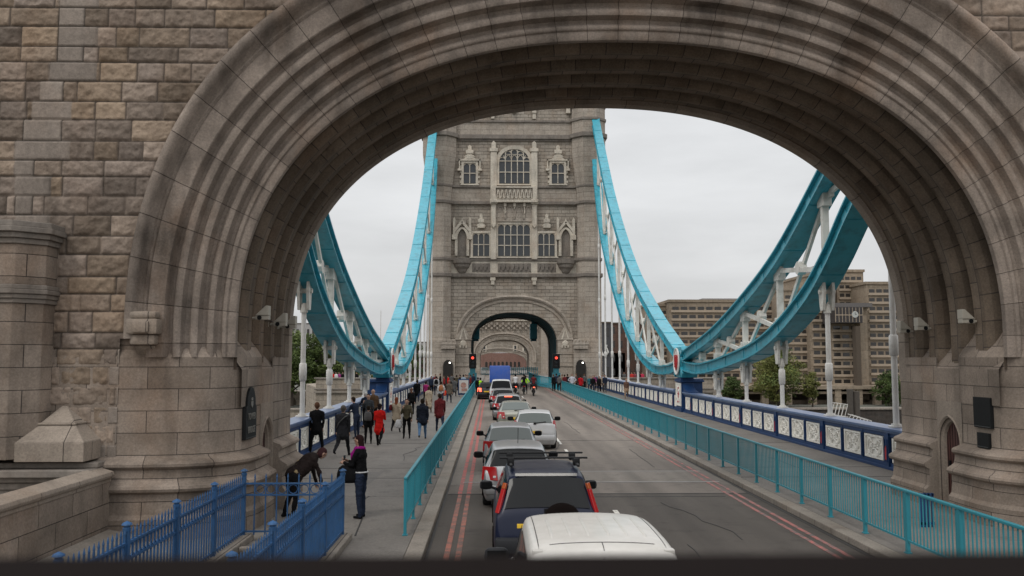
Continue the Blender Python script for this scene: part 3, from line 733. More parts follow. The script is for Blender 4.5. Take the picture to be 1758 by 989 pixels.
# ------------------------------------------------------------------ blue cast-iron parapets with white panels
HY = [27.3+5.35*i for i in range(15)]       # hanger positions
PEDY = 57.0
def parapet(xi, s, label):
    """xi: inner face, s: +1 right side, -1 left side"""
    t_ = thing('bridge_parapet', label, 'parapet', (xi, 22.5, .13), 0, 'blue parapets with white cast panels')
    def X(o): return xi+s*o
    def bx(b, o0, o1, y0, y1, z0, z1, mi=0): b.box(min(X(o0), X(o1)), max(X(o0), X(o1)), y0, y1, z0, z1, mi)
    y0, y1 = 22.5, 103.5
    b = MB(); bx(b, -.10, .62, y0, y1, 1.31, 1.40); bx(b, -.04, .56, y0, y1, 1.24, 1.308); b.build('coping', [M_BLUEC, M_BLUE], t_, bevel=.015)
    b = MB(); bx(b, .0, .5, y0, y1, .13, .33); bx(b, -.06, .0-.001, y0, y1, .13, .22); bx(b, .0, .5, y0, y1, 1.12, 1.238); bx(b, .20, .26, y0, y1, .33, 1.12); b.build('frame', M_BLUE, t_, bevel=.01)
    # unit meshes: panel, thin post, wide post with red inset
    pw = .68; pz0, pz1 = .36, 1.10
    b = MB(); o = .17
    bx(b, .045, .12, -pw, pw, pz0, pz1)
    for (ya, yb, za, zb_) in ((-pw, -pw+.07, pz0, pz1), (pw-.07, pw, pz0, pz1), (-pw+.071, pw-.071, pz0, pz0+.06), (-pw+.071, pw-.071, pz1-.06, pz1)): bx(b, -.005, .044, ya, yb, za, zb_)
    zc = (pz0+pz1)/2
    def ring(cy, cz, r, a0=0, a1=360, n=14, th=.024, sy=1.0):
        pts = [(X(.028), cy+sy*r*math.cos(R(a0+(a1-a0)*k/n)), cz+r*math.sin(R(a0+(a1-a0)*k/n))) for k in range(n+1)]
        b.tube(pts, th, 5)
    ring(0, zc, .30, sy=1.62, n=22, th=.03)
    for s_ in (-1, 1):
        ring(s_*.50, zc, .26, 90 if s_ > 0 else -90, 270 if s_ > 0 else 90, sy=1.35)
        ring(s_*.24, zc+.12, .09); ring(s_*.24, zc-.12, .09)
        ring(0, zc+s_*.42, .34, 180+28 if s_ > 0 else 28, 360-28 if s_ > 0 else 152)
    b.lathe([(0, -.04*s), (.05, -.04*s), (.08, 0)], (X(.045), 0, zc), 10, 'x')
    panel = b.build('cast_panel', M_PANEL, t_, world=False)
    panel.location = (-xi, 0, -.13)
    b = MB(); bx(b, -.02, .2, -.06, .06, .30, 1.2); bx(b, -.05, -.0201, -.03, .03, .34, 1.1); post = b.build('thin_post', M_BLUE, t_, world=False, bevel=.01); post.location = (-xi, 0, -.13)
    b = MB(); bx(b, -.05, .3, -.16, .16, .14, 1.24); bx(b, -.075, -.051, -.10, -.07, .35, 1.05); bx(b, -.075, -.051, .07, .10, .35, 1.05)
    wide = b.build('wide_post', M_BLUE, t_, world=False, bevel=.01); wide.location = (-xi, 0, -.13)
    b = MB(); bx(b, -.062, -.052, -.066, .066, .42, .74); b.prism([(-.066, .742), (.066, .742), (0, .86)], 'x', min(X(-.062), X(-.052)), max(X(-.062), X(-.052)))
    red = b.build('red_inset', M_RED, wide, world=False)
    first = [True, True, True]
    def put(src, yy, k):
        if first[k]: first[k] = False; src.location.y = yy-22.5; return src
        c = src.copy(); sc.collection.objects.link(c); c.parent = t_; c.location.y = yy-22.5
        for ch in [q for q in src.children]:
            d_ = ch.copy(); sc.collection.objects.link(d_); d_.parent = c
        return c
    ys = [HY[0]-5.35]+HY
    for a in ys:
        if abs(a-PEDY) > 1.4 and a > 23: put(wide, a, 2)
        for k in range(3):
            yc = a+.16+ (5.35-.32)/3*(k+.5)
            if yc < 23.2 or yc > 103 or abs(yc-PEDY) < 1.3: continue
            put(panel, yc, 0)
            if k < 2 and abs(yc+.85-PEDY) > 1.2: put(post, a+.16+(5.35-.32)/3*(k+1), 1)
    return t_
M_PANEL = paint('white_cast_panel', (.82, .80, .74), rough=.5, var=.05, nscale=4, dirt=(.5, .46, .4), dirt_amt=.4, dscale=3.5)
M_BLUEC = paint('coping_blue_sky_sheen', (.085, .135, .26), rough=.32, var=.2, nscale=1.6, dirt=(.22, .27, .36), dirt_amt=.5, dscale=1.4)  # paler than the frame: sky reflection on the coping put into the colour
parapet(PL, -1, 'blue iron parapet with white cast panels along the left footway')
parapet(PR, 1, 'blue iron parapet with white cast panels along the right footway')

# ------------------------------------------------------------------ suspension chains (trussed), pins, pedestals, hangers
XL_, XR_ = -6.86, 12.5
UPN = [(22.6, 15.4), (27, 12.75), (32.2, 10.1), (37.2, 7.85), (42.3, 6.3), (48, 4.95), (53.4, 4.05), (56.6, 3.55)]
LON = [(22.6, 12.9), (26.5, 10.6), (29.8, 8.5), (31.8, 7.1), (34.2, 5.85), (38.2, 4.52), (42.6, 3.72), (51.3, 2.93), (56.6, 3.1)]
UPF = [(57.4, 3.55), (61, 4.7), (66.6, 6.6), (75.6, 10.3), (83.4, 14.7), (90.9, 19.9), (96.6, 24.7), (102.4, 30.0), (108, 35.6)]
LOF = [(57.4, 3.1), (61, 2.75), (66.9, 2.85), (74.5, 4.4), (82.2, 7.4), (91.4, 12.9), (98.2, 18.2), (103.2, 25.0), (108, 33.6)]
UPNs, LONs, UPFs, LOFs = [[tuple(q) for q in pfit(p, 5)] for p in (UPN, LON, UPF, LOF)]
def chord(name, x, pts, par, d=.62, wd=.62, fl=.92):
    b = MB(); n = len(pts); secs = []
    prof = [(-fl/2, -d/2), (fl/2, -d/2), (fl/2, -d/2+.07), (wd/2, -d/2+.075), (wd/2, d/2-.075), (fl/2, d/2-.07), (fl/2, d/2), (-fl/2, d/2), (-fl/2, d/2-.07), (-wd/2, d/2-.075), (-wd/2, -d/2+.075), (-fl/2, -d/2+.07)]
    v = []; m = len(prof)
    for i, p in enumerate(pts):
        a = pts[max(i-1, 0)]; c = pts[min(i+1, n-1)]; ty, tz = c[0]-a[0], c[1]-a[1]; l = math.hypot(ty, tz); ty /= l; tz /= l
        for (u, h) in prof: v.append((x+u, p[0]-tz*h, p[1]+ty*h))
    fs = []
    for i in range(n-1):
        for k in range(m): fs.append((i*m+k, i*m+(k+1) % m, (i+1)*m+(k+1) % m, (i+1)*m+k))
    fs.append(tuple(range(m))[::-1]); fs.append(tuple(range((n-1)*m, n*m)))
    b.add(v, fs)
    # cover plates and rivet rows along the webs and flanges
    L_ = 0; last = 0
    for i in range(1, n):
        L_ += math.dist(pts[i-1], pts[i])
        if L_-last > 2.6:
            last = L_; p, q = pts[i-1], pts[i]; ty, tz = q[0]-p[0], q[1]-p[1]; l = math.hypot(ty, tz); ty /= l; tz /= l
            for s_ in (-1, 1):
                b.beam((x, p[0]-tz*s_*(d/2+.012), p[1]+ty*s_*(d/2+.012)), (x, p[0]+ty*.7-tz*s_*(d/2+.012), p[1]+tz*.7+ty*s_*(d/2+.012)), fl-.06, .024, up=(0, -tz, ty))
            for s_ in (-1, 1): b.beam((x+s_*(wd/2+.015), p[0], p[1]), (x+s_*(wd/2+.015), p[0]+ty*.45, p[1]+tz*.45), .03, d-.18, up=(0, -tz, ty))
    ch_ = b.build(name, M_CHAIN, par)
    if pts[0][0] < PEDY:      # rivet rows on the nearer chains
        rb = MB(); acc = 0
        for p, q in zip(pts, pts[1:]):
            l = math.dist(p, q); ty, tz = (q[0]-p[0])/l, (q[1]-p[1])/l; t_ = 0
            while t_ < l:
                for s_ in (-1, 1):
                    for hh in (-d/2+.14, d/2-.14):
                        yy = p[0]+ty*t_-tz*hh; zz = p[1]+tz*t_+ty*hh; r_ = .026; xx = x+s_*wd/2; xe = x+s_*(wd/2+.03)
                        rb.add([(xx, yy-r_, zz-r_), (xx, yy+r_, zz-r_), (xx, yy+r_, zz+r_), (xx, yy-r_, zz+r_), (xe, yy, zz)], [(0, 1, 4), (1, 2, 4), (2, 3, 4), (3, 0, 4)])
                    xx = x+s_*(fl/2-.07); zz = p[1]+tz*t_-ty*(d/2+.0); yy = p[0]+ty*t_+tz*(d/2)
                    rb.add([(xx-.026, yy-.026, zz), (xx+.026, yy-.026, zz), (xx+.026, yy+.026, zz), (xx-.026, yy+.026, zz), (xx, yy, zz-.03)], [(0, 1, 4), (1, 2, 4), (2, 3, 4), (3, 0, 4)])
                t_ += .22
        rb.build('rivets', M_CHAIN, ch_)
    return ch_
M_CHAIN = paint('chain_turquoise', (.036, .34, .44), rough=.30, spec=.7, var=.10, nscale=.7, dirt=(.02, .12, .15), dirt_amt=.6, dscale=2.2)
M_LAT = paint('lattice_white', (.66, .65, .60), rough=.5, var=.08, nscale=1, dirt=(.30, .27, .22), dirt_amt=.6, dscale=1.3)
def frange(a, b_, s):
    while a < b_+1e-6: yield a; a += s
def chain(x, side):
    nm = 'left' if side < 0 else 'right'
    for kind, U, Lo, ys in (('near', UPNs, LONs, [y for y in HY if 24 < y < 53]+[22.6]), ('far', UPFs, LOFs, [y for y in HY if 61 < y < 108])):
        t_ = thing('suspension_chain', f'turquoise trussed chain dropping from the {"near gateway" if kind=="near" else "far tower"} to the {nm} red-shield pin', 'suspension chain', (x, PEDY, 3.3), 0, 'trussed suspension chains')
        chord('upper_chord', x, U, t_); chord('lower_chord', x, Lo, t_)
        ys = sorted(ys); nodes = []
        for y in ys: nodes.append((y, zat(U, y), zat(Lo, y)))
        for i, (y, zu, zl) in enumerate(nodes):
            if zu-zl < .9: continue
            b = MB(); w_ = .34
            b.box(x-.13, x+.13, y-.11, y+.11, zl+.2, zu-.2)
            for (z_, h_) in ((zl+.45, .5), (zu-.45, .5)): b.box(x-.17, x+.17, y-.32, y+.32, z_-h_/2, z_+h_/2)
            b.build('vertical', M_LAT, t_, bevel=.03)
        seq = nodes+([(56.0, 3.6, 3.1)] if kind == 'near' else []); seq = ([(58.2, 3.7, 3.0)]+seq) if kind == 'far' else seq
        for i in range(len(seq)-1):
            (ya, ua, la), (yb, ub, lb) = seq[i], seq[i+1]
            if max(ua-la, ub-lb) < 1.0: continue
            for (p, q) in (((ya, ua-.25), (yb, lb+.25)), ((ya, la+.25), (yb, ub-.25))):
                if math.dist(p, q) < .8: continue
                b = MB(); d = Vector((0, q[0]-p[0], q[1]-p[1])).normalized(); up = (0, -d.z, d.y)
                xo = .09 if p[1] > q[1] else -.09
                P0 = Vector((x+xo, p[0], p[1])); P1 = Vector((x+xo, q[0], q[1]))
                b.beam(P0, P1, .12, .19, up)
                b.beam(P0+d*.1, P0+d*.55, .15, .42, up); b.beam(P1-d*.55, P1-d*.1, .15, .42, up)
                b.build('diagonal', M_LAT, t_)
            # crossing plate
            b = MB(); cy = (ya+yb)/2; cz = (ua+la+ub+lb)/4
            if ua-la > 1.2: b.lathe([(0, -.16), (.27, -.16), (.27, .16), (0, .16)], (x, cy, cz), 8, 'x'); b.build('crossing_plate', M_LAT, t_)
def pinset(x, side):
    s = side; nm = 'left' if s < 0 else 'right'; inn = -s    # inn: direction of the roadway
    t_ = thing('chain_pin', f'turquoise pin joint with red shield roundel over the {nm} parapet', 'chain joint', (x, PEDY, 3.3), 0, 'pin joints with red roundels')
    b = MB(); b.lathe([(0, -.5), (.80, -.5), (.86, -.42), (.86, .42), (.80, .5), (0, .5)], (x, PEDY, 3.3), 24, 'x')
    b.box(x-.46, x+.46, PEDY-.55, PEDY+.55, 2.3, 4.25)
    for a in (35, 145, 215, 325): 
        d = Vector((0, math.cos(R(a)), math.sin(R(a)))); c = Vector((x, PEDY, 3.3)); b.beam(c, c+d*1.5, 1.0, .34, (0, -d.z, d.y))
    b.build('hub', M_CHAIN, t_, bevel=.03)
    xf = x+inn*.52; b = MB(); pr = [(0, 0), (.84, 0), (.88, .06), (.84, .1), (.76, .08), (.74, .05), (0, .05)]
    b.lathe([(r, inn*h) for r, h in pr], (xf, PEDY, 3.32), 28, 'x'); rd = b.build('roundel', M_WHITE, t_, smooth=40)
    b = MB(); sh = [(-.40, .36), (-.2, .42), (0, .38), (.2, .42), (.40, .36), (.40, -.02), (.28, -.36), (0, -.56), (-.28, -.36), (-.40, -.02)]
    b.prism([(PEDY+y_, 3.32+z_) for y_, z_ in sh], 'x', xf+inn*.05, xf+inn*.12)
    for yy in (-.2, 0, .2): b.prism([(PEDY+yy-.03, 2.95), (PEDY+yy+.03, 2.95), (PEDY+yy+.03, 3.6), (PEDY+yy-.03, 3.6)], 'x', xf+inn*.12, xf+inn*.15)
    b.build('shield', M_RED, rd)
    p = thing('chain_pedestal', f'royal blue iron pedestal carrying the {nm} chain joint', 'pedestal', (x, PEDY, .13), 0, 'blue pedestals')
    b = MB(); xi = (PL if s < 0 else PR)-s*.14; xo = xi+s*1.35; x0, x1 = min(xi, xo), max(xi, xo)
    b.box(x0, x1, PEDY-.80, PEDY+.80, .13, 2.02); b.box(x0-.09, x1+.09, PEDY-.92, PEDY+.92, 2.02, 2.14); b.box(x0-.05, x1+.05, PEDY-.86, PEDY+.86, 2.14, 2.22)
    b.box(x0-.06, x1+.06, PEDY-.88, PEDY+.88, .13, .42)
    b.box(x-.42, x+.42, PEDY-.5, PEDY+.5, 2.2, 2.6)
    b.build('base', M_BLUE, p, bevel=.02)
    for d in (-1, 1):
        b = MB(); cv = [(PEDY+d*.8, 2.0)]+[(PEDY+d*(.8+1.5*(1-math.cos(R(a)))), 1.45+.55*(1-math.sin(R(a)))) for a in range(0, 91, 10)]+[(PEDY+d*2.3, 1.395), (PEDY+d*.8, 1.395)]
        b.prism(cv, 'x', x-.34, x+.34); b.build('scroll_bracket', M_BLUE, p)
    b = MB(); xf = (xi-s*.03); b.box(min(xf, xi), max(xf, xi), PEDY-.72, PEDY+.72, .5, 1.95)
    for (ya, yb, za, zb_) in ((-.72, -.62, .5, 1.95), (.62, .72, .5, 1.95), (-.62, .62, .5, .58), (-.62, .62, 1.87, 1.95)): b.box(min(xf-s*.03, xf), max(xf-s*.03, xf), PEDY+ya, PEDY+yb, za, zb_)
    for (yy, zz, r) in ((-.38, 1.6, .14), (.38, 1.6, .14), (-.38, .85, .14), (.38, .85, .14)):
        b.tube([(xf-s*.02, PEDY+yy+r*math.cos(R(a)), zz+r*math.sin(R(a))) for a in range(0, 361, 40)], .022, 5)
    pn = b.build('arms_panel', M_PANEL, p)
    b = MB(); xa = xf-s*.03; sh2 = [(-.2, 1.42), (.2, 1.42), (.2, 1.18), (0, .95), (-.2, 1.18)]
    b.prism([(PEDY+y_, z_) for y_, z_ in ((-.035, 1.0), (.035, 1.0), (.035, 1.22), (.2, 1.22), (.2, 1.29), (.035, 1.29), (.035, 1.42), (-.035, 1.42), (-.035, 1.29), (-.2, 1.29), (-.2, 1.22), (-.035, 1.22))], 'x', min(xa, xf), max(xa, xf)); b.build('red_cross', M_RED, pn)
    for (ya, za, yb, zb_) in ((-.3, .7, -.12, .8), (.12, .7, .3, .8), (-.06, 1.55, .06, 1.7)): b = MB(); b.box(min(xa, xf), max(xa, xf), PEDY+ya, PEDY+yb, za, zb_); b.build('red_emblem', M_RED, pn)
for side, x in ((-1, XL_), (1, XR_)):
    chain(x, side); pinset(x, side)
# hangers: thick tube with sleeve, forked head under the chord
def hanger(x, y, zt, label):
    zb_ = 1.40+.13-.13
    t_ = thing('hanger_rod', label, 'hanger rod', (x, y, zb_), 0, 'white hanger rods standing on the parapets')
    H_ = zt-zb_; b = MB(); r = .092
    if H_ < 1.5:
        b.cyl(0, 0, 0, H_-.2, .12, 12); b.cyl(0, 0, .0, .12, .17, 12); b.build('rod', M_WHITE, t_, world=False, smooth=40)
    else:
        b.cyl(0, 0, 0, H_-.5, r, 12); b.cyl(0, 0, 0, .05, .24, 16); b.cyl(0, 0, .05, .11, .15, 12)
        b.build('rod', M_WHITE, t_, world=False, smooth=40)
        zs_ = 1.0 if H_ < 3 else (1.3 if H_ < 7 else 2.2)
        b = MB(); b.lathe([(r+.01, zs_), (.135, zs_+.04), (.14, zs_+.35), (.135, zs_+.62), (r+.01, zs_+.66)], (0, 0, 0), 14)
        if H_ > 12: 
            for z2 in (8.5, 14.8): bz = MB(); bz.lathe([(r+.01, z2), (.13, z2+.04), (.13, z2+.5), (r+.01, z2+.55)], (0, 0, 0), 14); bz.build('sleeve', M_WHITE, t_, world=False, smooth=40)
        b.build('sleeve', M_WHITE, t_, world=False, smooth=40)
    b = MB()
    for s_ in (-1, 1):
        poly = [(-.12, H_-.75), (.12, H_-.75), (.20, H_-.45), (.26, H_-.05), (.20, H_+.3), (-.20, H_+.3), (-.26, H_-.05), (-.20, H_-.45)]
        b.prism(poly, 'x', s_*.17-.05, s_*.17+.05)
    b.tube([(-.3, 0, H_-.05), (.3, 0, H_-.05)], .09, 10); b.cyl(0, 0, H_-.85, H_-.55, .14, 10)
    b.build('fork', M_LAT, t_, world=False)
ordn = ['first', 'second', 'third', 'fourth', 'fifth', 'sixth', 'seventh', 'eighth', 'ninth', 'tenth', 'eleventh', 'twelfth', 'thirteenth', 'fourteenth', 'fifteenth']
for side, x in ((-1, XL_), (1, XR_)):
    nm = 'left' if side < 0 else 'right'
    for i, y in enumerate(HY):
        if abs(y-PEDY) < 3.2 or y > 103: continue
        zt = zat(LONs if y < PEDY else LOFs, y)-.55
        near = y < PEDY
        n_ = i if near else i-[k for k, q in enumerate(HY) if q > PEDY+3.2][0]
        hanger(x, y, max(zt, 1.9), f'{ordn[n_]} white hanger rod {"beyond the near gateway" if near else "beyond the blue pedestal"} on the {nm} parapet')
# ------------------------------------------------------------------ the main tower across the side span
TY = 106.0; CT = 2.76
def T(px, py, Y=TY): return P(px, py, Y)
tw = thing('bridge_tower', 'tall grey stone tower with corner turrets at the far end of the chains', 'tower', (CT, TY+8, -10))
def zt(py): return T(882, py)[1]
def plate_arch(mb, x0, x1, z0, z1, op, y, depth, uvs=False):
    """wall plate (front at y) with an opening; op = list of (x,z) from bottom-left over the top to bottom-right"""
    n = len(op); pts = []
    cx = (op[0][0]+op[-1][0])/2
    per = []
    zsp = max(z0+.01, op[0][1])
    for (x, z) in op:
        dx, dz = x-cx, z-z0
        kx = (x1-cx)/abs(dx) if abs(dx) > 1e-6 else 1e9
        kz = (z1-z0)/dz if dz > 1e-6 else 1e9
        k = min(kx, kz); q = (cx+dx*k, z0+dz*k); per.append(q)
    per[0] = (x0, z0); per[-1] = (x1, z0)
    # snap the corners
    def snap(target):
        i = min(range(1, n-1), key=lambda i: math.dist(per[i], target)); per[i] = target
    snap((x0, z1)); snap((x1, z1))
    for a, c in zip(op, per): pts += [(c[0], y, c[1]), (a[0], y, a[1]), (a[0], y+depth, a[1])]
    mb.grid(pts, n, 3)
def arch_outline(cx, hw, z0, zs, rise, n=24, pw=2.3):
    pts = [(cx-hw, z0)]+[(cx-hw, z0+(zs-z0)*k/3) for k in (1, 2)]
    for k in range(n+1):
        th = math.pi*(1-k/n); c, s = math.cos(th), math.sin(th)
        pts.append((cx+hw*math.copysign(abs(c)**(2/pw), c), zs+rise*abs(s)**(2/pw)))
    pts += [(cx+hw, z0+(zs-z0)*k/3) for k in (2, 1)]+[(cx+hw, z0)]
    return pts
FX = 7.6      # half width of the face between the turrets
zA = zt(536); zS = 5.2; aw = 5.15
# lower wall with the road arch and two small door openings beside it
b = MB()
op = arch_outline(CT, aw, .1, zS, zA-zS)
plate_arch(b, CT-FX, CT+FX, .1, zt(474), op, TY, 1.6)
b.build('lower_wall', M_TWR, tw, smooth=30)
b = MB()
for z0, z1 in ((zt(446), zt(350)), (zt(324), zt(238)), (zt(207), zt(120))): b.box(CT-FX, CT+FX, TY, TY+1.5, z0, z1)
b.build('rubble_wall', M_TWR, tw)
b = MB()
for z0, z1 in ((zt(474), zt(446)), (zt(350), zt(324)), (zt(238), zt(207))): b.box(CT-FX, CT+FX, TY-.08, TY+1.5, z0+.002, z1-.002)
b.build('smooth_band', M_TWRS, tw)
# the body behind the face: passage walls, vault and the bulk above
b = MB()
PD = 17.5
sideop = arch_outline(CT, aw+.9, .1, zS, zA-zS+.9)
pts = []
for (x, z) in sideop: pts += [(x, TY+1.6, z), (x, TY+PD-1.6, z)]
b.grid(pts, len(sideop), 2)
for (x, z), (x2, z2) in zip(op, op[1:]): pass
pts = []
for a, c in zip(op, sideop): pts += [(a[0], TY+1.6, a[1]), (c[0], TY+1.6, c[1])]
b.grid(pts, len(op), 2)
for s in (-1, 1): b.box(min(CT+s*(aw+.95), CT+s*(FX+1.2)), max(CT+s*(aw+.95), CT+s*(FX+1.2)), TY+1.65, TY+PD-1.6, .1, zt(474))
b.box(CT-FX-1, CT+FX+1, TY+1.5, TY+PD, zt(474), zt(120)+6)
b.build('tower_body', M_TWRS, tw)
b = MB()
for k in range(6):
    y = TY+2.6+k*2.4
    pts = []
    for a, c in zip(arch_outline(CT, aw+.12, .1, zS, zA-zS+.1), arch_outline(CT, aw+.85, .1, zS, zA-zS+.85)):
        pts += [(a[0], y, a[1]), (c[0], y, c[1]), (c[0], y+.5, c[1]), (a[0], y+.5, a[1]), (a[0], y, a[1])]
    b.grid(pts, len(op), 5)
b.build('passage_rib', paint('dark_teal_steel', (.018, .09, .11), rough=.6), tw)
b = MB(); op2 = arch_outline(CT, aw, .1, zS, zA-zS); plate_arch(b, CT-FX-1, CT+FX+1, .1, zt(474), op2, TY+PD-.1, -1.4); b.build('rear_wall', M_TWRS, tw)
# moulded arch rings
b = MB(); prf = [(2.05, 0), (2.05, -.32), (1.85, -.42), (1.66, -.3), (1.6, -.1), (1.25, -.12), (1.2, .1), (.95, .05), (.8, .3), (.62, .22), (.5, .5), (.2, .5), (.05, .9), (0, 1.2)]
cols = []
for t, yo in prf: cols.append((arch_outline(CT, aw+t*.93, zS-.6, zS, zA-zS+t), yo))
pts = []
for i in range(len(cols[0][0])):
    for c, yo in cols: pts.append((c[i][0], TY+yo, c[i][1]))
b.grid(pts, len(cols[0][0]), len(cols)); b.build('arch_moulding', M_MOULT, tw, smooth=35) if 'M_MOULT' in globals() else b.build('arch_moulding', M_TWRS, tw, smooth=35)
# gabled buttresses either side of the arch
for s in (-1, 1):
    b = MB(); xc = CT+s*6.05; hw = .90; zt0 = zt(600); za = zt(564)
    b.box(xc-hw, xc+hw, TY-.55, TY+.5, .1, zt(583)); b.box(xc-hw-.12, xc+hw+.12, TY-.7, TY+.5, .1, zt(640)+0.0)
    b.box(xc-hw-.08, xc+hw+.08, TY-.65, TY+.5, zt(608), zt(606)); b.box(xc-hw-.08, xc+hw+.08, TY-.65, TY+.5, zt(629), zt(626))
    b.prism([(xc-hw-.15, zt(584)), (xc+hw+.15, zt(584)), (xc, za+.3)], 'y', TY-.66, TY+.4)
    b.build('gabled_buttress', M_TWRS, tw, bevel=.03)
    b = MB(); zz = zt(590); b.lathe([(0, -.2), (.3, -.18), (.42, -.05), (.42, 0)], (xc, TY-.55, zz), 8, 'y')
    for k in range(3): b.box(xc-.45+.35*k, xc-.25+.35*k, TY-.68, TY-.55, zz-.5, zz-.15)
    b.prism([(xc-.5, zt(583)), (xc-.3, zt(583)), (xc+.02, za+.0), (xc-.0, za+.3-.15)], 'y', TY-.72, TY-.6); b.prism([(xc+.5, zt(583)), (xc+.3, zt(583)), (xc-.02, za), (xc, za+.15)], 'y', TY-.72, TY-.6)
    b.build('carved_relief', M_TRIM, tw)
    # little footway doorways in the turret bases
    b = MB(); xd = CT+s*7.78; opd = arch_outline(xd, .58, .1, 2.0+.6, .75, 8, 2.0)
    b.prism(opd, 'y', TY-1.95, TY-1.70) ; b.build('side_opening', MATS['opening_dark'] if 'opening_dark' in MATS else paint('opening_dark', (.02, .018, .016), rough=.9), tw)
    b = MB(); b.lathe([(0, -.02), (.09, -.02), (.09, 0)], (xd+.2, TY-1.97, 3.0), 8, 'y'); b.build('passage_lamp', emit('lamp_glow', (1, .95, .85), 6) if 'lamp_glow' not in MATS else MATS['lamp_glow'], tw)
    b = MB(); b.box(xd-.95, xd+.95, TY-2.1, TY-1.6, zt(592), zt(588)); b.box(xd-.85, xd+.85, TY-2.02, TY-1.6, zt(599), zt(592.1))
    for k in range(5): b.box(xd-.9+.4*k, xd-.72+.4*k, TY-2.08, TY-1.6, zt(587.9), zt(585))
    b.build('battlement', M_TWRS, tw)
# octagonal turrets
def octo(cx, cy, r): return [(cx+r/math.cos(R(22.5))*math.cos(R(22.5+45*k)), cy+r/math.cos(R(22.5))*math.sin(R(22.5+45*k))) for k in range(8)]
for s in (-1, 1):
    for cy, nm in ((TY+.1, 'f'), (TY+PD-.2, 'r')):
        cx = CT+s*9.0; b = MB()
        if nm == 'f': b.prism(octo(cx, cy, 1.42), 'z', .1, zt(332)); b.prism(octo(cx-s*1.0, cy, 1.8), 'z', .1, 2.6) if False else None
        else: b.prism(octo(cx, cy, 1.42), 'z', .1, zt(332))
        # corbelled upper stage
        lo, hi = octo(cx, cy, 1.44), octo(cx, cy, 2.0); z0, z1 = zt(332), zt(268)
        v = [(p[0], p[1], z0) for p in lo]+[(p[0], p[1], z1) for p in hi]; b.add(v, [(k, (k+1) % 8, 8+(k+1) % 8, 8+k) for k in range(8)])
        b.prism(octo(cx, cy, 2.0), 'z', z1, zt(60)); b.build('turret', M_TWRS, tw)
        for (py, g, h, r0) in ((186, .12, .35, 2.0), (209, .14, .35, 2.0), (236, .25, .55, 2.0), (321, .14, .3, 1.44), (349, .2, .38, 1.42), (446, .14, .36, 1.42), (473, .2, .45, 1.42), (622, .12, .3, 1.42)):
            b = MB(); b.prism(octo(cx, cy, r0+g), 'z', zt(py)-h/2, zt(py)+h/2); b.build('turret_moulding', M_TRIMD, tw, bevel=.06)
        b = MB(); b.prism(octo(cx, cy, 1.42+.28), 'z', .1, 1.6); b.prism(octo(cx, cy, 1.42+.2), 'z', 1.6, 1.9); b.build('turret_base', M_TRIMD, tw, bevel=.06)
    # wide turret foot that carries the footway doorway
    b = MB(); cx = CT+s*8.3; b.box(min(CT+s*6.98, CT+s*10.3), max(CT+s*6.98, CT+s*10.3), TY-1.7, TY-.1, .1, zt(600)); b.box(min(CT+s*6.98, CT+s*10.3), max(CT+s*6.98, CT+s*10.3), TY-1.55, TY-.1, zt(600), zt(583))
    b.build('turret_foot', M_TWRS, tw, bevel=.03)
b = MB()
for (py, g, h) in ((209, .25, .3), (236, .42, .55), (241, .2, .3), (321, .3, .3), (349, .38, .4), (446, .3, .36), (473, .42, .45)):
    b.box(CT-FX, CT+FX, TY-g, TY+.2, zt(py)-h/2, zt(py)+h/2)
b.build('string_course', M_TRIMD, tw, bevel=.05)
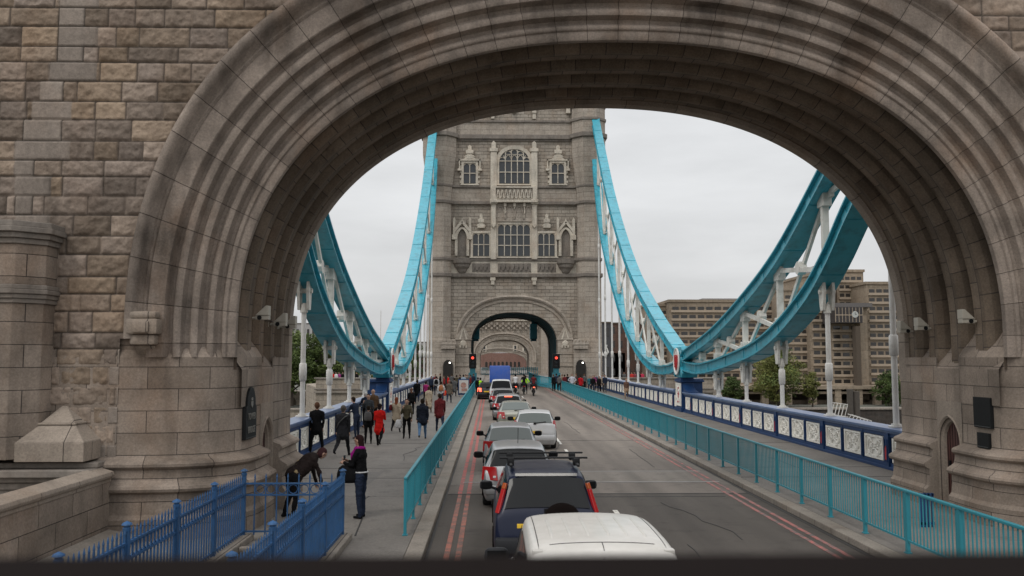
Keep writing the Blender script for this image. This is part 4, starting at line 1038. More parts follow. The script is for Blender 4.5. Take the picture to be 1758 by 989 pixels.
# windows: dark glass part with pale mullioned frame as sub-part
def pxw(x0, x1, y0, y1, Y=TY): a = T(x0, y1, Y); c = T(x1, y0, Y); return a[0], c[0], a[1], c[1]
def window(x0, x1, y0, y1, nc, nr, head='flat', fw=.30, label=None):
    X0, X1, Z0, Z1 = pxw(x0, x1, y0, y1); cx = (X0+X1)/2; hw = (X1-X0)/2
    b = MB()
    if head == 'arch':
        zs = Z0+(Z1-Z0)*.60; o = arch_outline(cx, hw, Z0, zs, Z1-zs, 14, 2.1); b.prism(o, 'y', TY-.06, TY+.02)
    else: b.box(X0, X1, TY-.06, TY+.02, Z0, Z1)
    g = b.build('window', M_GLASS, tw)
    b = MB(); mw = .10; cw = (X1-X0)/nc; ztop = lambda x: Z1 if head != 'arch' else (zs+(Z1-zs)*max(0, 1-(abs(x-cx)/hw)**2.1)**(1/2.1))
    for k in range(1, nc): x = X0+cw*k; b.box(x-mw/2, x+mw/2, TY-.22, TY-.062, Z0, ztop(x))
    for k in range(1, nr): z = Z0+(Z1-Z0)*k/nr*(1 if head != 'arch' else .98); hwz = hw if head != 'arch' or z < zs else hw*max(0, 1-((z-zs)/(Z1-zs))**2.1)**(1/2.1); b.box(cx-hwz, cx+hwz, TY-.2, TY-.063, z-.05, z+.05)
    # cusped heads of each light
    for r_ in range(1):
        for k in range(nc):
            xc = X0+cw*(k+.5); ztt = min(ztop(xc-cw*.3), ztop(xc+cw*.3)) if head == 'arch' else Z1
            h2 = cw*.55
            for s_ in (-1, 1):
                b.prism([(xc+s_*cw/2, ztt), (xc+s_*cw/2, ztt-h2), (xc+s_*cw*.36, ztt-h2*.45), (xc, ztt-.02), (xc, ztt)], 'y', TY-.19, TY-.064)
    if head == 'arch':   # tracery arcs
        for k in range(nc-1):
            xc = X0+cw*(k+1)
            for s_ in (-1, 1):
                pts = [(xc+s_*cw*(1-math.cos(R(a)))*.9, TY-.14, Z0+(Z1-Z0)*.66+cw*1.1*math.sin(R(a))) for a in range(0, 91, 18)]
                pts = [p for p in pts if p[2] < ztop(p[0])]
                if len(pts) > 2: b.tube(pts, .045, 4)
    # outer surround
    f = fw
    if head == 'arch':
        A = arch_outline(cx, hw+f*1.3, Z0-.1, zs, Z1-zs+f*1.2, 14, 2.1); C = arch_outline(cx, hw, Z0-.1, zs, Z1-zs, 14, 2.1); pts = []
        for a, c in zip(A, C): pts += [(a[0], TY, a[1]), (a[0], TY-.34, a[1]), (c[0], TY-.28, c[1]), (c[0], TY-.02, c[1])]
        b.grid(pts, len(A), 4)
    else:
        for (xa, xb, za, zb_) in ((X0-f, X0, Z0-.12, Z1+f), (X1, X1+f, Z0-.12, Z1+f), (X0, X1, Z1, Z1+f)): b.box(xa, xb, TY-.3, TY+.0, za, zb_)
        if head == 'label':
            b.box(X0-f-.3, X1+f+.3, TY-.42, TY, Z1+f, Z1+f+.16); 
            for s_ in (X0-f-.3, X1+f+.14): b.box(s_, s_+.16, TY-.42, TY, Z1-.7, Z1+f+.16); b.box(s_-.14, s_+.3, TY-.5, TY, Z1-.95, Z1-.7)
            for k in range(4):
                zz = Z0+k*(Z1-Z0)/4
                b.box(X0-f-.18, X0-f, TY-.24, TY, zz, zz+.3); b.box(X1+f, X1+f+.18, TY-.24, TY, zz, zz+.3)
            b.prism([(X0-.1, Z1+f+.16), (X1+.1, Z1+f+.16), (cx, Z1+f+.75)], 'y', TY-.36, TY)
    b.box(X0-f-.1, X1+f+.1, TY-.42, TY, Z0-.28, Z0-.121)
    b.build('window_frame', M_TRIM, g)
def finial(px, y0, y1, sc_=1.0):
    x, z1 = T(px, y0); z0 = T(px, y1)[1]; h = z1-z0; b = MB(); w_ = .42*sc_
    for (a, c, g) in ((0, .28, 1.25), (.28, .36, .8), (.36, .62, 1.1), (.62, .7, .6), (.7, .92, .55), (.92, 1.0, .25)):
        b.box(x-w_*g, x+w_*g, TY-.38*min(g, 1), TY, z0+h*a+.001, z0+h*c)
    b.box(x-w_*1.5, x+w_*1.5, TY-.3, TY, z0+h*.10, z0+h*.2)
    b.build('carved_finial', M_TRIM, tw, bevel=.04)
window(857, 909, 257, 315, 5, 3, 'arch', .35)
window(796, 817, 281, 315, 2, 2, 'label', .28); window(947, 968, 281, 315, 2, 2, 'label', .28)
window(855, 909.5, 386, 439.5, 5, 3, 'flat', .4)
window(812, 840, 401, 439.5, 3, 2, 'flat', .28); window(924, 952, 401, 439.5, 3, 2, 'flat', .28)
finial(806.5, 249, 274); finial(958, 249, 274); finial(826, 367, 392, .85); finial(938.5, 367, 392, .85)
for xx in (847.5, 917):   # shafts framing the central bay
    b = MB(); x, _ = T(xx, 300); b.box(x-.38, x+.38, TY-.5, TY, zt(345), zt(262)); b.box(x-.5, x+.5, TY-.6, TY, zt(262), zt(256)); b.box(x-.28, x+.28, TY-.45, TY, zt(256), zt(247)); b.prism([(x-.3, zt(247)), (x+.3, zt(247)), (x, zt(243))], 'y', TY-.4, TY-.05)
    b.box(x-.34, x+.34, TY-.5, TY, zt(446), zt(350)); b.box(x-.45, x+.45, TY-1.0, TY, zt(352), zt(344))
    b.box(x-.26, x+.26, TY-.75, TY-.5, zt(388), zt(352)); b.prism([(x-.3, zt(388)), (x+.3, zt(388)), (x, zt(393))], 'y', TY-.75, TY-.5)
    b.build('bay_shaft', M_TRIM, tw, bevel=.04)
# balcony with pierced balustrade, canopy carving beneath
bx0, bx1, bz0, bz1 = pxw(844, 921, 323, 346)
b = MB(); b.box(bx0, bx1, TY-1.05, TY, bz1-.16, bz1+.0); b.box(bx0-.1, bx1+.1, TY-1.15, TY, bz0-.25, bz0+.05)
for s_ in (0, 1):
    xx = bx0+.25 if s_ == 0 else bx1-.25; b.box(xx-.25, xx+.25, TY-1.05, TY-.6, bz0+.05, bz1-.16)
for k in range(9):
    xa = bx0+.55+k*(bx1-bx0-1.1)/9; wd = (bx1-bx0-1.1)/9
    b.beam((xa, TY-.92, bz0+.05), (xa+wd/2, TY-.92, bz1-.2), .1, .1, (0, 1, 0)); b.beam((xa+wd, TY-.92, bz0+.05), (xa+wd/2, TY-.92, bz1-.2), .1, .1, (0, 1, 0))
    b.tube([(xa+wd/2+.15*math.cos(R(a)), TY-.95, bz0+.35+.15*math.sin(R(a))) for a in range(0, 361, 60)], .045, 4)
b.box(bx0+.5, bx1-.5, TY-.80, TY-.74, bz0+.05, bz1-.17, 1)
b.build('balcony', [M_TRIM, M_TWRS], tw)
cx0, cx1, cz0, cz1 = pxw(851, 915, 351, 381)
b = MB(); b.box(cx0, cx1, TY-.45, TY, cz0, cz1)
for k in range(4):
    xa = cx0+(cx1-cx0)*k/4; wd = (cx1-cx0)/4
    b.tube([(xa+wd*(.5+.45*math.cos(R(a))), TY-.5, cz0+(cz1-cz0)*.15+(cz1-cz0)*.7*math.sin(R(a))) for a in range(0, 181, 20)], .09, 5)
b.build('carved_canopy', M_TWRS, tw)
for xx in (867, 883, 900): b = MB(); x, _ = T(xx, 350); b.box(x-.14, x+.14, TY-.8, TY-.4, zt(356), zt(350)); b.box(x-.06, x+.06, TY-.7, TY-.5, zt(368 if xx != 883 else 360), zt(356)); b.build('pendant', M_TRIM, tw)
# niches with gables and brackets below
for xx in (793.5, 971):
    x, _ = T(xx, 400); hw = T(xx+9, 400)[0]-x; b = MB()
    A = arch_outline(x, hw*1.35, zt(440), zt(405), zt(391)-zt(405), 10, 1.7); C = arch_outline(x, hw*.85, zt(440), zt(407), zt(394)-zt(407), 10, 1.6); pts = []
    for a, c in zip(A, C): pts += [(a[0], TY, a[1]), (a[0], TY-.4, a[1]), (c[0], TY-.4, c[1]), (c[0], TY+.01, c[1])]
    b.grid(pts, len(A), 4)
    for s_ in (-1, 1):
        b.beam((x+s_*hw*1.5, TY-.35, zt(398)), (x, TY-.35, zt(381)), .3, .22, (0, 1, 0)); b.box(x+s_*hw*1.5-.15, x+s_*hw*1.5+.15, TY-.45, TY, zt(408), zt(378)); b.box(x+s_*hw*1.45-.3, x+s_*hw*1.45+.3, TY-.5, TY, zt(412), zt(404))
        b.prism([(x+s_*hw*1.5-.17, zt(378)), (x+s_*hw*1.5+.17, zt(378)), (x+s_*hw*1.5, zt(373))], 'y', TY-.35, TY-.08)
    b.prism([(x-.14, zt(381)), (x+.14, zt(381)), (x, zt(375))], 'y', TY-.4, TY-.2)
    n_ = b.build('niche', M_TRIM, tw)
    b = MB(); b.prism(C, 'y', TY-.05, TY-.02); b.build('niche_recess', M_TRIMD, n_)
    b = MB(); b.lathe([(.15, zt(472)), (.5, zt(467)), (.62, zt(463)), (.9, zt(459)), (.95, zt(455)), (1.12, zt(453)), (1.15, zt(447))], (x, TY-.2, 0), 12); b.build('corbel', M_TRIMD, tw)
# pale carved band under the lower windows
b = MB(); bx0, bx1, bz0, bz1 = pxw(770, 994, 449, 471); b.box(bx0, bx1, TY-.16, TY, bz0, bz1); b.build('carved_band', M_TRIM, tw)
b = MB()
for (xa, xb, kind) in ((812, 840, 'z'), (924, 953, 'z'), (856, 910, 'f')):
    X0, X1, Z0, Z1 = pxw(xa, xb, 453, 467)
    b.box(X0-.1, X1+.1, TY-.2, TY-.161, Z0-.05, Z1+.05)
    n = 4 if kind == 'z' else 7
    for k in range(n):
        w_ = (X1-X0)/n; x = X0+w_*k
        b.beam((x, TY-.27, Z0+.1), (x+w_/2, TY-.27, Z1-.1), .1, .13, (0, 1, 0)); b.beam((x+w_, TY-.27, Z0+.1), (x+w_/2, TY-.27, Z1-.1), .1, .13, (0, 1, 0))
b.build('relief_panel', M_TRIMD, tw)
for xx in (846, 917): b = MB(); x, _ = T(xx, 480); b.box(x-.32, x+.32, TY-.35, TY, zt(482), zt(476)); b.box(x-.2, x+.2, TY-.3, TY, zt(489), zt(482)); b.build('corbel_block', M_TRIM, tw)
for xx in (790, 846, 883, 917, 975):
    b = MB(); x, _ = T(xx, 190); b.box(x-.25, x+.25, TY-.4, TY, zt(195), zt(186)); b.box(x-.4, x+.4, TY-.35, TY, zt(186), zt(180))
    if xx in (846, 917): b.box(x-.2, x+.2, TY-.3, TY, zt(205), zt(150))
    b.build('corbel_block', M_TRIM, tw)
# teal boxes hanging in the arch, traffic lights
for i, xx in enumerate((817, 916)):
    t_ = thing('bascule_lock_box', ('left' if i == 0 else 'right')+' turquoise steel box hanging inside the far arch', 'steel box', (T(xx, 570, 122)[0], 122, T(xx, 590, 122)[1]), 0, 'steel boxes in the arch')
    X0, X1, Z0, Z1 = T(xx-6, 590, 122)[0], T(xx+6, 590, 122)[0], T(xx, 582, 122)[1], T(xx, 556, 122)[1]
    b = MB(); b.box(X0, X1, 121.5, 123, Z0, Z1); b.build('casing', M_CYAN, t_, bevel=.05); b = MB(); b.box(X0+.1, X1-.1, 121.4, 122.9, Z0-.3, Z0-.001); b.build('latch', M_TEAL, t_); b = MB(); b.box(X0+.2, X1-.2, 121.9, 122.4, Z1, Z1+1.2); b.build('hanger_arm', M_TEAL, t_)
for i, xx in enumerate((811.5, 955)):
    Y = 98.0; x, z = P(xx, 616, Y)
    t_ = thing('traffic_light', ('left' if i == 0 else 'right')+' traffic light showing red at the tower arch', 'traffic light', (x, Y, .13), 0, 'red traffic lights at the arch')
    b = MB(); b.cyl(x, Y+.15, .13, z-1.0, .09, 10); b.build('pole', M_TEAL, t_)
    b = MB(); b.box(x-.4, x+.4, Y-.12, Y+.12, z-1.05, z+.55); hd = b.build('head', M_BLACK, t_, bevel=.04)
    b = MB(); b.lathe([(0, -.05), (.13, -.04), (.155, 0)], (x, Y-.12, z+.1), 14, 'y'); b.build('red_lamp', emit('red_signal', (1, .08, .05), 1.6) if i == 0 else MATS['red_signal'], hd)
    for zz in (-.35, -.75): b = MB(); b.lathe([(0, -.03), (.15, -.02), (.17, 0)], (x, Y-.12, z+zz), 12, 'y'); b.build('unlit_lamp', M_GLASS, hd)
    for zz in (.1, -.35, -.75): b = MB(); b.lathe([(.21, -.25), (.21, 0)], (x, Y-.13, z+zz), 10, 'y', a0=-math.pi/2, a1=math.pi/2); b.build('hood', M_BLACK, hd)
    s = -1 if i == 0 else 1
    b = MB(); b.box(x-.45, x+.45, Y-.1, Y+.6, .13, P(xx, 640, Y)[1]); b.box(x-.3, x+.3, Y, Y+.5, P(xx, 640, Y)[1], P(xx, 632, Y)[1]); b.build('control_cabinet', M_TEAL, t_, bevel=.03)
# pier the tower stands on, with its terrace
M_PIERW = stone('terrace_granite', (.36, .31, .25), (.30, .26, .21), 1.3, .6, rough_amp=.005, stain=.35, grain=6)
pt = thing('tower_pier', 'broad stone river pier under the far tower, its walled terrace seen past the chains', 'bridge pier', (CT, TY+8, -16))
zt1 = 1.35
b = MB(); poly = [(CT-22.5, TY-6), (CT+22.5, TY-6), (CT+27, TY+9), (CT+22.5, TY+22), (CT-22.5, TY+22), (CT-27, TY+9)]
for s in (-1, 1):
    xs = sorted((CT+s*10.45, CT+s*22.5))
    b.prism([(xs[0], TY-5), (xs[1], TY-5), (CT+s*26.5 if s > 0 else xs[1], TY+9), (xs[1], TY+22), (xs[0], TY+22), (CT+s*26.5 if s < 0 else xs[0], TY+9)], 'z', -17, zt1-1.1)
    b.box(xs[0], xs[1], TY-5.0, TY-4.6, zt1-1.1, zt1-.16)
    xe = CT+s*22.5; b.box(min(xe, xe-s*.4), max(xe, xe-s*.4), TY-4.6, TY+22, zt1-1.1, zt1-.16)
b.box(CT-10.4, CT+10.4, TY-4, TY+22, -17, -2)
b.build('pier_wall', M_PIERW, pt)
for s in (-1, 1):
    b = MB(); xs = sorted((CT+s*10.45, CT+s*22.7)); b.box(xs[0], xs[1], TY-5.15, TY-4.5, zt1-.16, zt1); b.box(xs[0], xs[1], TY-5.1, TY-5.0-.001, zt1-1.4, zt1-1.2); b.box(xs[0], xs[1], TY-5.2, TY-5.001, zt1-1.75, zt1-1.5)
    b.build('pier_coping', M_KERB, pt, bevel=.03)

# ------------------------------------------------------------------ bascule span, second tower, far gateway and the brick block beyond
sheet('footway', M_FOOT, -6.5, KL, 106, 400, .13); sheet('footway', M_FOOT, KR, 12.2, 106, 400, .13)
def lattice_rail(x0, x1, y, z0, z1, label, axis='x'):
    t_ = thing('lattice_railing', label, 'railing', ((x0+x1)/2, y, z0))
    b = MB()
    for z in (z0+.1, z1-.35, z1-.1): b.beam((x0, y, z), (x1, y, z), .06, .11)
    b.build('rail', M_CYAN, t_)
    b = MB(); n = int((x1-x0)/.28)
    for k in range(n+1):
        x = x0+(x1-x0)*k/n; b.box(x-.045, x+.045, y-.03, y+.03, z0, z1+(.12 if k % 2 else .05))
    b.build('bars', M_CYAN, t_); return t_
lattice_rail(-1.3, 6.7, 128, 1.15, 2.2, 'turquoise lattice railing across the road beyond the far arch')
t_ = thing('bascule_railing', 'turquoise railing curving along the opening span beyond the far arch', 'railing', (7.0, 112, .13))
b = MB(); b.box(4.6, 4.7, 96, 96.1, .13, 1.2)
pts = [(7.3, 94, 0), (7.0, 100, 0), (6.0, 108, .1), (5.6, 118, .2), (5.4, 128, .3)]
b = MB()
for p, q in zip(pts, pts[1:]):
    b.beam((p[0], p[1], 1.25+p[2]), (q[0], q[1], 1.25+q[2]), .08, .08); b.beam((p[0], p[1], .35+p[2]), (q[0], q[1], .35+q[2]), .05, .05)
    for k in range(24):
        f = k/24; x = p[0]+(q[0]-p[0])*f; y = p[1]+(q[1]-p[1])*f; b.box(x-.02, x+.02, y-.02, y+.02, .13, 1.22+p[2]+(q[2]-p[2])*f)
b.build('rail_panel', M_CYAN, t_)
def far_tower(Y, hw, zarch, zsp, label, bands, kind):
    t_ = thing('bridge_tower' if kind else 'bridge_gateway', label, 'tower' if kind else 'stone gateway', (CB, Y+5, -3))
    def zz(py): return P(866, py, Y)[1]
    b = MB(); o = arch_outline(CB, hw, .1, zsp, zarch-zsp)
    plate_arch(b, CB-10.5, CB+10.5, .1, zz(470 if kind else 576), o, Y, 12 if kind else 5); b.box(CB-10.5, CB+10.5, Y+.05, Y+12, zz(470 if kind else 576), zz(470 if kind else 576)+.5)
    b.build('wall', M_TWR, t_)
    b = MB(); prf = [(1.5, 0), (1.5, -.4), (1.2, -.45), (1.1, -.1), (.7, -.1), (.5, .2), (0, .5)]; cols = [(arch_outline(CB, hw+t, zsp-1, zsp, zarch-zsp+t), yo) for t, yo in prf]; pts = []
    for i in range(len(cols[0][0])):
        for c, yo in cols: pts.append((c[i][0], Y+yo, c[i][1]))
    b.grid(pts, len(cols[0][0]), len(cols)); b.build('arch_moulding', M_TWRS, t_, smooth=35)
    return t_, zz
Y2 = 186.0
z2a = P(866, 583, Y2)[1]
t2, zz = far_tower(Y2, 5.15, z2a, 3.6, 'second stone tower seen through the far arch, chequered corbels over its own arch', None, 1)
b = MB()
for r, py in enumerate((554, 558, 562)):
    for k in range(22):
        x = P(818, py, Y2)[0]+k*(P(925, py, Y2)[0]-P(818, py, Y2)[0])/22
        if (k+r) % 2: b.box(x, x+.42, Y2-.5, Y2, zz(py+3.6), zz(py))
b.build('chequer_corbel', M_TWRS, t2)
b = MB(); b.box(P(832, 540, Y2)[0], P(911, 540, Y2)[0], Y2-.3, Y2, zz(548), zz(537)); b.box(CB-10.3, CB+10.3, Y2-.4, Y2, zz(551), zz(549)); b.build('panel_band', M_TRIM, t2)
b = MB()
for a, c in ((834, 846), (850, 882), (886, 909)): b.box(P(a, 540, Y2)[0], P(c, 540, Y2)[0], Y2-.36, Y2-.301, zz(547), zz(538.5))
b.build('relief_panel', M_TWRS, t2)
for s in (-1, 1):
    b = MB(); b.prism(octo(CB+s*9.6, Y2, 2.0), 'z', .1, zz(500)); b.build('turret', M_TWRS, t2)
Y3 = 272.0
t3, zz3 = far_tower(Y3, 8.2, P(863, 612, Y3)[1]+1.2, 1.8, 'distant low gateway at the end of the bridge with two slit windows', None, 0)
for px in (831.5, 884.5, 901):
    b = MB(); b2 = MB(); x, z = P(px, 598, Y3); b.box(x-.75, x+.75, Y3-.3, Y3, z-1.0, z+1.0); b2.box(x-.28, x+.28, Y3-.4, Y3-.301, z-.8, z+.8)
    wsr = b.build('window_surround', M_TRIM, t3); b2.build('slit_window', M_GLASS, wsr)
b = MB(); b.box(CB-10.5, CB+10.5, Y3-.35, Y3, zz3(585), zz3(582)); 
for k in range(9): b.box(CB-9+k*2.2, CB-8+k*2.2, Y3-.3, Y3+.4, zz3(578), zz3(576)); 
b.build('string_course', M_TRIM, t3)
# ------------------------------------------------------------------ vehicles (local: rear at y=0, front at +y, wheels on z=0)
def carpaint(name, col, metal=.0, rough=.32): 
    m, t, b = newmat(name); tc = N(t, 'ShaderNodeTexCoord'); n = N(t, 'ShaderNodeTexNoise'); n.inputs['Scale'].default_value = 3; n.inputs['Detail'].default_value = 8; n.inputs['Roughness'].default_value = .7
    L(t, tc.outputs['Object'], n.inputs[0]); r = N(t, 'ShaderNodeMapRange'); r.inputs[1].default_value = .35; r.inputs[2].default_value = .75; r.inputs[3].default_value = 0; r.inputs[4].default_value = .28; L(t, n.outputs[0], r.inputs[0])
    mxx = N(t, 'ShaderNodeMixRGB'); L(t, r.outputs[0], mxx.inputs[0]); mxx.inputs[1].default_value = (*col, 1); mxx.inputs[2].default_value = (.22, .2, .17, 1) if sum(col) > .3 else (col[0]+.02, col[1]+.02, col[2]+.02, 1); L(t, mxx.outputs[0], b.inputs['Base Color'])
    r2 = N(t, 'ShaderNodeMapRange'); r2.inputs[3].default_value = rough*.8; r2.inputs[4].default_value = rough*1.5; L(t, n.outputs[0], r2.inputs[0]); L(t, r2.outputs[0], b.inputs['Roughness'])
    b.inputs['Metallic'].default_value = metal; b.inputs['Coat Weight'].default_value = .35 if sum(col) > .3 else .12; b.inputs['Specular IOR Level'].default_value = .5 if sum(col) > .3 else .3; b.inputs['Coat Roughness'].default_value = .12; return m
CP_W = carpaint('white_van_paint', (.62, .60, .56), 0, .42); CP_WH = carpaint('white_car_paint', (.60, .61, .62)); CP_NAVY = carpaint('navy_car_paint', (.004, .008, .028), .0, .35)
CP_SIL = carpaint('silver_car_paint', (.36, .37, .38), .55); CP_SILG = carpaint('grey_silver_paint', (.27, .275, .28), .55); CP_GOLD = carpaint('champagne_paint', (.33, .33, .28), .5); CP_BLUE = carpaint('blue_truck_paint', (.012, .085, .42), 0, .5); CP_DARK = carpaint('dark_car_paint', (.03, .03, .035), .3)
M_PLAS = paint('grey_plastic', (.022, .023, .026), rough=.6, spec=.25); M_LAMP = paint('tail_lamp_red', (.42, .012, .014), rough=.15, coat=.8, var=.02); M_AMB = paint('amber_lamp', (.42, .085, .02), rough=.2, coat=.8, var=.02); M_CHR = paint('chrome', (.7, .7, .7), rough=.15, metal=1, var=.02)
M_PLATE = paint('yellow_plate', (.75, .48, .03), rough=.5, var=.03); M_TYRE = paint('tyre', (.018, .018, .018), rough=.85); M_RIM = paint('wheel_rim', (.35, .35, .36), rough=.3, metal=.7)
M_CGL = glass('car_glass', (.008, .009, .010), .06, .22); M_CGLT = glass('pale_car_glass', (.10, .12, .112), .08, .5); M_WCLR = paint('lamp_white', (.6, .6, .6), rough=.2, coat=.8)
STOPL = emit('lit_brake_lamp', (1, .12, .06), 3.0)
def loft(st, w, col=None):
    """stations -> ring meshes; returns verts grid [i][k]"""
    G_ = []
    for (y, zb, wm, zm, zbelt, wb, wr, zre, zr) in st:
        half = [(0, zb), (w*wm*.90, zb), (w*wm*.985, zb+(zm-zb)*.35), (w*wm, zm), (w*(wm*.45+wb*.55), zm+(zbelt-zm)*.72), (w*wb, zbelt), (w*(wb*.52+wr*.48), zbelt+(zre-zbelt)*.5), (w*wr, zre), (w*wr*.88, zre+(zr-zre)*.55), (w*wr*.5, zre+(zr-zre)*.88), (0, zr)]
        G_.append([Vector((x, y, z)) for x, z in half])
    return G_
def body(name, st, w, mat, par, sub=True):
    G_ = loft(st, w); b = MB(); m = len(G_[0]); ring = []
    for g in G_:
        full = g+[Vector((-p.x, p.y, p.z)) for p in g[-2:0:-1]]
        ring.append(full)
    n = len(ring[0]); v = [tuple(p) for r in ring for p in r]; fs = []
    for i in range(len(ring)-1):
        for k in range(n): fs.append((i*n+k, i*n+(k+1) % n, (i+1)*n+(k+1) % n, (i+1)*n+k))
    # end caps as quads strips
    for i, fl in ((0, False), (len(ring)-1, True)):
        for k in range(m-1):
            a = (i*n+k, i*n+(n-k) % n, i*n+(n-k-1) % n, i*n+k+1)
            a = tuple(dict.fromkeys(a)); fs.append(a if not fl else a[::-1])
    b.add(v, fs); o = b.build(name, mat, par, world=False)
    if sub:
        md = o.modifiers.new('s', 'SUBSURF'); md.levels = md.render_levels = 2
        # crease the shoulder and end edges a little so the shape keeps its lines
        me = o.data; cr = me.attributes.new('crease_edge', 'FLOAT', 'EDGE')
        for e_ in me.edges:
            a, c = e_.vertices; ka, kc = a % n, c % n; ia, ic = a//n, c//n
            val = 0
            if ia != ic and ka == kc and ka in (5, n-5): val = .55
            if ia != ic and ka == kc and ka in (7, n-7): val = .35
            if ia != ic and ka == kc and ka in (1, n-1): val = .6
            if ia == ic and ia in (0, len(ring)-1): val = .5
            if ia == ic and ia in creased: val = .45
            cr.data[e_.index].value = val
        bake(o)
    o.data.polygons.foreach_set('use_smooth', [True]*len(o.data.polygons))
    return o, G_
creased = set()
def patch(G_, i0, k0, i1, k1, u0=.06, u1=.94, v0=.06, v1=.94, off=.012, side=1, nu=6, nv=5):
    """panel between stations i0,i1 and ring columns k0,k1 (positive x side or side=-1 mirrored)"""
    def pt(i, k):
        k = float(k); k0_ = int(math.floor(k)); k1_ = min(k0_+1, len(G_[0])-1); f = k-k0_
        ii = float(i); a = int(math.floor(ii)); c = min(a+1, len(G_)-1); g = ii-a
        return (G_[a][k0_]*(1-f)+G_[a][k1_]*f)*(1-g)+(G_[c][k0_]*(1-f)+G_[c][k1_]*f)*g
    P4 = []
    for a in range(nu+1):
        for c in range(nv+1):
            u = u0+(u1-u0)*a/nu; v = v0+(v1-v0)*c/nv
            P4.append(pt(i0+(i1-i0)*u, k0+(k1-k0)*v))
    return P4, nu+1, nv+1
def glass_panel(name, G_, i0, k0, i1, k1, par, mat, side=1, off=.01, both=False, **kw):
    b = MB(); P4, nu, nv = patch(G_, i0, k0, i1, k1, **kw)
    nrm = (P4[nv]-P4[0]).cross(P4[1]-P4[0]).normalized()
    mid = sum((G_[int((i0+i1)/2)][k] for k in range(len(G_[0]))), Vector())/len(G_[0]); mid.x = 0
    if nrm.dot(P4[len(P4)//2]-mid) < 0: nrm = -nrm
    if not both:
        pts = [((p.x+nrm.x*off)*side, p.y+nrm.y*off, p.z+nrm.z*off) for p in P4]; b.grid(pts, nu, nv)
    else:   # spans the centre line
        for i in range(nu-1):
            pass
        rows = [P4[i*nv:(i+1)*nv] for i in range(nu)]; full = []
        for r in rows: full += [(p.x, p.y+nrm.y*off, p.z+nrm.z*off) for p in r]+[(-p.x, p.y+nrm.y*off, p.z+nrm.z*off) for p in r[::-1][1:]]
        b.grid(full, nu, 2*nv-1)
    return b.build(name, mat, par, world=False, smooth=0)
def wheel(par, x, y, r=.31, wd=.2):
    s = 1 if x > 0 else -1; b = MB(); b.lathe([(r*.62, -wd/2), (r*.94, -wd/2), (r, -wd/2+.03), (r, wd/2-.03), (r*.94, wd/2), (r*.62, wd/2), (r*.6, 0), (r*.62, -wd/2)], (x, y, r), 20, 'x')
    wh = b.build('wheel', M_TYRE, par, world=False, smooth=40)
    b = MB(); xo = x+s*(wd/2-.02); b.lathe([(0, -s*.05), (r*.18, 0), (r*.2, -s*.03), (r*.55, -s*.04), (r*.62, s*.01), (r*.64, 0)], (xo, y, r), 20, 'x')
    for k in range(5): a = 2*math.pi*k/5; b.beam((xo-s*.01, y+r*.15*math.cos(a), r+r*.15*math.sin(a)), (xo-s*.01, y+r*.58*math.cos(a), r+r*.58*math.sin(a)), .05, .03, (s, 0, 0))
    b.build('rim', M_RIM, wh, world=False)
def arch_trim(par, x, y, r=.36):
    s = 1 if x > 0 else -1; b = MB(); b.lathe([(0, 0), (r, 0), (r, -s*.03), (0, -s*.03)], (x, y, .31), 20, 'x', a0=-.12, a1=math.pi+.12)
    b.build('wheel_arch', M_RUB, par, world=False)
def mirror(par, x, y, z, mat, r=.12):
    s = 1 if x > 0 else -1; b = MB()
    pr = [(0, -.05), (.6, -.055), (1, -.03), (1.0, .01), (.75, .06), (.3, .09), (0, .095)]; n = 12; o = len(b.v)
    pts = []
    for q, h in pr:
        for k in range(n): a = 2*math.pi*k/n; c_, s_ = math.cos(a), math.sin(a); pts.append((x+q*r*1.05*math.copysign(abs(c_)**.6, c_), y+h, z+q*r*.72*math.copysign(abs(s_)**.6, s_)))
    fs = [(i*n+k, i*n+(k+1) % n, (i+1)*n+(k+1) % n, (i+1)*n+k) for i in range(len(pr)-1) for k in range(n)]; b.add(pts, fs)
    b.beam((x-s*.1, y+.02, z-.05), (x-s*.22, y+.05, z-.09), .05, .05)
    mm = b.build('door_mirror', mat, par, world=False, smooth=40)
    b = MB(); b.box(x-r*.8, x+r*.8, y-.058, y-.054, z-r*.5, z+r*.5); b.build('mirror_glass', M_CGL, mm, world=False)
def rbox(name, par, mat, x0, x1, y0, y1, z0, z1, bev=.015):
    b = MB(); b.box(x0, x1, y0, y1, z0, z1); return b.build(name, mat, par, world=False, bevel=bev, smooth=40)
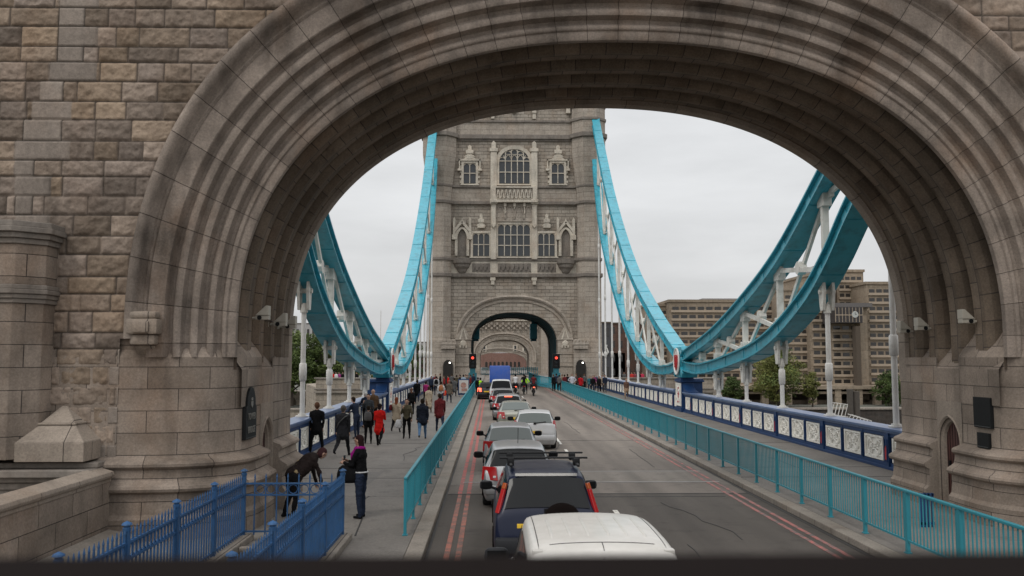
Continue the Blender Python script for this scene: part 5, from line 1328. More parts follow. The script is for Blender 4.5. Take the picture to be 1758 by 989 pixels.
def car(name, label, cat, x, y, rz, mat, W=1.72, Lg=4.1, H=1.45, kind='hatch', glassm=None, belt=.93, roof_y=.42, lamp='hatch', bars=None, group='cars queuing on the bridge', brake=False, rearglass=None):
    t_ = thing(name, label, cat, (x, y, 0), rz, group); w = W/2; gl = glassm or M_CGL; rg = rearglass or gl
    zr = H; ze = H-.06
    if kind == 'sedan':
        st = [(0, .28, .88, .50, .62, .86, .80, .66, .68), (.04, .20, .96, .52, .74, .92, .86, .84, .88), (.10, .18, .98, .55, .86, .93, .84, .93, .96), (.50, .18, 1, .56, .90, .95, .82, .97, 1.0), (1.12, .18, 1, .56, .92, .95, .68, ze-.02, zr-.02), (1.5, .18, 1, .56, .92, .95, .70, ze, zr), (2.4, .18, 1, .56, .92, .95, .70, ze, zr), (2.75, .18, 1, .56, .92, .95, .68, ze-.04, zr-.04), (3.45, .18, 1, .56, .90, .93, .80, .93, .97), (4.1, .18, .97, .55, .80, .88, .75, .82, .86), (4.35, .22, .88, .5, .62, .8, .7, .64, .66)]; iw, ir, iw2 = 3, 4, 7
    else:
        ry = roof_y
        st = [(0, .30, .86, .48, .60, .85, .80, .62, .64), (.035, .22, .95, .52, .70, .91, .86, .76, .80), (.10, .18, .98, .56, belt-.04, .93, .84, belt-.01, belt+.02), (ry*.9, .18, 1, .56, belt-.01, .945, .71, ze-.06, zr-.05), (ry+.25, .18, 1, .56, belt, .95, .71, ze, zr-.01), (ry+1.0, .18, 1, .56, belt, .95, .72, ze+.01, zr+.01), (Lg*.56, .18, 1, .56, belt, .95, .71, ze-.02, zr-.02), (Lg*.62, .18, 1, .56, belt, .95, .69, ze-.06, zr-.06), (Lg*.79, .18, 1, .56, belt-.03, .93, .82, belt+.02, belt+.05), (Lg*.93, .18, .96, .55, belt-.16, .88, .76, belt-.12, belt-.08), (Lg, .24, .86, .48, .58, .8, .7, .6, .62)]; iw, ir, iw2 = 2, 3, 7
    creased.clear(); creased.update([iw, ir])
    bd, G_ = body('body', st, w, mat, t_)
    glass_panel('rear_window', G_, iw, 7, ir, 10, t_, rg, both=True, u0=.10, u1=.93, v0=.10, v1=1.0, off=.016)
    glass_panel('windscreen', G_, iw2, 7, iw2+1, 10, t_, gl, both=True, u0=.05, u1=.9, v0=.10, v1=1.0, off=.012)
    for s in (-1, 1):
        for (a, c) in ((ir+.15, ir+1.05), (ir+1.15, ir+2.25), (ir+2.35, iw2+.55)): glass_panel('side_window', G_, a, 5, c, 7, t_, gl, side=s, u0=.03, u1=.97, v0=.12, v1=.86, off=.012)
        for yy in (.72 if kind != 'sedan' else .95, Lg-.78): arch_trim(t_, s*(w*1.0+.012), yy); wheel(t_, s*(w*.98-.09), yy)
        mirror(t_, s*(w*1.0+.13), Lg*.66, belt+.06, M_PLAS if lamp != 'hatchw' else M_BLACK)
    # lamps
    for s in (-1, 1):
        if lamp == 'suv':
            b = MB()
            pts = [(s*w*.885, .13, .98), (s*w*.955, .22, .98), (s*w*.80, .37, H-.18), (s*w*.74, .29, H-.18)]
            b2 = [Vector(p) for p in pts]; nn = Vector((s*.45, -.85, .2)).normalized()*.035
            f_ = .80
            lo = [b2[0], b2[1], b2[1].lerp(b2[2], f_), b2[0].lerp(b2[3], f_)]; hi = [b2[0].lerp(b2[3], f_), b2[1].lerp(b2[2], f_), b2[2], b2[3]]
            for nm, q, mm in (('tail_lamp', lo, M_LAMP), ('indicator_lamp', hi, M_AMB)):
                b = MB(); v = [tuple(p-nn) for p in q]+[tuple(p+nn) for p in q]; b.add(v, [(0, 1, 2, 3), (7, 6, 5, 4), (0, 4, 5, 1), (1, 5, 6, 2), (2, 6, 7, 3), (3, 7, 4, 0)]); b.build(nm, mm, t_, world=False, bevel=.01)
            rbox('bumper_lamp', t_, M_LAMP, s*w*.80-.1, s*w*.80+.1, -.05, .02, .52, .60)
        elif lamp == 'hatchw':
            b = MB(); q = [Vector(p) for p in ((s*w*.80, .09, .84), (s*w*.97, .22, .80), (s*w*.93, .30, 1.12), (s*w*.84, .20, 1.10))]; nn = Vector((s*.4, -.9, .1)).normalized()*.035
            v = [tuple(p-nn) for p in q]+[tuple(p+nn) for p in q]; b.add(v, [(0, 1, 2, 3), (7, 6, 5, 4), (0, 4, 5, 1), (1, 5, 6, 2), (2, 6, 7, 3), (3, 7, 4, 0)]); b.build('tail_lamp', M_LAMP, t_, world=False, bevel=.012)
        else:
            q = [Vector(p) for p in ((s*w*.56, -.01, .66), (s*w*1.0, .19, .66), (s*w*.97, .25, .97), (s*w*.60, .06, .97))]; nn = Vector((s*.3, -.9, .15)).normalized()*.035; q = [p+nn*1.1 for p in q]
            b = MB(); v = [tuple(p-nn) for p in q]+[tuple(p+nn) for p in q]; b.add(v, [(0, 1, 2, 3), (7, 6, 5, 4), (0, 4, 5, 1), (1, 5, 6, 2), (2, 6, 7, 3), (3, 7, 4, 0)]); tl = b.build('tail_lamp', STOPL if brake == 'all' else M_LAMP, t_, world=False, bevel=.012)
            rbox('reversing_lamp', tl, M_WCLR, s*w*.66-.04, s*w*.66+.04, -.045, -.02, .73, .78, .005)
    rbox('bumper', t_, M_PLAS if lamp in ('suv',) else mat, -w*.93, w*.93, -.06, .16, .34, .56, .05)
    rbox('number_plate', t_, M_PLATE, -.26-.24*(lamp == 'suv'), .26-.24*(lamp == 'suv'), -.035 if lamp != 'suv' else .03, -.005 if lamp != 'suv' else .06, .62 if lamp != 'suv' else .70, .73 if lamp != 'suv' else .83, .004)
    if brake == 'high':
        yy = roof_y*.9; rbox('high_brake_lamp', t_, STOPL, -.22, .22, yy-.06, yy-.01, H-.15, H-.10, .01)
    b = MB(); yy = G_[iw][7].y; z_ = G_[iw][7].z
    b.beam((-.02, yy-.01, z_+.05), (w*.5, yy+.03, z_+.11), .025, .02); b.box(-.05, .05, yy-.03, yy+.03, z_+.01, z_+.07); b.build('wiper', M_BLACK, t_, world=False)
    return t_, G_, bd
# nearest: white van, its roof fills the bottom of the picture
def van():
    t_ = thing('van', 'nearest vehicle, a white panel van with ribbed roof seen from above', 'van', (1.06, 8.35, 0), 0, None); w = .86; H = 1.80
    st = [(0, .34, .93, .55, .95, .95, .80, H-.30, H-.22), (.05, .30, .97, .58, 1.0, .965, .80, H-.13, H-.06), (.22, .26, 1, .6, 1.02, .97, .80, H-.07, H), (.9, .24, 1, .6, 1.03, .97, .80, H-.055, H+.015), (1.5, .24, 1, .6, 1.03, .97, .795, H-.06, H+.01), (1.95, .24, 1, .6, 1.03, .97, .785, H-.09, H-.02), (2.2, .24, 1, .6, 1.03, .97, .77, H-.15, H-.08), (2.95, .24, 1, .6, 1.02, .95, .80, 1.12, 1.18), (3.7, .26, .97, .58, .92, .9, .78, .96, 1.0), (3.95, .3, .86, .5, .68, .82, .7, .7, .72)]
    creased.clear(); creased.update([1, 6])
    bd, G_ = body('body', st, w, CP_W, t_)
    # pressed ribs and hinges on the roof, door gap lines
    M_SEAM = paint('panel_gap', (.05, .048, .045), rough=.7)
    def roofz(x, y):
        best = None
        ok, co, nn, ix = bd.ray_cast(Vector((x, y, 4)), Vector((0, 0, -1))); return co.z if ok else H
    for xx in (-.46, -.28, -.10, .10, .28, .46):
        b = MB(); pts = [(xx, y, roofz(xx, y)-.004) for y in [0.42+k*.14 for k in range(9)]]; b.tube(pts, [.002]+[.013]*7+[.002], 6, sx=1.6); b.build('roof_rib', CP_W, t_, world=False, smooth=0)
    for s in (-1, 1):
        b = MB(); pts = [(s*.605, y, roofz(s*.605, y)+.0005) for y in [.12+k*.16 for k in range(12)]]; b.tube(pts, .005, 4); b.build('roof_gutter', M_SEAM, t_, world=False)
        b = MB(); z = roofz(s*.62, .14); b.box(s*.62-.05, s*.62+.05, .10, .19, z-.03, z+.014); b.build('door_hinge', CP_W, t_, world=False, bevel=.008)
        glass_panel('side_window', G_, 4.9, 5, 6.5, 7, t_, M_CGL, side=s, u0=.05, u1=.97, v0=.1, v1=.9, off=.012)
        if s < 0: glass_panel('side_window', G_, 2.0, 5, 4.7, 7, t_, M_CGL, side=s, u0=.05, u1=.97, v0=.12, v1=.86, off=.012)
        arch_trim(t_, s*(w*1.0+.012), .8); wheel(t_, s*(w*.98-.09), .8); arch_trim(t_, s*(w+.012), 3.2); wheel(t_, s*(w*.98-.09), 3.2); mirror(t_, s*(w+.13), 2.55, 1.16, M_PLAS, .14)
        rbox('tail_lamp', t_, M_LAMP, s*w*.9-.06, s*w*.9+.05, -.02, .08, .85, 1.25)
        b = MB()
        for side_k in range(1): b.grid([(s*.40-.28, -.012+.0, 1.08), (s*.40+.28, -.012, 1.08), (s*.37-.26, .025, 1.44), (s*.37+.26, .025, 1.44)], 2, 2)
        b.build('rear_window', M_CGL, t_, world=False)
    glass_panel('windscreen', G_, 6, 7, 7, 10, t_, M_CGL, both=True, u0=.06, u1=.92, v0=.1, v1=1.0, off=.012)
    b = MB(); pts = [(x, .235, roofz(x, .235)+.0005) for x in [-.5+k*.1 for k in range(11)]]; b.tube(pts, .006, 4)
    pts = [(0, y, roofz(0, y)+.0005) for y in (.235, .18, .12, .07, .03)]; b.tube(pts, .005, 4); b.box(-.005, .005, -.004, .02, .5, 1.5); b.build('door_gap', M_SEAM, t_, world=False)
    rbox('high_brake_lamp', t_, M_LAMP, -.2, -.02, .005, .06, H-.20, H-.165, .008)
    rbox('bumper', t_, M_PLAS, -w*.96, w*.96, -.07, .14, .34, .56, .04); rbox('number_plate', t_, M_PLATE, -.26, .26, -.03, -.0, .66, .77, .004)
van()
t_, G_, bd = car('suv', 'dark navy off-roader with roof bars and tall red lamps, behind the white van', 'suv', .93, 14.7, 0, CP_NAVY, 1.78, 4.4, 1.63, 'hatch', belt=1.0, roof_y=.48, lamp='suv')
for s in (-1, 1): rbox('roof_rail', t_, M_BLACK, s*.58-.025, s*.58+.025, .75, 2.5, 1.66, 1.70, .01)
for yy in (1.15, 2.0):
    b = MB(); b.box(-.78, .78, yy-.035, yy+.035, 1.76, 1.79); rb = b.build('roof_bar', M_BLACK, t_, world=False, bevel=.01)
    for s in (-1, 1): rbox('clamp', rb, M_BLACK, s*.58-.06, s*.58+.06, yy-.07, yy+.07, 1.64, 1.775, .02)
b = MB(); b.box(-.52, .52, .40, .44, 1.555, 1.60); b.build('roof_edge_strip', M_CHR, t_, world=False)
b = MB(); pr = [(0, -.08), (.28, -.08), (.34, -.04), (.34, .1), (0, .1)]; b.lathe(pr, (.24, .0, .82), 24, 'y'); b.build('spare_wheel_cover', M_RUB, t_, world=False, smooth=40)
b = MB(); b.box(-.05, -.032, .03, .045, .90, .985); b.box(.032, .05, .03, .045, .90, .985); b.box(-.032, .032, .03, .045, .93, .95); b.build('letter_badge', M_CHR, t_, world=False); bpy.data.objects['letter_badge'].location = (-.09, .012, 0)
rbox('lower_bumper', t_, MATS['grey_plastic'], -.86, .86, -.10, .12, .36, .62, .05)
car('hatchback', 'silver hatchback with dark rear window and red lamps in front of the navy off-roader', 'car', .66, 21.1, 0, CP_SIL, 1.72, 4.0, 1.45)
b = MB(); b.tube([(0.66+.0, 21.9, 1.46), (.66, 21.65, 1.85)], .008, 5); b.build('aerial', M_BLACK, [o for o in bpy.data.objects if o.get('label', '').startswith('silver hatchback')][0])
car('car', 'silver car with pale greenish rear glass between the silver hatchback and the gold saloon', 'car', .62, 27.6, 0, CP_SIL, 1.72, 4.3, 1.44, 'hatch', rearglass=M_CGLT, roof_y=.6)
car('hatchback', 'small white hatchback standing out to the right at the centre line', 'car', 1.70, 34.6, R(-2), CP_WH, 1.70, 3.95, 1.46, 'hatch', lamp='hatchw', rearglass=M_CGLT, belt=.97, roof_y=.5)
car('saloon_car', 'champagne gold saloon with red lamps ahead of the white hatchback', 'car', 1.18, 42.5, 0, CP_GOLD, 1.74, 4.35, 1.43, 'sedan', rearglass=M_CGLT)
car('estate_car', 'silver estate with black roof rails and a lit high brake lamp', 'car', .98, 50.5, 0, CP_SIL, 1.76, 4.4, 1.48, 'hatch', brake='high', roof_y=.3)
t_ = [o for o in bpy.data.objects if o.get('label', '').startswith('silver estate')][0]
for s in (-1, 1): rbox('roof_rail', t_, M_BLACK, s*.62-.03, s*.62+.03, .5, 2.5, 1.50, 1.55, .01)
car('car', 'dark grey car half hidden behind the silver estate, left lamp showing', 'car', .82, 60.5, 0, CP_SILG, 1.78, 4.5, 1.46, 'hatch')
car('minivan', 'white people carrier with dark rear window just behind the blue truck', 'minivan', .80, 70, 0, CP_WH, 1.9, 4.6, 1.86, 'hatch', belt=1.08, roof_y=.25, lamp='hatch')
# blue box truck
t_ = thing('box_truck', 'tall bright blue box truck at the head of the queue', 'truck', (.80, 79.5, 0))
rbox('cargo_box', t_, CP_BLUE, -.92, .92, 0, 3.6, .75, 2.84, .06); rbox('chassis', t_, M_PLAS, -.9, .9, .1, 5.2, .4, .74, .02)
for k in (-.90, .88): rbox('corner_post', t_, CP_BLUE, k-.02, k+.04, -.02, .04, .8, 2.8, .01)
rbox('cab', t_, CP_WH, -.95, .95, 3.7, 5.3, .5, 2.2, .18)
for s in (-1, 1):
    rbox('tail_lamp', t_, M_LAMP, s*.85-.08, s*.85+.08, -.03, .05, .55, .68)
    for yy in (.9, 4.6): wheel(t_, s*.82, yy, .36, .24)
car('car', 'dark car on the left of the blue truck with an orange lamp lit', 'car', -.35, 76.5, 0, CP_DARK, 1.6, 3.9, 1.45, 'hatch', brake='all')
# motorcycles
def motorcycle(x, y, label, lit=True):
    t_ = thing('motorcycle', label, 'motorcycle', (x, y, 0), 0, 'motorcycles at the head of the right lane')
    for yy in (.3, 1.65):
        b = MB(); b.lathe([(.2, -.05), (.31, -.05), (.33, 0), (.31, .05), (.2, .05), (.2, -.05)], (0, yy, .33), 18, 'x'); wh = b.build('wheel', M_TYRE, t_, world=False); b = MB()
        for k in range(5): a = 2*math.pi*k/5; b.beam((0, yy, .33), (0, yy+.2*math.cos(a), .33+.2*math.sin(a)), .03, .03, (1, 0, 0))
        b.build('rim', M_RIM, wh, world=False)
    b = MB(); b.tube([(0, .1, .82), (0, .5, .78), (0, .9, .80), (0, 1.15, .98), (0, 1.45, .95)], [.10, .15, .14, .20, .10], 10); b.tube([(0, .5, .6), (0, .9, .42), (0, 1.25, .5)], [.1, .2, .12], 8); b.build('body', CP_DARK, t_, world=False, smooth=0)
    b = MB(); b.tube([(-.36, 1.25, 1.08), (0, 1.35, 1.02), (.36, 1.25, 1.08)], .025, 6); b.tube([(0, 1.4, 1.0), (0, 1.65, .35)], .04, 6); b.build('handlebar', M_BLACK, t_, world=False)
    rbox('tail_box', t_, M_BLACK, -.22, .22, -.12, .25, .86, 1.15, .05); rbox('tail_lamp', t_, STOPL if lit else M_LAMP, -.09, .09, -.15, -.12, .78, .86, .01); b = MB(); b.tube([(.16, .0, .38), (.16, .8, .36)], .05, 8); b.build('exhaust', M_CHR, t_, world=False)
motorcycle(2.35, 85.0, 'motorcycle with lit tail lamp just right of the blue truck'); motorcycle(4.0, 83.0, 'motorcycle with lit tail lamp farther right near the lane centre')
motorcycle(3.2, 86.0, 'motorcycle between two others at the head of the queue', False)
# ------------------------------------------------------------------ people
CL = {}
def cloth(col, rough=.85):
    k = tuple(round(c, 3) for c in col)
    if k not in CL: CL[k] = paint('cloth_%d' % len(CL), k, rough=rough, var=.14, nscale=9, spec=.08, bump=.02)
    return CL[k]
SKIN = paint('skin', (.42, .25, .18), rough=.55, var=.05); SKIN2 = paint('skin_tan', (.25, .14, .095), rough=.55, var=.05)
BLK = (.009, .009, .010); NVY = (.02, .028, .05); JEAN = (.07, .11, .18); DJ = (.025, .035, .06); GRY = (.10, .10, .10); BRN = (.10, .06, .035); BEI = (.38, .31, .23); MAR = (.12, .02, .022)
RED = (.55, .015, .012); WHT = (.6, .6, .6); OLV = (.08, .07, .045); HIV = (.45, .85, .05); TAN = (.26, .18, .11); PNK = (.35, .03, .15); LBL = (.30, .38, .46)
def capsule(b, p0, p1, r0, r1, n=10, side=None, flat=1.0):
    p0, p1 = Vector(p0), Vector(p1); d = (p1-p0); l = d.length; d = d/l if l > 1e-6 else Vector((0, 0, 1))
    a = Vector(side) if side else (Vector((1, 0, 0)) if abs(d.x) < .8 else Vector((0, 1, 0)))
    a = (a-d*a.dot(d)).normalized(); c = d.cross(a); o = len(b.v); rings = []
    for k in range(1, 5): th = math.pi/2*k/4; rings.append((p0-d*r0*math.cos(th)*.999, r0*math.sin(th)))
    for k in range(0, 4): th = math.pi/2*k/4; rings.append((p1+d*r1*math.sin(th), r1*math.cos(th)))
    b.v.append(tuple(p0-d*r0))
    for (q, r) in rings:
        for k in range(n): t = 2*math.pi*k/n; b.v.append(tuple(q+(a*math.cos(t)+c*math.sin(t)*flat)*r))
    b.v.append(tuple(p1+d*r1)); m = len(rings)
    for k in range(n): b.f.append((o, o+1+(k+1) % n, o+1+k))
    for i in range(m-1):
        for k in range(n): b.f.append((o+1+i*n+k, o+1+i*n+(k+1) % n, o+1+(i+1)*n+(k+1) % n, o+1+(i+1)*n+k))
    e_ = o+1+m*n
    for k in range(n): b.f.append((o+1+(m-1)*n+k, o+1+(m-1)*n+(k+1) % n, e_))
def hand(b, w, d, s, h, curl=.6, mi=0):
    """palm, four unequal bent fingers and a thumb leaving the palm side; w wrist, d direction, s thumb side"""
    d = Vector(d).normalized(); s = Vector(s); s = (s-d*s.dot(d)).normalized(); n = d.cross(s)
    k = h/1.72; w = Vector(w)
    b.beam(w-d*.01, w+d*.085*k, .030*k, .078*k, s, mi)
    for i, (o, L_) in enumerate(((.030, .068), (.010, .078), (-.010, .072), (-.030, .056))):
        p = w+d*.08*k+s*o*k; q = p+(d*math.cos(curl*.5)+n*math.sin(curl*.5))*L_*.5*k; r = q+(d*math.cos(curl*1.6)+n*math.sin(curl*1.6))*L_*.5*k
        b.tube([p, q, r], [.0095*k, .0085*k, .0065*k], 5, mi)
    p = w+d*.02*k+s*.034*k; q = p+(d*.6+s*.8).normalized()*.035*k; r = q+(d*.9+s*.3+n*.3).normalized()*.03*k
    b.tube([p, q, r], [.012*k, .010*k, .008*k], 5, mi)
def person(label, px, py, h=1.72, head=0, pose='walk', top=BLK, leg=BLK, hair=(.02, .015, .01), shoe=BLK, coat=0, skirt=0, hairlen=0, hat=None, hood=False, female=False, phase=0, skin=None, lean=0, arms='swing', group=None, z0=.13, Y=None, X=None, bald=False, fat=1.0, det=1, collar=None, sit=False, vest=None):
    if Y is None: X, Y = G(px, py, z0)
    elif X is None: X = P(px, 600, Y)[0]
    skn = skin or SKIN
    b = MB(); caps = []       # (p0,p1,r0,r1,mat)
    def C(p0, p1, r0, r1, m, side=None, flat=1.0):
        capsule(b, p0, p1, r0*h, r1*h, 10, side, flat); caps.append((Vector(p0), Vector(p1), r0*h, r1*h, m))
    H_ = lambda z: z*h
    la = R(lean)
    hipz = .50 if not sit else .50
    def B(x, y, z):     # body-space point above the hips, leaned forward
        zz = (z-hipz)*h; return Vector((x*h, y*h+zz*math.sin(la), hipz*h+zz*math.cos(la)-y*h*math.sin(la)*.0))
    sw = .112 if female else .126; hw_ = .056
    # torso
    C(B(-.02, 0, .52), B(.02, 0, .52), .076*fat, .076*fat, 'leg' if not coat else 'top', (0, 1, 0), 1.0)
    C(B(0, 0, .54), B(0, .004, .68), .088*fat, .090*fat, 'top', (1, 0, 0), .78)
    C(B(-.05, .0, .745), B(.05, .0, .745), .062*fat, .062*fat, 'top', (0, 0, 1), 1)
    C(B(0, .004, .66), B(0, 0, .755), .096*fat, .096*fat, 'top', (1, 0, 0), .72)
    C(B(-sw+.024, 0, .797), B(sw-.024, 0, .797), .035, .035, 'top')
    for s in (-1, 1): C(B(s*.012, 0, .835), B(s*.085, 0, .806), .026, .028, 'top')
    C(B(0, 0, .80), B(0, .006, .865), .040, .030, 'skin' if not hood else 'top')
    if hood or collar: C(B(-.02, -.01, .835), B(.02, -.01, .835), .047, .047, 'top')
    # head
    hc = B(0, .012, .925) if lean < 30 else B(0, .06, .895)
    hd = [('c', hc)]
    hb = MB()
    up = Vector((0, math.sin(la*.8), math.cos(la*.8))); fw = Vector((0, math.cos(la*.8), -math.sin(la*.8)))
    C(hc-up*.012*h, hc+up*.018*h, .046, .052, 'skin', (1, 0, 0), 1.12)
    C(hc-up*.036*h+fw*.016*h, hc-up*.03*h+fw*.016*h, .030, .034, 'skin')
    C(hc+fw*.056*h-up*.010*h, hc+fw*.050*h+up*.012*h, .010, .006, 'skin')
    for s in (-1, 1): C(hc+Vector((s*.051*h, 0, 0))-up*.008*h, hc+Vector((s*.053*h, 0, 0))+up*.006*h, .009, .010, 'skin')
    # legs
    legs = []
    for s in (-1, 1):
        if pose == 'walk': a = R(24)*s*(1 if phase == 0 else -1); kb = R(30) if a < 0 else R(6)
        elif pose == 'stand': a = R(2)*s; kb = R(3)
        elif pose == 'wide': a = 0; kb = R(2)
        elif pose == 'ride': a = R(68); kb = R(80)
        else: a = R(4)*s; kb = R(14)
        hx = s*hw_*h; hp = Vector((hx, 0, .50*h)); th = .245*h; sh_ = .235*h
        spread = .012*s if pose != 'wide' else .045*s
        if pose == 'ride': spread = .08*s
        kn = hp+Vector((spread*h, math.sin(a)*th, -math.cos(a)*th)); an = kn+Vector((spread*h*.5, math.sin(a-kb)*sh_, -math.cos(a-kb)*sh_))
        legs.append((hp, kn, an, s, a-kb))
    low = min(l[2].z for l in legs)-.03*h; dz = -low
    if pose == 'ride': dz = .28
    for hp, kn, an, s, aa in legs:
        C(hp, kn, .056*fat, .038, 'leg'); C(kn, an, .038, .024, 'leg')
        f = Vector((0, .078*h, -.012*h)) if pose != 'walk' or aa > 0 else Vector((0, .065*h, -.045*h))
        C(an+Vector((0, -.012*h, -.012*h)), an+f, .020, .017, 'shoe')
    # coat / skirt flare
    if coat or skirt:
        zt_, zb_ = .56, (.50-coat if coat else .50-skirt)
        m = 'top' if coat else 'leg'
        n = 4
        for k in range(n): z = zt_+(zb_-zt_)*k/(n-1); r = .074+.022*k/(n-1)+(.012 if female else 0)*k/(n-1); C(B(-.018, 0, z), B(.018, 0, z), r*fat, r*fat, m, (0, 0, 1), .95)
    # arms
    hands = []
    for s in (-1, 1):
        sh = B(s*(sw-.012), 0, .792); ua, fa = .165*h, .145*h
        if arms == 'swing': g = R(20)*s*(-1 if phase == 0 else 1); e1 = Vector((s*.07, math.sin(g), -math.cos(g))); g2 = g+R(22); e2 = Vector((s*.04, math.sin(g2), -math.cos(g2)))
        elif arms == 'down': e1 = Vector((s*.08, -.03, -1)); e2 = Vector((s*.0, .14, -1))
        elif arms == 'phone': e1 = Vector((s*.12, .35, -.95)); e2 = Vector((-s*.45, .95, .22 if s > 0 else .15))
        elif arms == 'face': e1 = Vector((s*.2, .25, -.95)); e2 = Vector((-s*.3, .5, .9)) if s > 0 else Vector((0, .1, -1))
        elif arms == 'reach': e1 = Vector((s*.02, .45, -1)); e2 = Vector((-s*.1, .25, -1))
        elif arms == 'bars': e1 = Vector((s*.25, .7, -.7)); e2 = Vector((-s*.05, 1, -.25))
        elif arms == 'pockets': e1 = Vector((s*.10, -.10, -1)); e2 = Vector((-s*.10, .3, -.95))
        elif arms == 'hips': e1 = Vector((s*.6, -.2, -.8)); e2 = Vector((-s*.7, .3, -.5))
        elif arms == 'rail': e1 = Vector((s*.1, .5, -.85)); e2 = Vector((-s*.1, .9, -.2))
        e1.normalize(); e2.normalize(); el = sh+e1*ua; wr = el+e2*fa
        C(sh, el, .034, .028, 'top'); C(el, wr, .028, .019, 'top'); C(wr, wr+e2*.012*h, .0165, .015, 'skin'); hands.append((wr+e2*.01*h, e2, s))
    o = b.build('person', [cloth(top), cloth(leg), cloth(shoe), skn], None)
    for v in o.data.vertices: v.co.z += dz
    md = o.modifiers.new('r', 'REMESH'); md.mode = 'VOXEL'; md.voxel_size = (.014 if det == 2 else (.024 if det == 1 else .036)); 
    ms = o.modifiers.new('s', 'SMOOTH'); ms.iterations = 3 if det == 2 else 2; ms.factor = .5
    bake(o); me = o.data
    me.materials.clear()
    for mm in (cloth(top), cloth(leg), cloth(shoe), skn): me.materials.append(mm)
    idx = {'top': 0, 'leg': 1, 'shoe': 2, 'skin': 3}
    dd = Vector((0, 0, dz))
    for p in me.polygons:
        c = p.center-dd; best = 1e9; bm_ = 0
        for p0, p1, r0, r1, m in caps:
            ab = p1-p0; t_ = max(0, min(1, (c-p0).dot(ab)/max(ab.length_squared, 1e-9))); d_ = (c-(p0+ab*t_)).length-(r0+(r1-r0)*t_)
            if m == 'top' : d_ -= .004
            if d_ < best: best = d_; bm_ = idx[m]
        p.material_index = bm_; p.use_smooth = True
    if det:     # cloth folds
        sk = set(); nrm = [v.normal.copy() for v in me.vertices]
        for p in me.polygons:
            if p.material_index > 1: sk.update(p.vertices)
        for v in me.vertices:
            if v.index not in sk:
                q = v.co*9+Vector((X, Y, 0)); v.co += nrm[v.index]*(.016*noise.noise(q)+.010*noise.noise(Vector((q.x*2.2, q.y*2.2, q.z*3.4))))
    # hands, eyes and mouth joined into the same body mesh
    hb = MB()
    for wr, e2, s in hands:
        hand(hb, wr+dd, e2, Vector((-s*.3, 1, 0)) if abs(e2.y) < .7 else Vector((-s, 0, .6)), h, .7, 3)
    ev = MB()
    for s in (-1, 1):
        q = hc+dd+fw*.0555*h+Vector((s*.018*h, 0, 0))+up*.006*h; capsule(ev, q, q+fw*.001, .0045*h, .0045*h, 6)
    q = hc+dd+fw*.048*h-up*.030*h; ev.beam(q-Vector((.012*h, 0, 0)), q+Vector((.012*h, 0, 0)), .012*h, .004*h)
    import bmesh
    bm = bmesh.new(); bm.from_mesh(me)
    for mb_, mi in ((hb, 3), (ev, 4)):
        vs_ = [bm.verts.new(v) for v in mb_.v]
        for f in mb_.f:
            try: fc = bm.faces.new([vs_[i] for i in f]); fc.material_index = mi; fc.smooth = True
            except Exception: pass
    bm.to_mesh(me); bm.free(); me.materials.append(M_BLACK)
    o.location = (X, Y, z0 if pose != 'ride' else 0); o.rotation_euler = (0, 0, R(head)); tag(o, label, 'person', group)
    # hair / hat as children
    def child(name, mbx, mat, sm=1):
        c = mbx.build(name, mat, None, world=False)
        c.parent = o
        if sm:
            m3 = c.modifiers.new('r', 'REMESH'); m3.mode = 'VOXEL'; m3.voxel_size = .014 if det == 2 else .022; bake(c); c.data.materials.clear(); c.data.materials.append(mat); c.data.polygons.foreach_set('use_smooth', [True]*len(c.data.polygons))
        return c
    hm = MB(); k = hc+dd
    if hat or not bald:
        capsule(hm, k+up*.012*h-fw*.008*h, k+up*.026*h-fw*.006*h, .055*h, .053*h, 10, (1, 0, 0), 1.1)
        if hairlen: 
            capsule(hm, k-fw*.022*h+up*.01*h, k-fw*.040*h-up*hairlen*h, .050*h, .040*h, 10, (1, 0, 0), .75)
        elif not hat: capsule(hm, k-fw*.018*h, k-fw*.020*h-up*.022*h, .048*h, .040*h, 10, (1, 0, 0), 1)
        if hat: capsule(hm, k-fw*.010*h, k-fw*.012*h-up*.018*h, .053*h, .048*h, 10, (1, 0, 0), 1.1)
        child('hat' if hat else 'hair', hm, cloth(hat or hair))
    if vest:
        vm = MB(); capsule(vm, B(0, .004, .60)+dd, B(0, 0, .77)+dd, .090*h*fat, .096*h*fat, 12, (1, 0, 0), .80); child('vest', vm, cloth(vest))
    o['_h'] = h
    return o, (X, Y), B, dd
def near_obj(o, loc):     # world point of a local point on a person
    m = Matrix.Rotation(o.rotation_euler.z, 3, 'Z'); return Vector(o.location)+m @ Vector(loc)
def bag(o, name, label, loc, size, mat, cat, strap=None, group=None):
    w_ = near_obj(o, loc); t_ = thing(name, label, cat, w_, o.rotation_euler.z, group); b = MB(); a, c, d = size
    b.lathe([(0, -.5), (.5, -.5), (.62, -.3), (.6, 0), (.5, .35), (.32, .5), (0, .5)], (0, 0, 0), 14)
    b.v = [(x*a*1.0, y*c*1.0, z*d) for x, y, z in b.v]
    bd = b.build('bag_body', mat, t_, world=False, smooth=0)
    if strap:
        b = MB(); pts = [Vector(p)-Vector(loc) for p in strap]; b.tube(pts, .014, 6, sx=1.7); b.build('strap', mat, t_, world=False, smooth=0)
    return t_
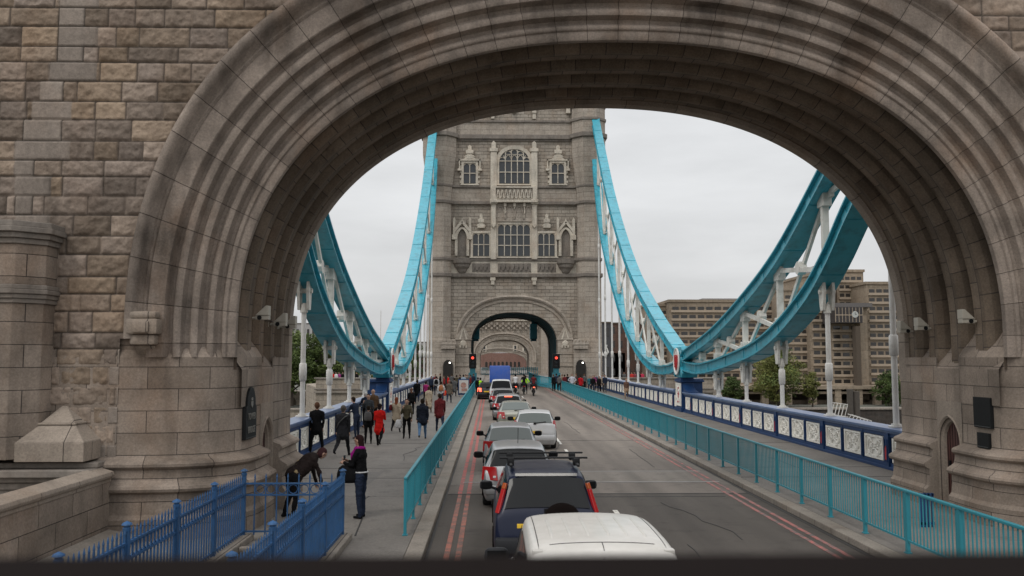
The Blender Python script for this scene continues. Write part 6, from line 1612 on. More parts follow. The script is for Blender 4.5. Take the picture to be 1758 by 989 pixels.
# the two people in the foreground
o, xy, B, dd = person('woman in black jacket and magenta scarf looking at her phone', 619, 889, 1.74, 72, 'stand', BLK, NVY, (.025, .012, .012), female=True, arms='phone', hairlen=.10, det=2, lean=3, fat=1.02)
sc_ = MB()
for a in range(0, 330, 20): pass
pts = [B(.05*math.cos(R(a))*1.0, .052*math.sin(R(a))+.004, .838+.006*math.sin(R(a*2)))+dd for a in range(0, 361, 24)]; sc_.tube(pts, .038, 8)
sc_.tube([B(.0, .06, .82)+dd, B(-.02, .095, .76)+dd, B(-.03, .10, .69)+dd], [.04, .055, .03], 8)
s_ = sc_.build('scarf', cloth((.30, .012, .20)), None, world=False, smooth=0); s_.parent = o
b = MB(); n = 20; pts = []
for k in range(n+1): a = 2*math.pi*k/n; pts.append(B(.092*math.cos(a), .080*math.sin(a), .548)+dd)
b.tube(pts, .016, 6); s_ = b.build('shirt_hem', cloth(WHT), None, world=False, smooth=0); s_.parent = o
ph = near_obj(o, (-.0, .40, 1.24)); t_ = thing('phone', 'dark phone held by the woman with the magenta scarf', 'phone', ph, o.rotation_euler.z)
b = MB(); b.box(-.038, .038, -.006, .006, -.07, .07); b.build('casing', M_BLACK, t_, world=False, bevel=.004); b = MB(); b.box(-.034, .034, -.0085, -.0065, -.062, .062); b.build('screen', M_GLASS, t_, world=False)
bag(o, 'shoulder_bag', 'slouchy black shoulder bag at the side of the woman with the magenta scarf', (-.10, .26, .93), (.26, .42, .36), cloth(BLK), 'bag', strap=[(-.16, .10, 1.05), (-.17, .02, 1.38), (-.02, -.04, 1.46), (.1, 0, 1.42)])
o, xy, B, dd = person('person in dark coat and beanie bending down behind the blue gate', 502, 889, 1.74, -60, 'bend', (.022, .016, .015), BLK, hat=(.05, .022, .024), lean=50, arms='reach', det=2, fat=1.42)
bag(o, 'messenger_bag', 'black bag hanging from the bending person behind the blue gate', (.0, -.04, .70), (.24, .18, .22), cloth(BLK), 'bag')
b = MB()
pts = [B(-.13, .02, .80)+dd, B(-.09, -.105, .76)+dd, B(.02, -.112, .70)+dd, B(.11, -.08, .60)+dd, B(.10, .04, .52)+dd]
b.tube(pts, .028, 6, sx=1.6); s_ = b.build('strap', cloth((.30, .23, .13)), None, world=False, smooth=0); s_.parent = o
GP = 'pedestrians on the left footway'
person('man in black suit standing at the left parapet nearest the near gateway', 543, 778, 1.80, 8, 'wide', BLK, BLK, (.10, .05, .03), arms='pockets', group=GP, det=2, skin=SKIN, coat=.06)
o, xy, B, dd = person('man in charcoal suit walking away beside the man in the black suit', 588, 783, 1.80, -8, 'walk', (.03, .03, .034), (.022, .022, .025), (.09, .08, .07), arms='down', group=GP, det=2, coat=.07, fat=1.08)
b = MB(); b.tube([B(.12, .03, .82)+dd, B(.06, -.085, .78)+dd, B(-.06, -.09, .66)+dd, B(-.12, -.02, .56)+dd], .018, 6, sx=1.5); s_ = b.build('strap', cloth(GRY), None, world=False); s_.parent = o
o, xy, B, dd = person('man in dark blue jacket leaning over with arms on the left parapet', 612, 753, 1.76, 60, 'stand', NVY, DJ, (.03, .02, .015), arms='rail', group=GP, lean=14)
o, xy, B, dd = person('short person with black jacket and grey backpack beside the woman in the red coat', 632, 762, 1.50, 0, 'stand', BLK, BLK, arms='down', group=GP)
bag(o, 'backpack', 'dark grey backpack on the short person beside the red coat', (0, -.16, 1.10), (.26, .16, .36), cloth(GRY), 'backpack')
person('white-haired person in dark coat by the left parapet below the chain', 627, 733, 1.72, 50, 'stand', NVY, BLK, (.55, .53, .5), arms='rail', group=GP)
person('man in brown jacket standing next to the white-haired person', 640, 734, 1.86, 20, 'stand', BRN, BLK, (.25, .16, .12), arms='pockets', group=GP, bald=True, fat=1.15)
person('woman in a bright red coat and black leggings walking away', 651, 766, 1.68, -6, 'walk', RED, BLK, (.015, .01, .01), coat=.12, female=True, hairlen=.03, group=GP, det=2, phase=1, arms='phone')
person('bearded man in grey jacket between the brown jacket and the red coat', 632, 742, 1.74, 170, 'stand', (.05, .055, .06), BLK, (.05, .03, .02), arms='face', group=GP)
o, xy, B, dd = person('woman with long auburn hair in a cream coat carrying a white bag', 680, 743, 1.66, -4, 'walk', BEI, BLK, (.20, .06, .03), coat=.10, skirt=0, female=True, hairlen=.13, group=GP)
bag(o, 'handbag', 'maroon handbag on the arm of the auburn-haired woman', (-.26, .0, 1.15), (.12, .26, .26), cloth(MAR), 'bag')
o, xy, B, dd = person('woman in olive and black jacket facing back with a hand at her face', 698, 753, 1.66, 178, 'stand', OLV, BLK, (.06, .03, .02), arms='face', female=True, hairlen=.03, group=GP)
bag(o, 'carrier_bag', 'white plastic carrier bag by the woman in the olive jacket', (.34, .02, .62), (.24, .14, .36), cloth(WHT), 'bag')
person('person in black hooded jacket and light blue jeans walking away', 725, 754, 1.74, 4, 'walk', (.016, .02, .03), (.10, .19, .32), arms='down', hood=True, group=GP, det=2, coat=.05, fat=1.12)
person('man in maroon hooded top and dark jeans walking beside the turquoise rail', 755, 741, 1.80, 6, 'walk', MAR, DJ, (.02, .015, .01), arms='swing', group=GP, hood=True, phase=1, fat=1.1, coat=.04)
person('woman in a long beige trench coat with dark hair seen from behind', 736, 709, 1.68, 0, 'walk', BEI, BRN, (.04, .02, .015), coat=.22, female=True, group=GP, arms='down')
person('woman in black with long brown hair near the trench coat', 706, 712, 1.64, 5, 'walk', BLK, BLK, (.12, .06, .04), female=True, hairlen=.1, group=GP)
person('tall man in black coat and trousers mid-way along the left footway', 716, 692, 1.80, 0, 'walk', BLK, NVY, arms='down', group=GP, coat=.08, phase=1)
person('person in a maroon pink jacket beside the tall man in black', 731, 691, 1.66, 0, 'walk', PNK, BLK, group=GP, female=True)
o, xy, B, dd = person('man in white shirt with an orange rucksack on the left footway', 757, 696, 1.76, 4, 'walk', WHT, NVY, group=GP, phase=1)
bag(o, 'rucksack', 'orange rucksack on the man in the white shirt', (0, -.17, 1.25), (.28, .18, .42), cloth((.36, .15, .07)), 'backpack')
o, xy, B, dd = person('man in brown grey jacket and jeans near the poster board', 771, 692, 1.78, 0, 'walk', (.11, .09, .07), DJ, (.2, .1, .07), group=GP, fat=1.1, coat=.06)
bag(o, 'carrier_bag', 'red orange carrier bag carried by the man in the brown jacket', (-.32, 0, .75), (.2, .16, .4), cloth((.7, .06, .03)), 'bag')
person('woman in dark grey coat just left of the poster board', 780, 681, 1.70, 0, 'walk', GRY, BLK, group=GP, coat=.16, female=True)
o, xy, B, dd = person('man in white top with black rucksack far along the left parapet', 749, 679, 1.74, 0, 'stand', WHT, NVY, group=GP)
bag(o, 'rucksack', 'black rucksack on the man in the white top', (0, -.17, 1.25), (.3, .18, .42), cloth(BLK), 'backpack')
# small figures crowding the footways by the tower (each one its own)
GC = 'people crowding the footways at the tower'
crowd = [  # px, Y, top, leg, hair, label
 (741, 84, NVY, BLK, 'dark blue jacket at the crowd edge by the left parapet'), (763, 90, (.25, .03, .03), BLK, 'red jacket left of the tower doorway'), (770, 93, RED, BLK, 'bright red top in front of the left doorway'),
 (784, 92, OLV, BLK, 'olive jacket in the left crowd'), (790, 95, BLK, BLK, 'black coat behind the poster board'), (796, 90, LBL, NVY, 'pale blue shirt above the poster board'), (803, 93, GRY, BLK, 'grey jacket near the rail end on the left'),
 (808, 90, (.18, .03, .03), BLK, 'dark red top near the left traffic light'), (800, 97, TAN, BLK, 'tan jacket at the back of the left crowd'), (776, 98, GRY, BLK, 'grey coat at the tower foot on the left'), (756, 97, BLK, BLK, 'black jacket at the tower wall on the left'), (813, 96, NVY, BLK, 'navy top beside the left traffic light'), (748, 94, MAR, BLK, 'maroon top by the white hangers on the left'),
 (950, 92, BLK, BLK, 'black jacket at the start of the right rail'), (955, 94, NVY, BLK, 'navy jacket second along the right rail'), (960, 91, GRY, BLK, 'grey top behind the right rail'), (965, 95, TAN, BLK, 'tan top in the right crowd'), (969, 92, MAR, BLK, 'maroon jacket in the right crowd'),
 (974, 94, BLK, BLK, 'black top beside the white shirt on the right'), (989, 96, (.1, .06, .05), BLK, 'brown jacket between white shirt and red jacket'), (1003, 99, GRY, BLK, 'grey coat at the right tower doorway')]
for px, Y, tp, lg, lb in crowd:
    person('distant person in '+lb, px, 0, 1.66+.12*rnd.random(), rnd.choice((0, 180, 30, -30, 90)), rnd.choice(('walk', 'stand')), tp, lg, rnd.choice(((.02, .015, .01), (.1, .06, .04), (.04, .03, .02))), Y=Y, det=0, group=GC, arms=rnd.choice(('down', 'swing', 'pockets')))
person('man in white shirt standing with elbows out in the right crowd', 982, 0, 1.84, 175, 'stand', (.5, .5, .55), GRY, Y=88, det=1, group=GC, arms='hips', fat=1.15)
person('person in a scarlet jacket walking on the right footway', 996.5, 662, 1.72, 0, 'walk', (.42, .015, .02), BLK, det=1, group=GC, Y=90, coat=.05)
person('person in teal and black jacket in the right footway group', 1012, 0, 1.70, 175, 'walk', (.03, .13, .16), DJ, Y=88, group=GC)
person('person in black leading the right footway group', 1017, 0, 1.76, 180, 'walk', BLK, DJ, Y=86, group=GC, phase=1)
person('person in purple top in the right footway group', 1020, 0, 1.62, 180, 'stand', (.16, .03, .09), BLK, Y=94, group=GC, female=True)
person('woman in black by the start of the right parapet', 1028, 0, 1.68, 175, 'walk', BLK, BLK, Y=88, group=GC, female=True, hairlen=.06)
person('person in cream scarf and dark coat at the right parapet end', 1033, 0, 1.66, 170, 'stand', (.3, .24, .18), BLK, Y=91, group=GC)
person('tall dark-clothed person against the right parapet', 1038, 0, 1.76, 200, 'stand', NVY, GRY, Y=88.5, group=GC, arms='pockets')
person('woman in a brown cardigan walking towards us alone on the right footway', 1075.5, 684, 1.72, 176, 'walk', (.13, .075, .055), (.32, .22, .15), (.22, .1, .05), skirt=.10, coat=0, female=True, hairlen=.06, arms='down')
# people on the tower's river terrace
GT = 'people on the river terrace'
ter = [(573, RED, 'red top at the left terrace wall'), (578, WHT, 'white top at the left terrace wall'), (583, (.3, .05, .2), 'pink top on the left terrace'), (589, BLK, 'black coat on the left terrace'), (596, NVY, 'navy coat on the left terrace'), (604, TAN, 'tan coat on the left terrace'), (613, BLK, 'black jacket towards the left chain'),
       (1063, BLK, 'black jacket on the right terrace'), (1071, GRY, 'grey jacket seated on the right terrace'), (1084, (.5, .05, .04), 'red jacket on the right terrace'), (1089, (.3, .08, .1), 'crimson top on the right terrace'), (1102, (.55, .05, .1), 'pinkish red top on the right terrace'), (1116, NVY, 'navy jacket on the right terrace'), (1096, BLK, 'black coat on the right terrace')]
for px, tp, lb in ter:
    person('distant person in '+lb, px, 0, 1.7, rnd.choice((180, 150, 210)), 'stand', tp, BLK, Y=103+rnd.random()*.6, z0=.252, det=0, group=GT, arms='down')
# road users by the truck
person('cyclist marshal in lime vest standing at the kerb left of the queue', 826, 0, 1.78, 0, 'stand', BLK, BLK, Y=80, X=-1.0+.05, z0=0, vest=HIV, arms='down')
person('person in black beside the lime-vested figure at the left kerb', 821, 0, 1.76, 10, 'stand', BLK, BLK, Y=82, X=-1.3+.1, z0=0.01, arms='down')
for (x, y, lb, v, tp) in ((2.35, 85.55, 'rider in white top on the motorcycle next to the truck', None, WHT), (4.0, 83.55, 'rider in dark jacket on the motorcycle near the lane centre', None, MAR), (3.2, 86.55, 'rider in black on the middle motorcycle', None, BLK)):
    person(lb, 0, 0, 1.74, 0, 'ride', tp, BLK, hat=BLK, Y=y, X=x, det=0, arms='bars', lean=10, group='motorcyclists')
person('person in bright lime jacket standing right of the motorcycles', 0, 0, 1.82, 0, 'stand', HIV, BLK, Y=88, X=P(902, 640, 88)[0], z0=0, vest=HIV, arms='hips', det=1)
# poster board on the left footway
t_ = thing('poster_board', 'blue framed poster stand leaning near the end of the left rail', 'sign board', (P(796, 664, 80)[0], 80, .13), R(6))
b = MB(); b.box(-.5, .5, -.04, .04, .12, 1.52); b.build('frame', M_BLUE, t_, world=False, bevel=.02)
b = MB(); b.box(-.42, .42, -.055, -.041, .28, 1.44); pst = b.build('poster', paint('poster_paper', (.62, .58, .55), var=.05), t_, world=False)
b = MB(); b.lathe([(0, 0), (.26, 0)], (-.02, -.058, .98), 16, 'y'); b.box(-.2, .3, -.058, -.056, .45, .7); b.build('poster_picture', paint('poster_picture_tone', (.45, .25, .2), var=.4, nscale=6), pst, world=False)
for s in (-.4, .4): b = MB(); b.box(s-.03, s+.03, -.25, .25, 0, .05); b.build('foot', M_BLUE, t_, world=False)
# ------------------------------------------------------------------ blue iron stair fence in the left foreground
def finial_bar(b, x, y, z0, z1, r=.011):
    b.box(x-r, x+r, y-r, y+r, z0, z1-.10); b.tube([(x, y, z1-.10), (x, y, z1-.07), (x, y, z1)], [r, .017, .002], 6)
def fence_post(b, x, y, z0, z1):
    b.box(x-.036, x+.036, y-.036, y+.036, z0, z1-.08); b.lathe([(.050, z1-.10), (.055, z1-.06), (.04, z1-.05), (.04, z1-.03), (.07, z1-.02), (.06, z1), (0, z1+.03)], (x, y, 0), 10)
def iron_fence(name, label, a, c, posts, z0=.25, z1=1.38, sp=.115, group=None):
    ax, ay = a; cx, cy = c; L_ = math.dist(a, c); dx, dy = (cx-ax)/L_, (cy-ay)/L_
    t_ = thing(name, label, 'iron fence', (ax, ay, .13), 0, group)
    b = MB()
    for z in (z1-.19, z1-.40, z0+.06): b.beam((ax, ay, z), (cx, cy, z), .035, .03)
    b.build('rail', M_IRON, t_)
    n = int(L_/sp); b = MB(); b2 = MB()
    for k in range(1, n):
        x, y = ax+dx*L_*k/n, ay+dy*L_*k/n; finial_bar(b, x, y, z0, z1)
        if k < n-1:
            xm, ym = x+dx*L_/n/2, y+dy*L_/n/2; q = L_/n*.42
            b2.tube([(xm+dx*q*math.cos(R(t)), ym+dy*q*math.cos(R(t)), z1-.295+.085*math.sin(R(t))) for t in range(0, 361, 45)], .009, 4)
    br = b.build('finial_bars', M_IRON, t_); b2.build('ring_frieze', M_IRON, t_)
    for f in posts:
        b = MB(); fence_post(b, ax+dx*L_*f, ay+dy*L_*f, .2, z1+.06); b.build('post', M_IRON, t_, bevel=0)
    return t_
FG = 'blue iron railings round the stairwell'
FXL, FXR, FYN = -4.62, -2.78, 16.95
iron_fence('iron_fence', 'blue spiked iron railing on the stone-wall side of the stairwell, bottom left', (FXL, 8.0), (FXL, FYN), [k/5 for k in range(6)], sp=.125, group=FG)
iron_fence('iron_fence', 'blue spiked iron railing on the footway side of the stairwell', (FXR, 8.0), (FXR, FYN), [k/5 for k in range(6)], sp=.125, group=FG)
iron_fence('iron_gate', 'blue spiked gate across the far end of the stairwell railings', (FXL, FYN), (FXR, FYN), [], sp=.19, group=FG)
b = MB(); b.box(FXL-.17, FXL+.17, 8, FYN+.16, .12, .25); b.box(FXR-.17, FXR+.17, 8, FYN+.16, .12, .25); b.box(FXL+.171, FXR-.171, FYN-.9, FYN-.75, .12, .2); struct(b.build('stair_kerb', M_KERB, bevel=.02))
b = MB(); b.box(FXL+.18, FXR-.18, 7, FYN-.95, .10, .132); struct(b.build('stairwell_dark_sheet', paint('stairwell_dark', (.03, .028, .026), rough=.9)))  # flat dark sheet, the unlit depth of the stairwell put into its colour
t_ = thing('bar_barrier', 'short dark blue barred barrier seen through the right rail by the right doorway', 'barrier', (8.7, 17.6, .13)); gx, gy = G(1592, 905)
t_.location = (gx, gy, .13)
b = MB()
for z in (.05, .62): b.box(-.15, .15, -.02, .02, z, z+.05)
b.build('rail', M_BLUE, t_, world=False)
for k in range(4): b = MB(); b.box(-.14+.08*k, -.10+.08*k, -.02, .02, 0, .68); b.build('bar', M_BLUE, t_, world=False)

# ------------------------------------------------------------------ far buildings on the right bank
M_HOT = stone('hotel_concrete', (.30, .245, .185), (.27, .22, .165), 7, 3, msize=.05, mort=(.2, .17, .13), rough_amp=.01, bumpd=.03, stain=.3, grain=1.2, patch=.06)
M_HOTD = paint('hotel_soffit', (.09, .07, .052), rough=.9); M_SPAN = paint('hotel_spandrel', (.38, .31, .235), rough=.8, var=.08, nscale=.3)
M_HGL = glass('hotel_glass', (.035, .032, .03), .12)
def zq(py, Y): return P(1400, py, Y)[1]
def hotel():
    t_ = thing('hotel_building', 'large stepped brown concrete hotel with banded windows across the river on the right', 'building', (90, 300, -11.3))
    wins = []
    def block(name, xa, xb, Y, ytop, ybot, dep, rows, cols, x0off=0, first=None):
        X0, X1 = P(xa, 600, Y)[0], P(xb, 600, Y)[0]; Z1, Z0 = zq(ytop, Y), zq(ybot, Y)
        b = MB(); b.box(X0, X1, Y, Y+dep, Z0, Z1); b.box(X0-.4, X1+.4, Y-.4, Y+dep, Z1, Z1+.9); b.build('wall', M_HOT, t_)
        if rows:
            fh = 2.95 if first is None else first; z = Z1-1.6
            k = 0
            while z-1.5 > Z0 and k < rows:
                b = MB(); b.box(X0+.6, X1-.6, Y-.55, Y-.02, z-fh+1.35-.45, z-1.25); b.build('balcony_band', M_SPAN, t_)
                n = cols; wd = (X1-X0-1.2)/n
                for c in range(n): wins.append((X0+.6+wd*c+wd*.16, X0+.6+wd*(c+1)-wd*.10, Y-.12, z-1.24, z-.05))
                z -= fh; k += 1
        return X0, X1, Z0, Z1
    # left wing (long stepped), middle, tower
    block('a', 1150, 1345, 312, 519, 700, 30, 9, 13); block('a2', 1112, 1150, 318, 526, 700, 26, 9, 2)
    block('b', 1345, 1392, 300, 499, 690, 30, 12, 3); block('c', 1392, 1426, 296, 474, 676, 30, 13, 2)
    block('d', 1426, 1478, 292, 536, 676, 26, 9, 3); block('e', 1478, 1490, 288, 530, 690, 26, 0, 0); block('f', 1490, 1546, 292, 488, 676, 26, 12, 4); block('g', 1440, 1486, 305, 467, 560, 26, 4, 4)
    block('h', 1546, 1640, 300, 512, 690, 26, 10, 5)
    # roof plant: dark pyramidal masses
    for (xa, xb, yt, yb, Y) in ((1398, 1440, 462, 476, 300), (1408, 1430, 452, 462, 302), (1200, 1300, 512, 520, 316), (1440, 1470, 460, 468, 306)):
        b = MB(); X0, X1 = P(xa, 600, Y)[0], P(xb, 600, Y)[0]; Z0, Z1 = zq(yb, Y), zq(yt, Y)
        b.add([(X0, Y, Z0), (X1, Y, Z0), (X1, Y+14, Z0), (X0, Y+14, Z0), (X0+2, Y+2, Z1), (X1-2, Y+2, Z1), (X1-2, Y+12, Z1), (X0+2, Y+12, Z1)], [(3, 2, 1, 0), (4, 5, 6, 7), (0, 1, 5, 4), (1, 2, 6, 5), (2, 3, 7, 6), (3, 0, 4, 7)])
        b.build('roof_plant', MATS['roof_lead'] if 'roof_lead' in MATS else paint('roof_lead', (.13, .12, .115), rough=.7), t_)
    # clock storey, dark glazed box
    Y = 284; X0, X1 = P(1436, 600, Y)[0], P(1483, 600, Y)[0]
    b = MB(); b.box(X0, X1, Y, Y+12, zq(554, Y), zq(527, Y)); cb = b.build('glazed_storey', paint('glazed_dark', (.05, .045, .045), rough=.4, spec=.3), t_)
    b = MB()
    for k in range(9): b.box(X0+(X1-X0)*k/8-.08, X0+(X1-X0)*k/8+.08, Y-.12, Y, zq(553, Y), zq(528, Y))
    b.box(X0, X1, Y-.14, Y-.121, zq(541.5, Y), zq(540, Y)); b.build('mullions', M_SPAN, cb)
    b = MB(); cx, cz = P(1468, 540, Y)
    b.lathe([(0, -.15), (1.0, -.15), (1.1, 0)], (cx, Y, cz), 16, 'y'); b.build('clock_face', paint('clock_white', (.45, .47, .45)), cb)
    b = MB(); b.box(cx-.06, cx+.06, Y-.2, Y-.16, cz, cz+.75); b.box(cx, cx+.5, Y-.2, Y-.16, cz-.06, cz+.06); b.build('clock_hands', M_BLACK, cb)
    b = MB(); X2, X3 = P(1425, 600, 286)[0], P(1500, 600, 286)[0]; b.box(X2, X3, 286, 292, zq(527, 286), zq(520, 286)); b.build('roof_slab', MATS['roof_lead'], t_)
    # podium and columns
    Y = 284; X0, X1 = P(1260, 600, Y)[0], P(1640, 600, Y)[0]
    b = MB(); b.box(X0, X1, Y-2, Y+12, zq(668, Y), zq(662, Y)); b.box(X0, X1, Y-1, Y+12, zq(676, Y), zq(672, Y)); b.box(X0, X1, 288, 318, zq(700, 284), zq(688, 284)); b.build('podium_slab', M_HOT, t_)
    b = MB(); b.box(X0, X1, Y+9, Y+11, -11.3, zq(664, Y)); b.build('podium_glazing', M_HOTD, t_)
    for xx in (1392, 1434, 1458, 1470, 1502, 1530, 1310, 1350):
        x = P(xx, 600, Y)[0]; b = MB(); b.box(x-1.0, x+1.0, Y-1.5, Y+1, -11.3, zq(664, Y)); b.build('column', M_HOT, t_)
    b = MB(); x = P(1474, 600, 283)[0]; b.box(x-.7, x+.7, 283, 286, -11.3, zq(560, 283)); b.build('dark_shaft', M_HOTD, t_)
    wins.sort(key=lambda q: q[2])
    for q in wins[:99]:
        b = MB(); b.box(q[0], q[1], q[2], q[2]+.1, q[3], q[4]); b.build('window', M_HGL, t_)
    b = MB()
    for q in wins[99:]: b.box(q[0], q[1], q[2], q[2]+.1, q[3], q[4])
    o = b.build('window_rows', M_HGL, t_); o['kind'] = 'stuff'
hotel()
# river wall below the hotel, jetty gangway
M_QUAY = stone('quay_wall_stone', (.07, .06, .052), (.055, .05, .045), 1.6, .6, stain=.5)
t_ = thing('river_wall', 'dark river wall with a pale coping below the hotel', 'river wall', (60, 262, -16)); b = MB(); b.box(14, 400, 258, 262.5, -17, -11.4); b.build('wall_face', M_QUAY, t_); b = MB(); b.box(14, 400, 257.6, 262.6, -11.4, -11.0); b.build('coping', M_KERB, t_)
t_ = thing('river_wall', 'stone river wall under the trees on the far left bank', 'river wall', (-150, 262, -16)); b = MB(); b.box(-400, -9, 258, 262.5, -17, -11.4); b.build('wall_face', M_PIERW, t_); b = MB(); b.box(-400, -9, 257.6, 262.6, -11.4, -11.0); b.build('coping', M_KERB, t_)
t_ = thing('gangway', 'white lattice gangway sloping down to the river jetty', 'gangway', (60, 150, -14))
Yg = 150; A = P(1427, 700, Yg); Bp = P(1452, 712, Yg+2); Cp = P(1494, 729, Yg+4)
b = MB()
def trussline(p, q, h, n):
    p = Vector(p); q = Vector(q)
    for off in (0, 1.6):
        o_ = Vector((0, off, 0))
        b.beam(p+o_, q+o_, .12, .12); b.beam(p+o_+Vector((0, 0, h)), q+o_+Vector((0, 0, h)), .12, .12)
        for k in range(n+1):
            a = p.lerp(q, k/n)+o_; b.beam(a, a+Vector((0, 0, h)), .09, .09)
            if k < n: c = p.lerp(q, (k+1)/n)+o_; b.beam(a, c+Vector((0, 0, h)), .07, .07)
trussline((A[0], Yg, A[1]-1.2), (P(1456, 712, Yg)[0], Yg, P(1456, 716, Yg)[1]), 2.1, 5)
b.build('truss', M_WHITE, t_); b = MB()
trussline((P(1462, 712, Yg)[0], Yg, P(1462, 722, Yg)[1]), (P(1496, 712, Yg)[0], Yg, P(1496, 733, Yg)[1]), 1.0, 6); b.build('handrail', M_WHITE, t_)
for xx, tp in ((1459, 668), (1470, 672)):
    x, z = P(xx, tp, 158); t2_ = MB(); t2_.cyl(x, 158, -16.5, z, .55, 14); o = t2_.build('mooring_pile', paint('pile_timber', (.075, .065, .055), rough=.9) if xx == 1459 else MATS['pile_timber'], smooth=40); tag(o, f'dark mooring pile {"left" if xx==1459 else "right"} of the pair at the end of the gangway', 'mooring pile', 'mooring piles')
# buildings right of the tower, with a pale banner
def blockb(name, label, xa, xb, Y, yt, yb, dep, mat, rows=0, cols=0, cat='building'):
    t_ = thing(name, label, cat, (P((xa+xb)/2, 600, Y)[0], Y, P(xa, yb, Y)[1])); X0, X1 = P(xa, 600, Y)[0], P(xb, 600, Y)[0]; Z1, Z0 = P(xa, yt, Y)[1], P(xa, yb, Y)[1]
    b = MB(); b.box(X0, X1, Y, Y+dep, Z0, Z1); b.build('wall', mat, t_); b = MB(); b.box(X0-.3, X1+.3, Y-.3, Y+dep, Z1, Z1+.5); b.build('roof_edge', M_HOTD, t_)
    for r in range(rows):
        for c in range(cols):
            w_ = (X1-X0)/cols; h_ = (Z1-Z0)/rows; b = MB(); b.box(X0+w_*(c+.28), X0+w_*(c+.72), Y-.1, Y, Z0+h_*(r+.3), Z0+h_*(r+.78)); b.build('window', M_HGL, t_)
    return t_
M_BRK = stone('dark_red_brick', (.16, .085, .06), (.12, .065, .05), .5, .16, msize=.02, mort=(.1, .09, .08), stain=.3, grain=3, patch=.3)
blockb('brick_warehouse', 'dark brick warehouse standing just right of the far tower', 1046, 1112, 330, 556, 700, 30, M_BRK, 6, 5)
tb = blockb('glass_office', 'dark glazed block with a pale banner beside the far tower', 1034, 1050, 300, 555, 690, 20, paint('slate_cladding', (.05, .05, .055), rough=.5), 4, 1)
b = MB(); Yb = 299.6; x0, z0 = P(1037, 612, Yb); b.tube([(x0-.8, Yb, z0+2.2), (x0-.3, Yb, z0+.4), (x0+.6, Yb, z0+.2), (x0+1.4, Yb, z0+1.4), (x0+.9, Yb, z0+3.2)], [.15, .35, .4, .35, .1], 6); b.tube([(x0+.2, Yb, z0+1), (x0+1.0, Yb, z0+3.9)], .22, 6)
b.build('bird_logo', M_WHITE, tb)
# brick building with round-headed windows seen through all the arches
t_ = thing('brick_block', 'reddish brick block with arched windows seen through all the gateways', 'building', (8, 330, -11)); Yb = 330
X0, X1 = P(800, 600, Yb)[0], P(935, 600, Yb)[0]; b = MB(); b.box(X0-20, X1+30, Yb, Yb+15, -12, P(860, 606, Yb)[1]); b.build('wall', stone('pale_red_brick', (.27, .14, .11), (.22, .115, .09), .5, .16, msize=.02, mort=(.2, .17, .15), stain=.25, grain=3, patch=.3), t_)
for k in range(9):
    for r_, (pyb) in enumerate((630, 645)):
        x = P(835+k*7, 620, Yb)[0]; z = P(860, pyb, Yb)[1]; b = MB(); o_ = arch_outline(x, .42, z, z+1.5, .45, 8, 2); b.prism(o_, 'y', Yb-.1, Yb+.02); b.build('window', M_HGL, t_)
# ------------------------------------------------------------------ left bank: low pale arcaded building, distant roofs, trees
t_ = thing('arcade_building', 'low pale stone building with an arched opening under the left bank trees', 'building', (P(505, 600, 285)[0], 285, -11.3)); Yb = 285
b = MB(); X0, X1 = P(440, 600, Yb)[0], P(600, 600, Yb)[0]; b.box(X0, X1, Yb, Yb+10, -11.5, P(500, 672, Yb)[1]); b.build('wall', M_PIERW, t_)
for px in (500, 530, 560): x, z = P(px, 690, Yb); b = MB(); b.prism(arch_outline(x, 1.5, -11.4, z, 1.6, 10, 2), 'y', Yb-.15, Yb+.02); b.build('archway', M_HOTD, t_)
blockb('distant_terrace', 'long pale roofline rising beyond the left bank trees', 470, 560, 560, 556, 640, 20, paint('hazy_stone', (.34, .33, .32), var=.15, nscale=.1), 2, 10)
blockb('distant_terrace', 'low distant roofs between the chain and the far tower on the left', 560, 760, 600, 588, 650, 20, MATS['hazy_stone'], 2, 12)
M_LEAF = [paint('leaf_%d' % k, c, rough=.7, var=.35, nscale=.25, spec=.2) for k, c in enumerate(((.085, .12, .035), (.11, .145, .045), (.062, .092, .03), (.16, .17, .05), (.13, .14, .042)))]
M_BARK = paint('bark', (.07, .055, .042), rough=.9, nscale=1)
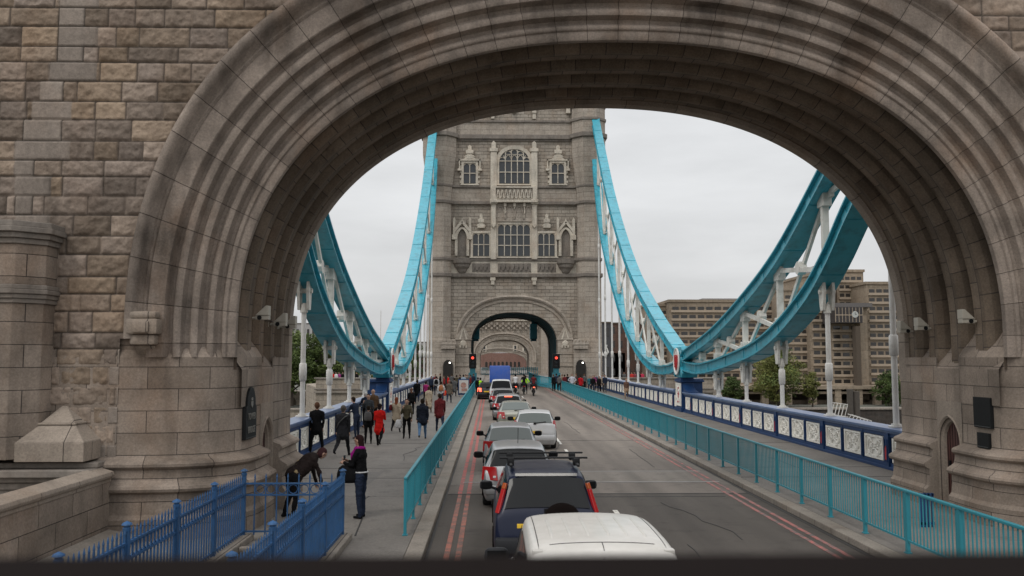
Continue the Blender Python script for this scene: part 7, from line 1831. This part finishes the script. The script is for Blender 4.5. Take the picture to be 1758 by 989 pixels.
def tree(label, px, Y, ytop, ybase, rpx, kind, seed, group='trees on the far banks', n=2600, lean_=0, leaf=.55):
    rg = random.Random(seed); x, zb = P(px, ybase, Y); _, ztp = P(px, ytop, Y); h = ztp-zb; rr = rpx/F*Y
    t_ = thing('tree', label, 'tree', (x, Y, zb), 0, group)
    b = MB(); b.tube([(0, 0, 0), (.1, 0, h*.2), (.2, 0, h*.45), (.1, 0, h*.8)], [h*.03, h*.022, h*.015, h*.004], 8)
    limbs = []
    for k in range(11):
        a = rg.uniform(0, 6.28); z0 = h*rg.uniform(.18, .55); l = rr*rg.uniform(.5, .95); p = Vector((.1, 0, z0)); q = p+Vector((math.cos(a)*l*.5, math.sin(a)*l*.5, h*.14)); r_ = p+Vector((math.cos(a)*l, math.sin(a)*l, h*rg.uniform(.18, .4)))
        b.tube([p, q, r_], [h*.012, h*.008, h*.002], 6); limbs.append((q, r_))
    b.build('trunk', M_BARK, t_, world=False, smooth=50)
    # clump centres through the crown volume, then leaves around each
    cl = []
    for k in range(60):
        for _ in range(20):
            u = Vector((rg.uniform(-1, 1), rg.uniform(-1, 1), rg.uniform(-1, 1)))
            if u.length < 1: break
        zc = .57; pz = h*zc+u.z*h*.43; k_ = 1-.35*max(0, u.z)
        cl.append((Vector((u.x*rr*k_, u.y*rr*k_, pz)), rg.uniform(.20, .36)*rr, rg.random()))
    b = MB(); m = int(n*2.6)//60
    for c, r_, tone in cl:
        for k in range(m):
            while True:
                u = Vector((rg.uniform(-1, 1), rg.uniform(-1, 1), rg.uniform(-1, 1)))
                if u.length < 1: break
            p = c+Vector((u.x*r_*1.3, u.y*r_*1.3, u.z*r_*.8)); s = leaf*rg.uniform(.5, 1.2)
            d1 = Vector((rg.gauss(0, 1), rg.gauss(0, 1), rg.gauss(0, .6))).normalized(); d2 = d1.cross(Vector((rg.gauss(0, 1), rg.gauss(0, 1), rg.gauss(0, 1)))).normalized()
            mi = (0 if tone < .4 else (1 if tone < .75 else 2))
            s *= 1.15; b.add([tuple(p-d1*s*.5), tuple(p+d2*s*.35), tuple(p+d1*s*.5), tuple(p-d2*s*.35)], [(0, 1, 2, 3)], mi)
    ms = {'green': [M_LEAF[0], M_LEAF[1], M_LEAF[2]], 'olive': [M_LEAF[3], M_LEAF[4], M_LEAF[1]], 'dark': [M_LEAF[2], M_LEAF[0], M_LEAF[2]]}[kind]
    b.build('crown', ms, t_, world=False); return t_
tree('broad green plane tree on the left bank nearest the gateway jamb', 500, 272, 566, 697, 56, 'green', 1, n=5200, leaf=.7)
tree('green tree on the left bank between the first two hangers', 552, 276, 574, 697, 42, 'green', 2, n=4200, leaf=.65)
tree('darker tree at the far left of the bank behind the jamb', 455, 285, 575, 697, 50, 'dark', 3, n=3000, leaf=.7)
tree('small tree behind the chain at the right end of the left bank trees', 590, 300, 612, 697, 24, 'dark', 4, n=2600)
tree('distant tree just left of the tower behind the hangers', 712, 330, 583, 690, 20, 'dark', 5, n=2200)
tree('low distant tree left of the blue pedestal', 655, 330, 618, 690, 18, 'green', 6, n=1600)
tree('yellowish willow-like tree in front of the hotel', 1337, 268, 597, 703, 47, 'olive', 7, n=5200, leaf=.55)
tree('small round dark bush-like tree left of the yellowish tree', 1257, 268, 648, 700, 18, 'dark', 8, n=2200, leaf=.5)
tree('dark tree beside the hotel columns at the right arch jamb', 1530, 275, 640, 703, 26, 'dark', 9, n=2400, leaf=.5)
tree('thin young tree before the hotel podium between two hangers', 1395, 270, 640, 703, 14, 'olive', 10, n=1200, leaf=.45)
blockb('riverside_block', 'pale stone riverside block on the far left bank, outside the arch', 120, 330, 420, 560, 680, 30, M_PIERW, 4, 14)
blockb('riverside_block', 'brown office block at the far right of the opposite bank', 1700, 1950, 420, 520, 690, 30, M_HOT, 6, 12)
b = MB(); rg = random.Random(12)
for k in range(900):
    x = rg.choice((rg.uniform(-900, -60), rg.uniform(190, 900))); y = rg.uniform(330, 420); r_ = rg.uniform(3, 6); z = -11+rg.uniform(0, 9)
    for j in range(7):
        p = Vector((x+rg.gauss(0, r_), y+rg.gauss(0, r_), z+rg.gauss(0, r_*.5))); d1 = Vector((rg.gauss(0, 1), rg.gauss(0, 1), rg.gauss(0, 1))).normalized()*2; d2 = d1.cross(Vector((rg.gauss(0, 1), rg.gauss(0, 1), rg.gauss(0, 1)))).normalized()*1.5
        b.add([tuple(p-d1), tuple(p+d2), tuple(p+d1), tuple(p-d2)], [(0, 1, 2, 3)])
o = b.build('far_woodland', M_LEAF[2]); o['kind'] = 'stuff'
# lamp mast on the left bank
x, z = P(654, 533, 200); b = MB(); b.cyl(x, 200, -12, z, .07, 8, .04); b.cyl(x, 200, -12, -11, .4, 8); o = b.build('mast', M_GREYP); tag(o, 'thin pale mast rising left of the left chain pin', 'mast')

# ------------------------------------------------------------------ the bus's own window ledge just below the lens
t_ = thing('bus_window_ledge', 'dark rubber ledge of the bus front window along the bottom of the view', 'window ledge', (0, .55, 3.1))
zt_ = EYE+(-math.tan(math.atan((951-494.5)/F)-TH))*.60
b = MB(); prf = [(.35, zt_-.25), (.35, zt_-.02), (.42, zt_-.004), (.52, zt_), (.60, zt_-.001), (.64, zt_-.012), (.66, zt_-.05), (.66, zt_-.25)]
b.prism([(y, z) for y, z in prf], 'x', -1.05, 1.05); b.build('rubber_ledge', M_RUB, t_, bevel=0)
b = MB(); b.box(-1.12, 1.12, .67, .72, zt_-1.2, zt_-.07); b.build('front_panel', paint('bus_panel_red', (.25, .01, .01), rough=.4, coat=.5), t_, bevel=.02)
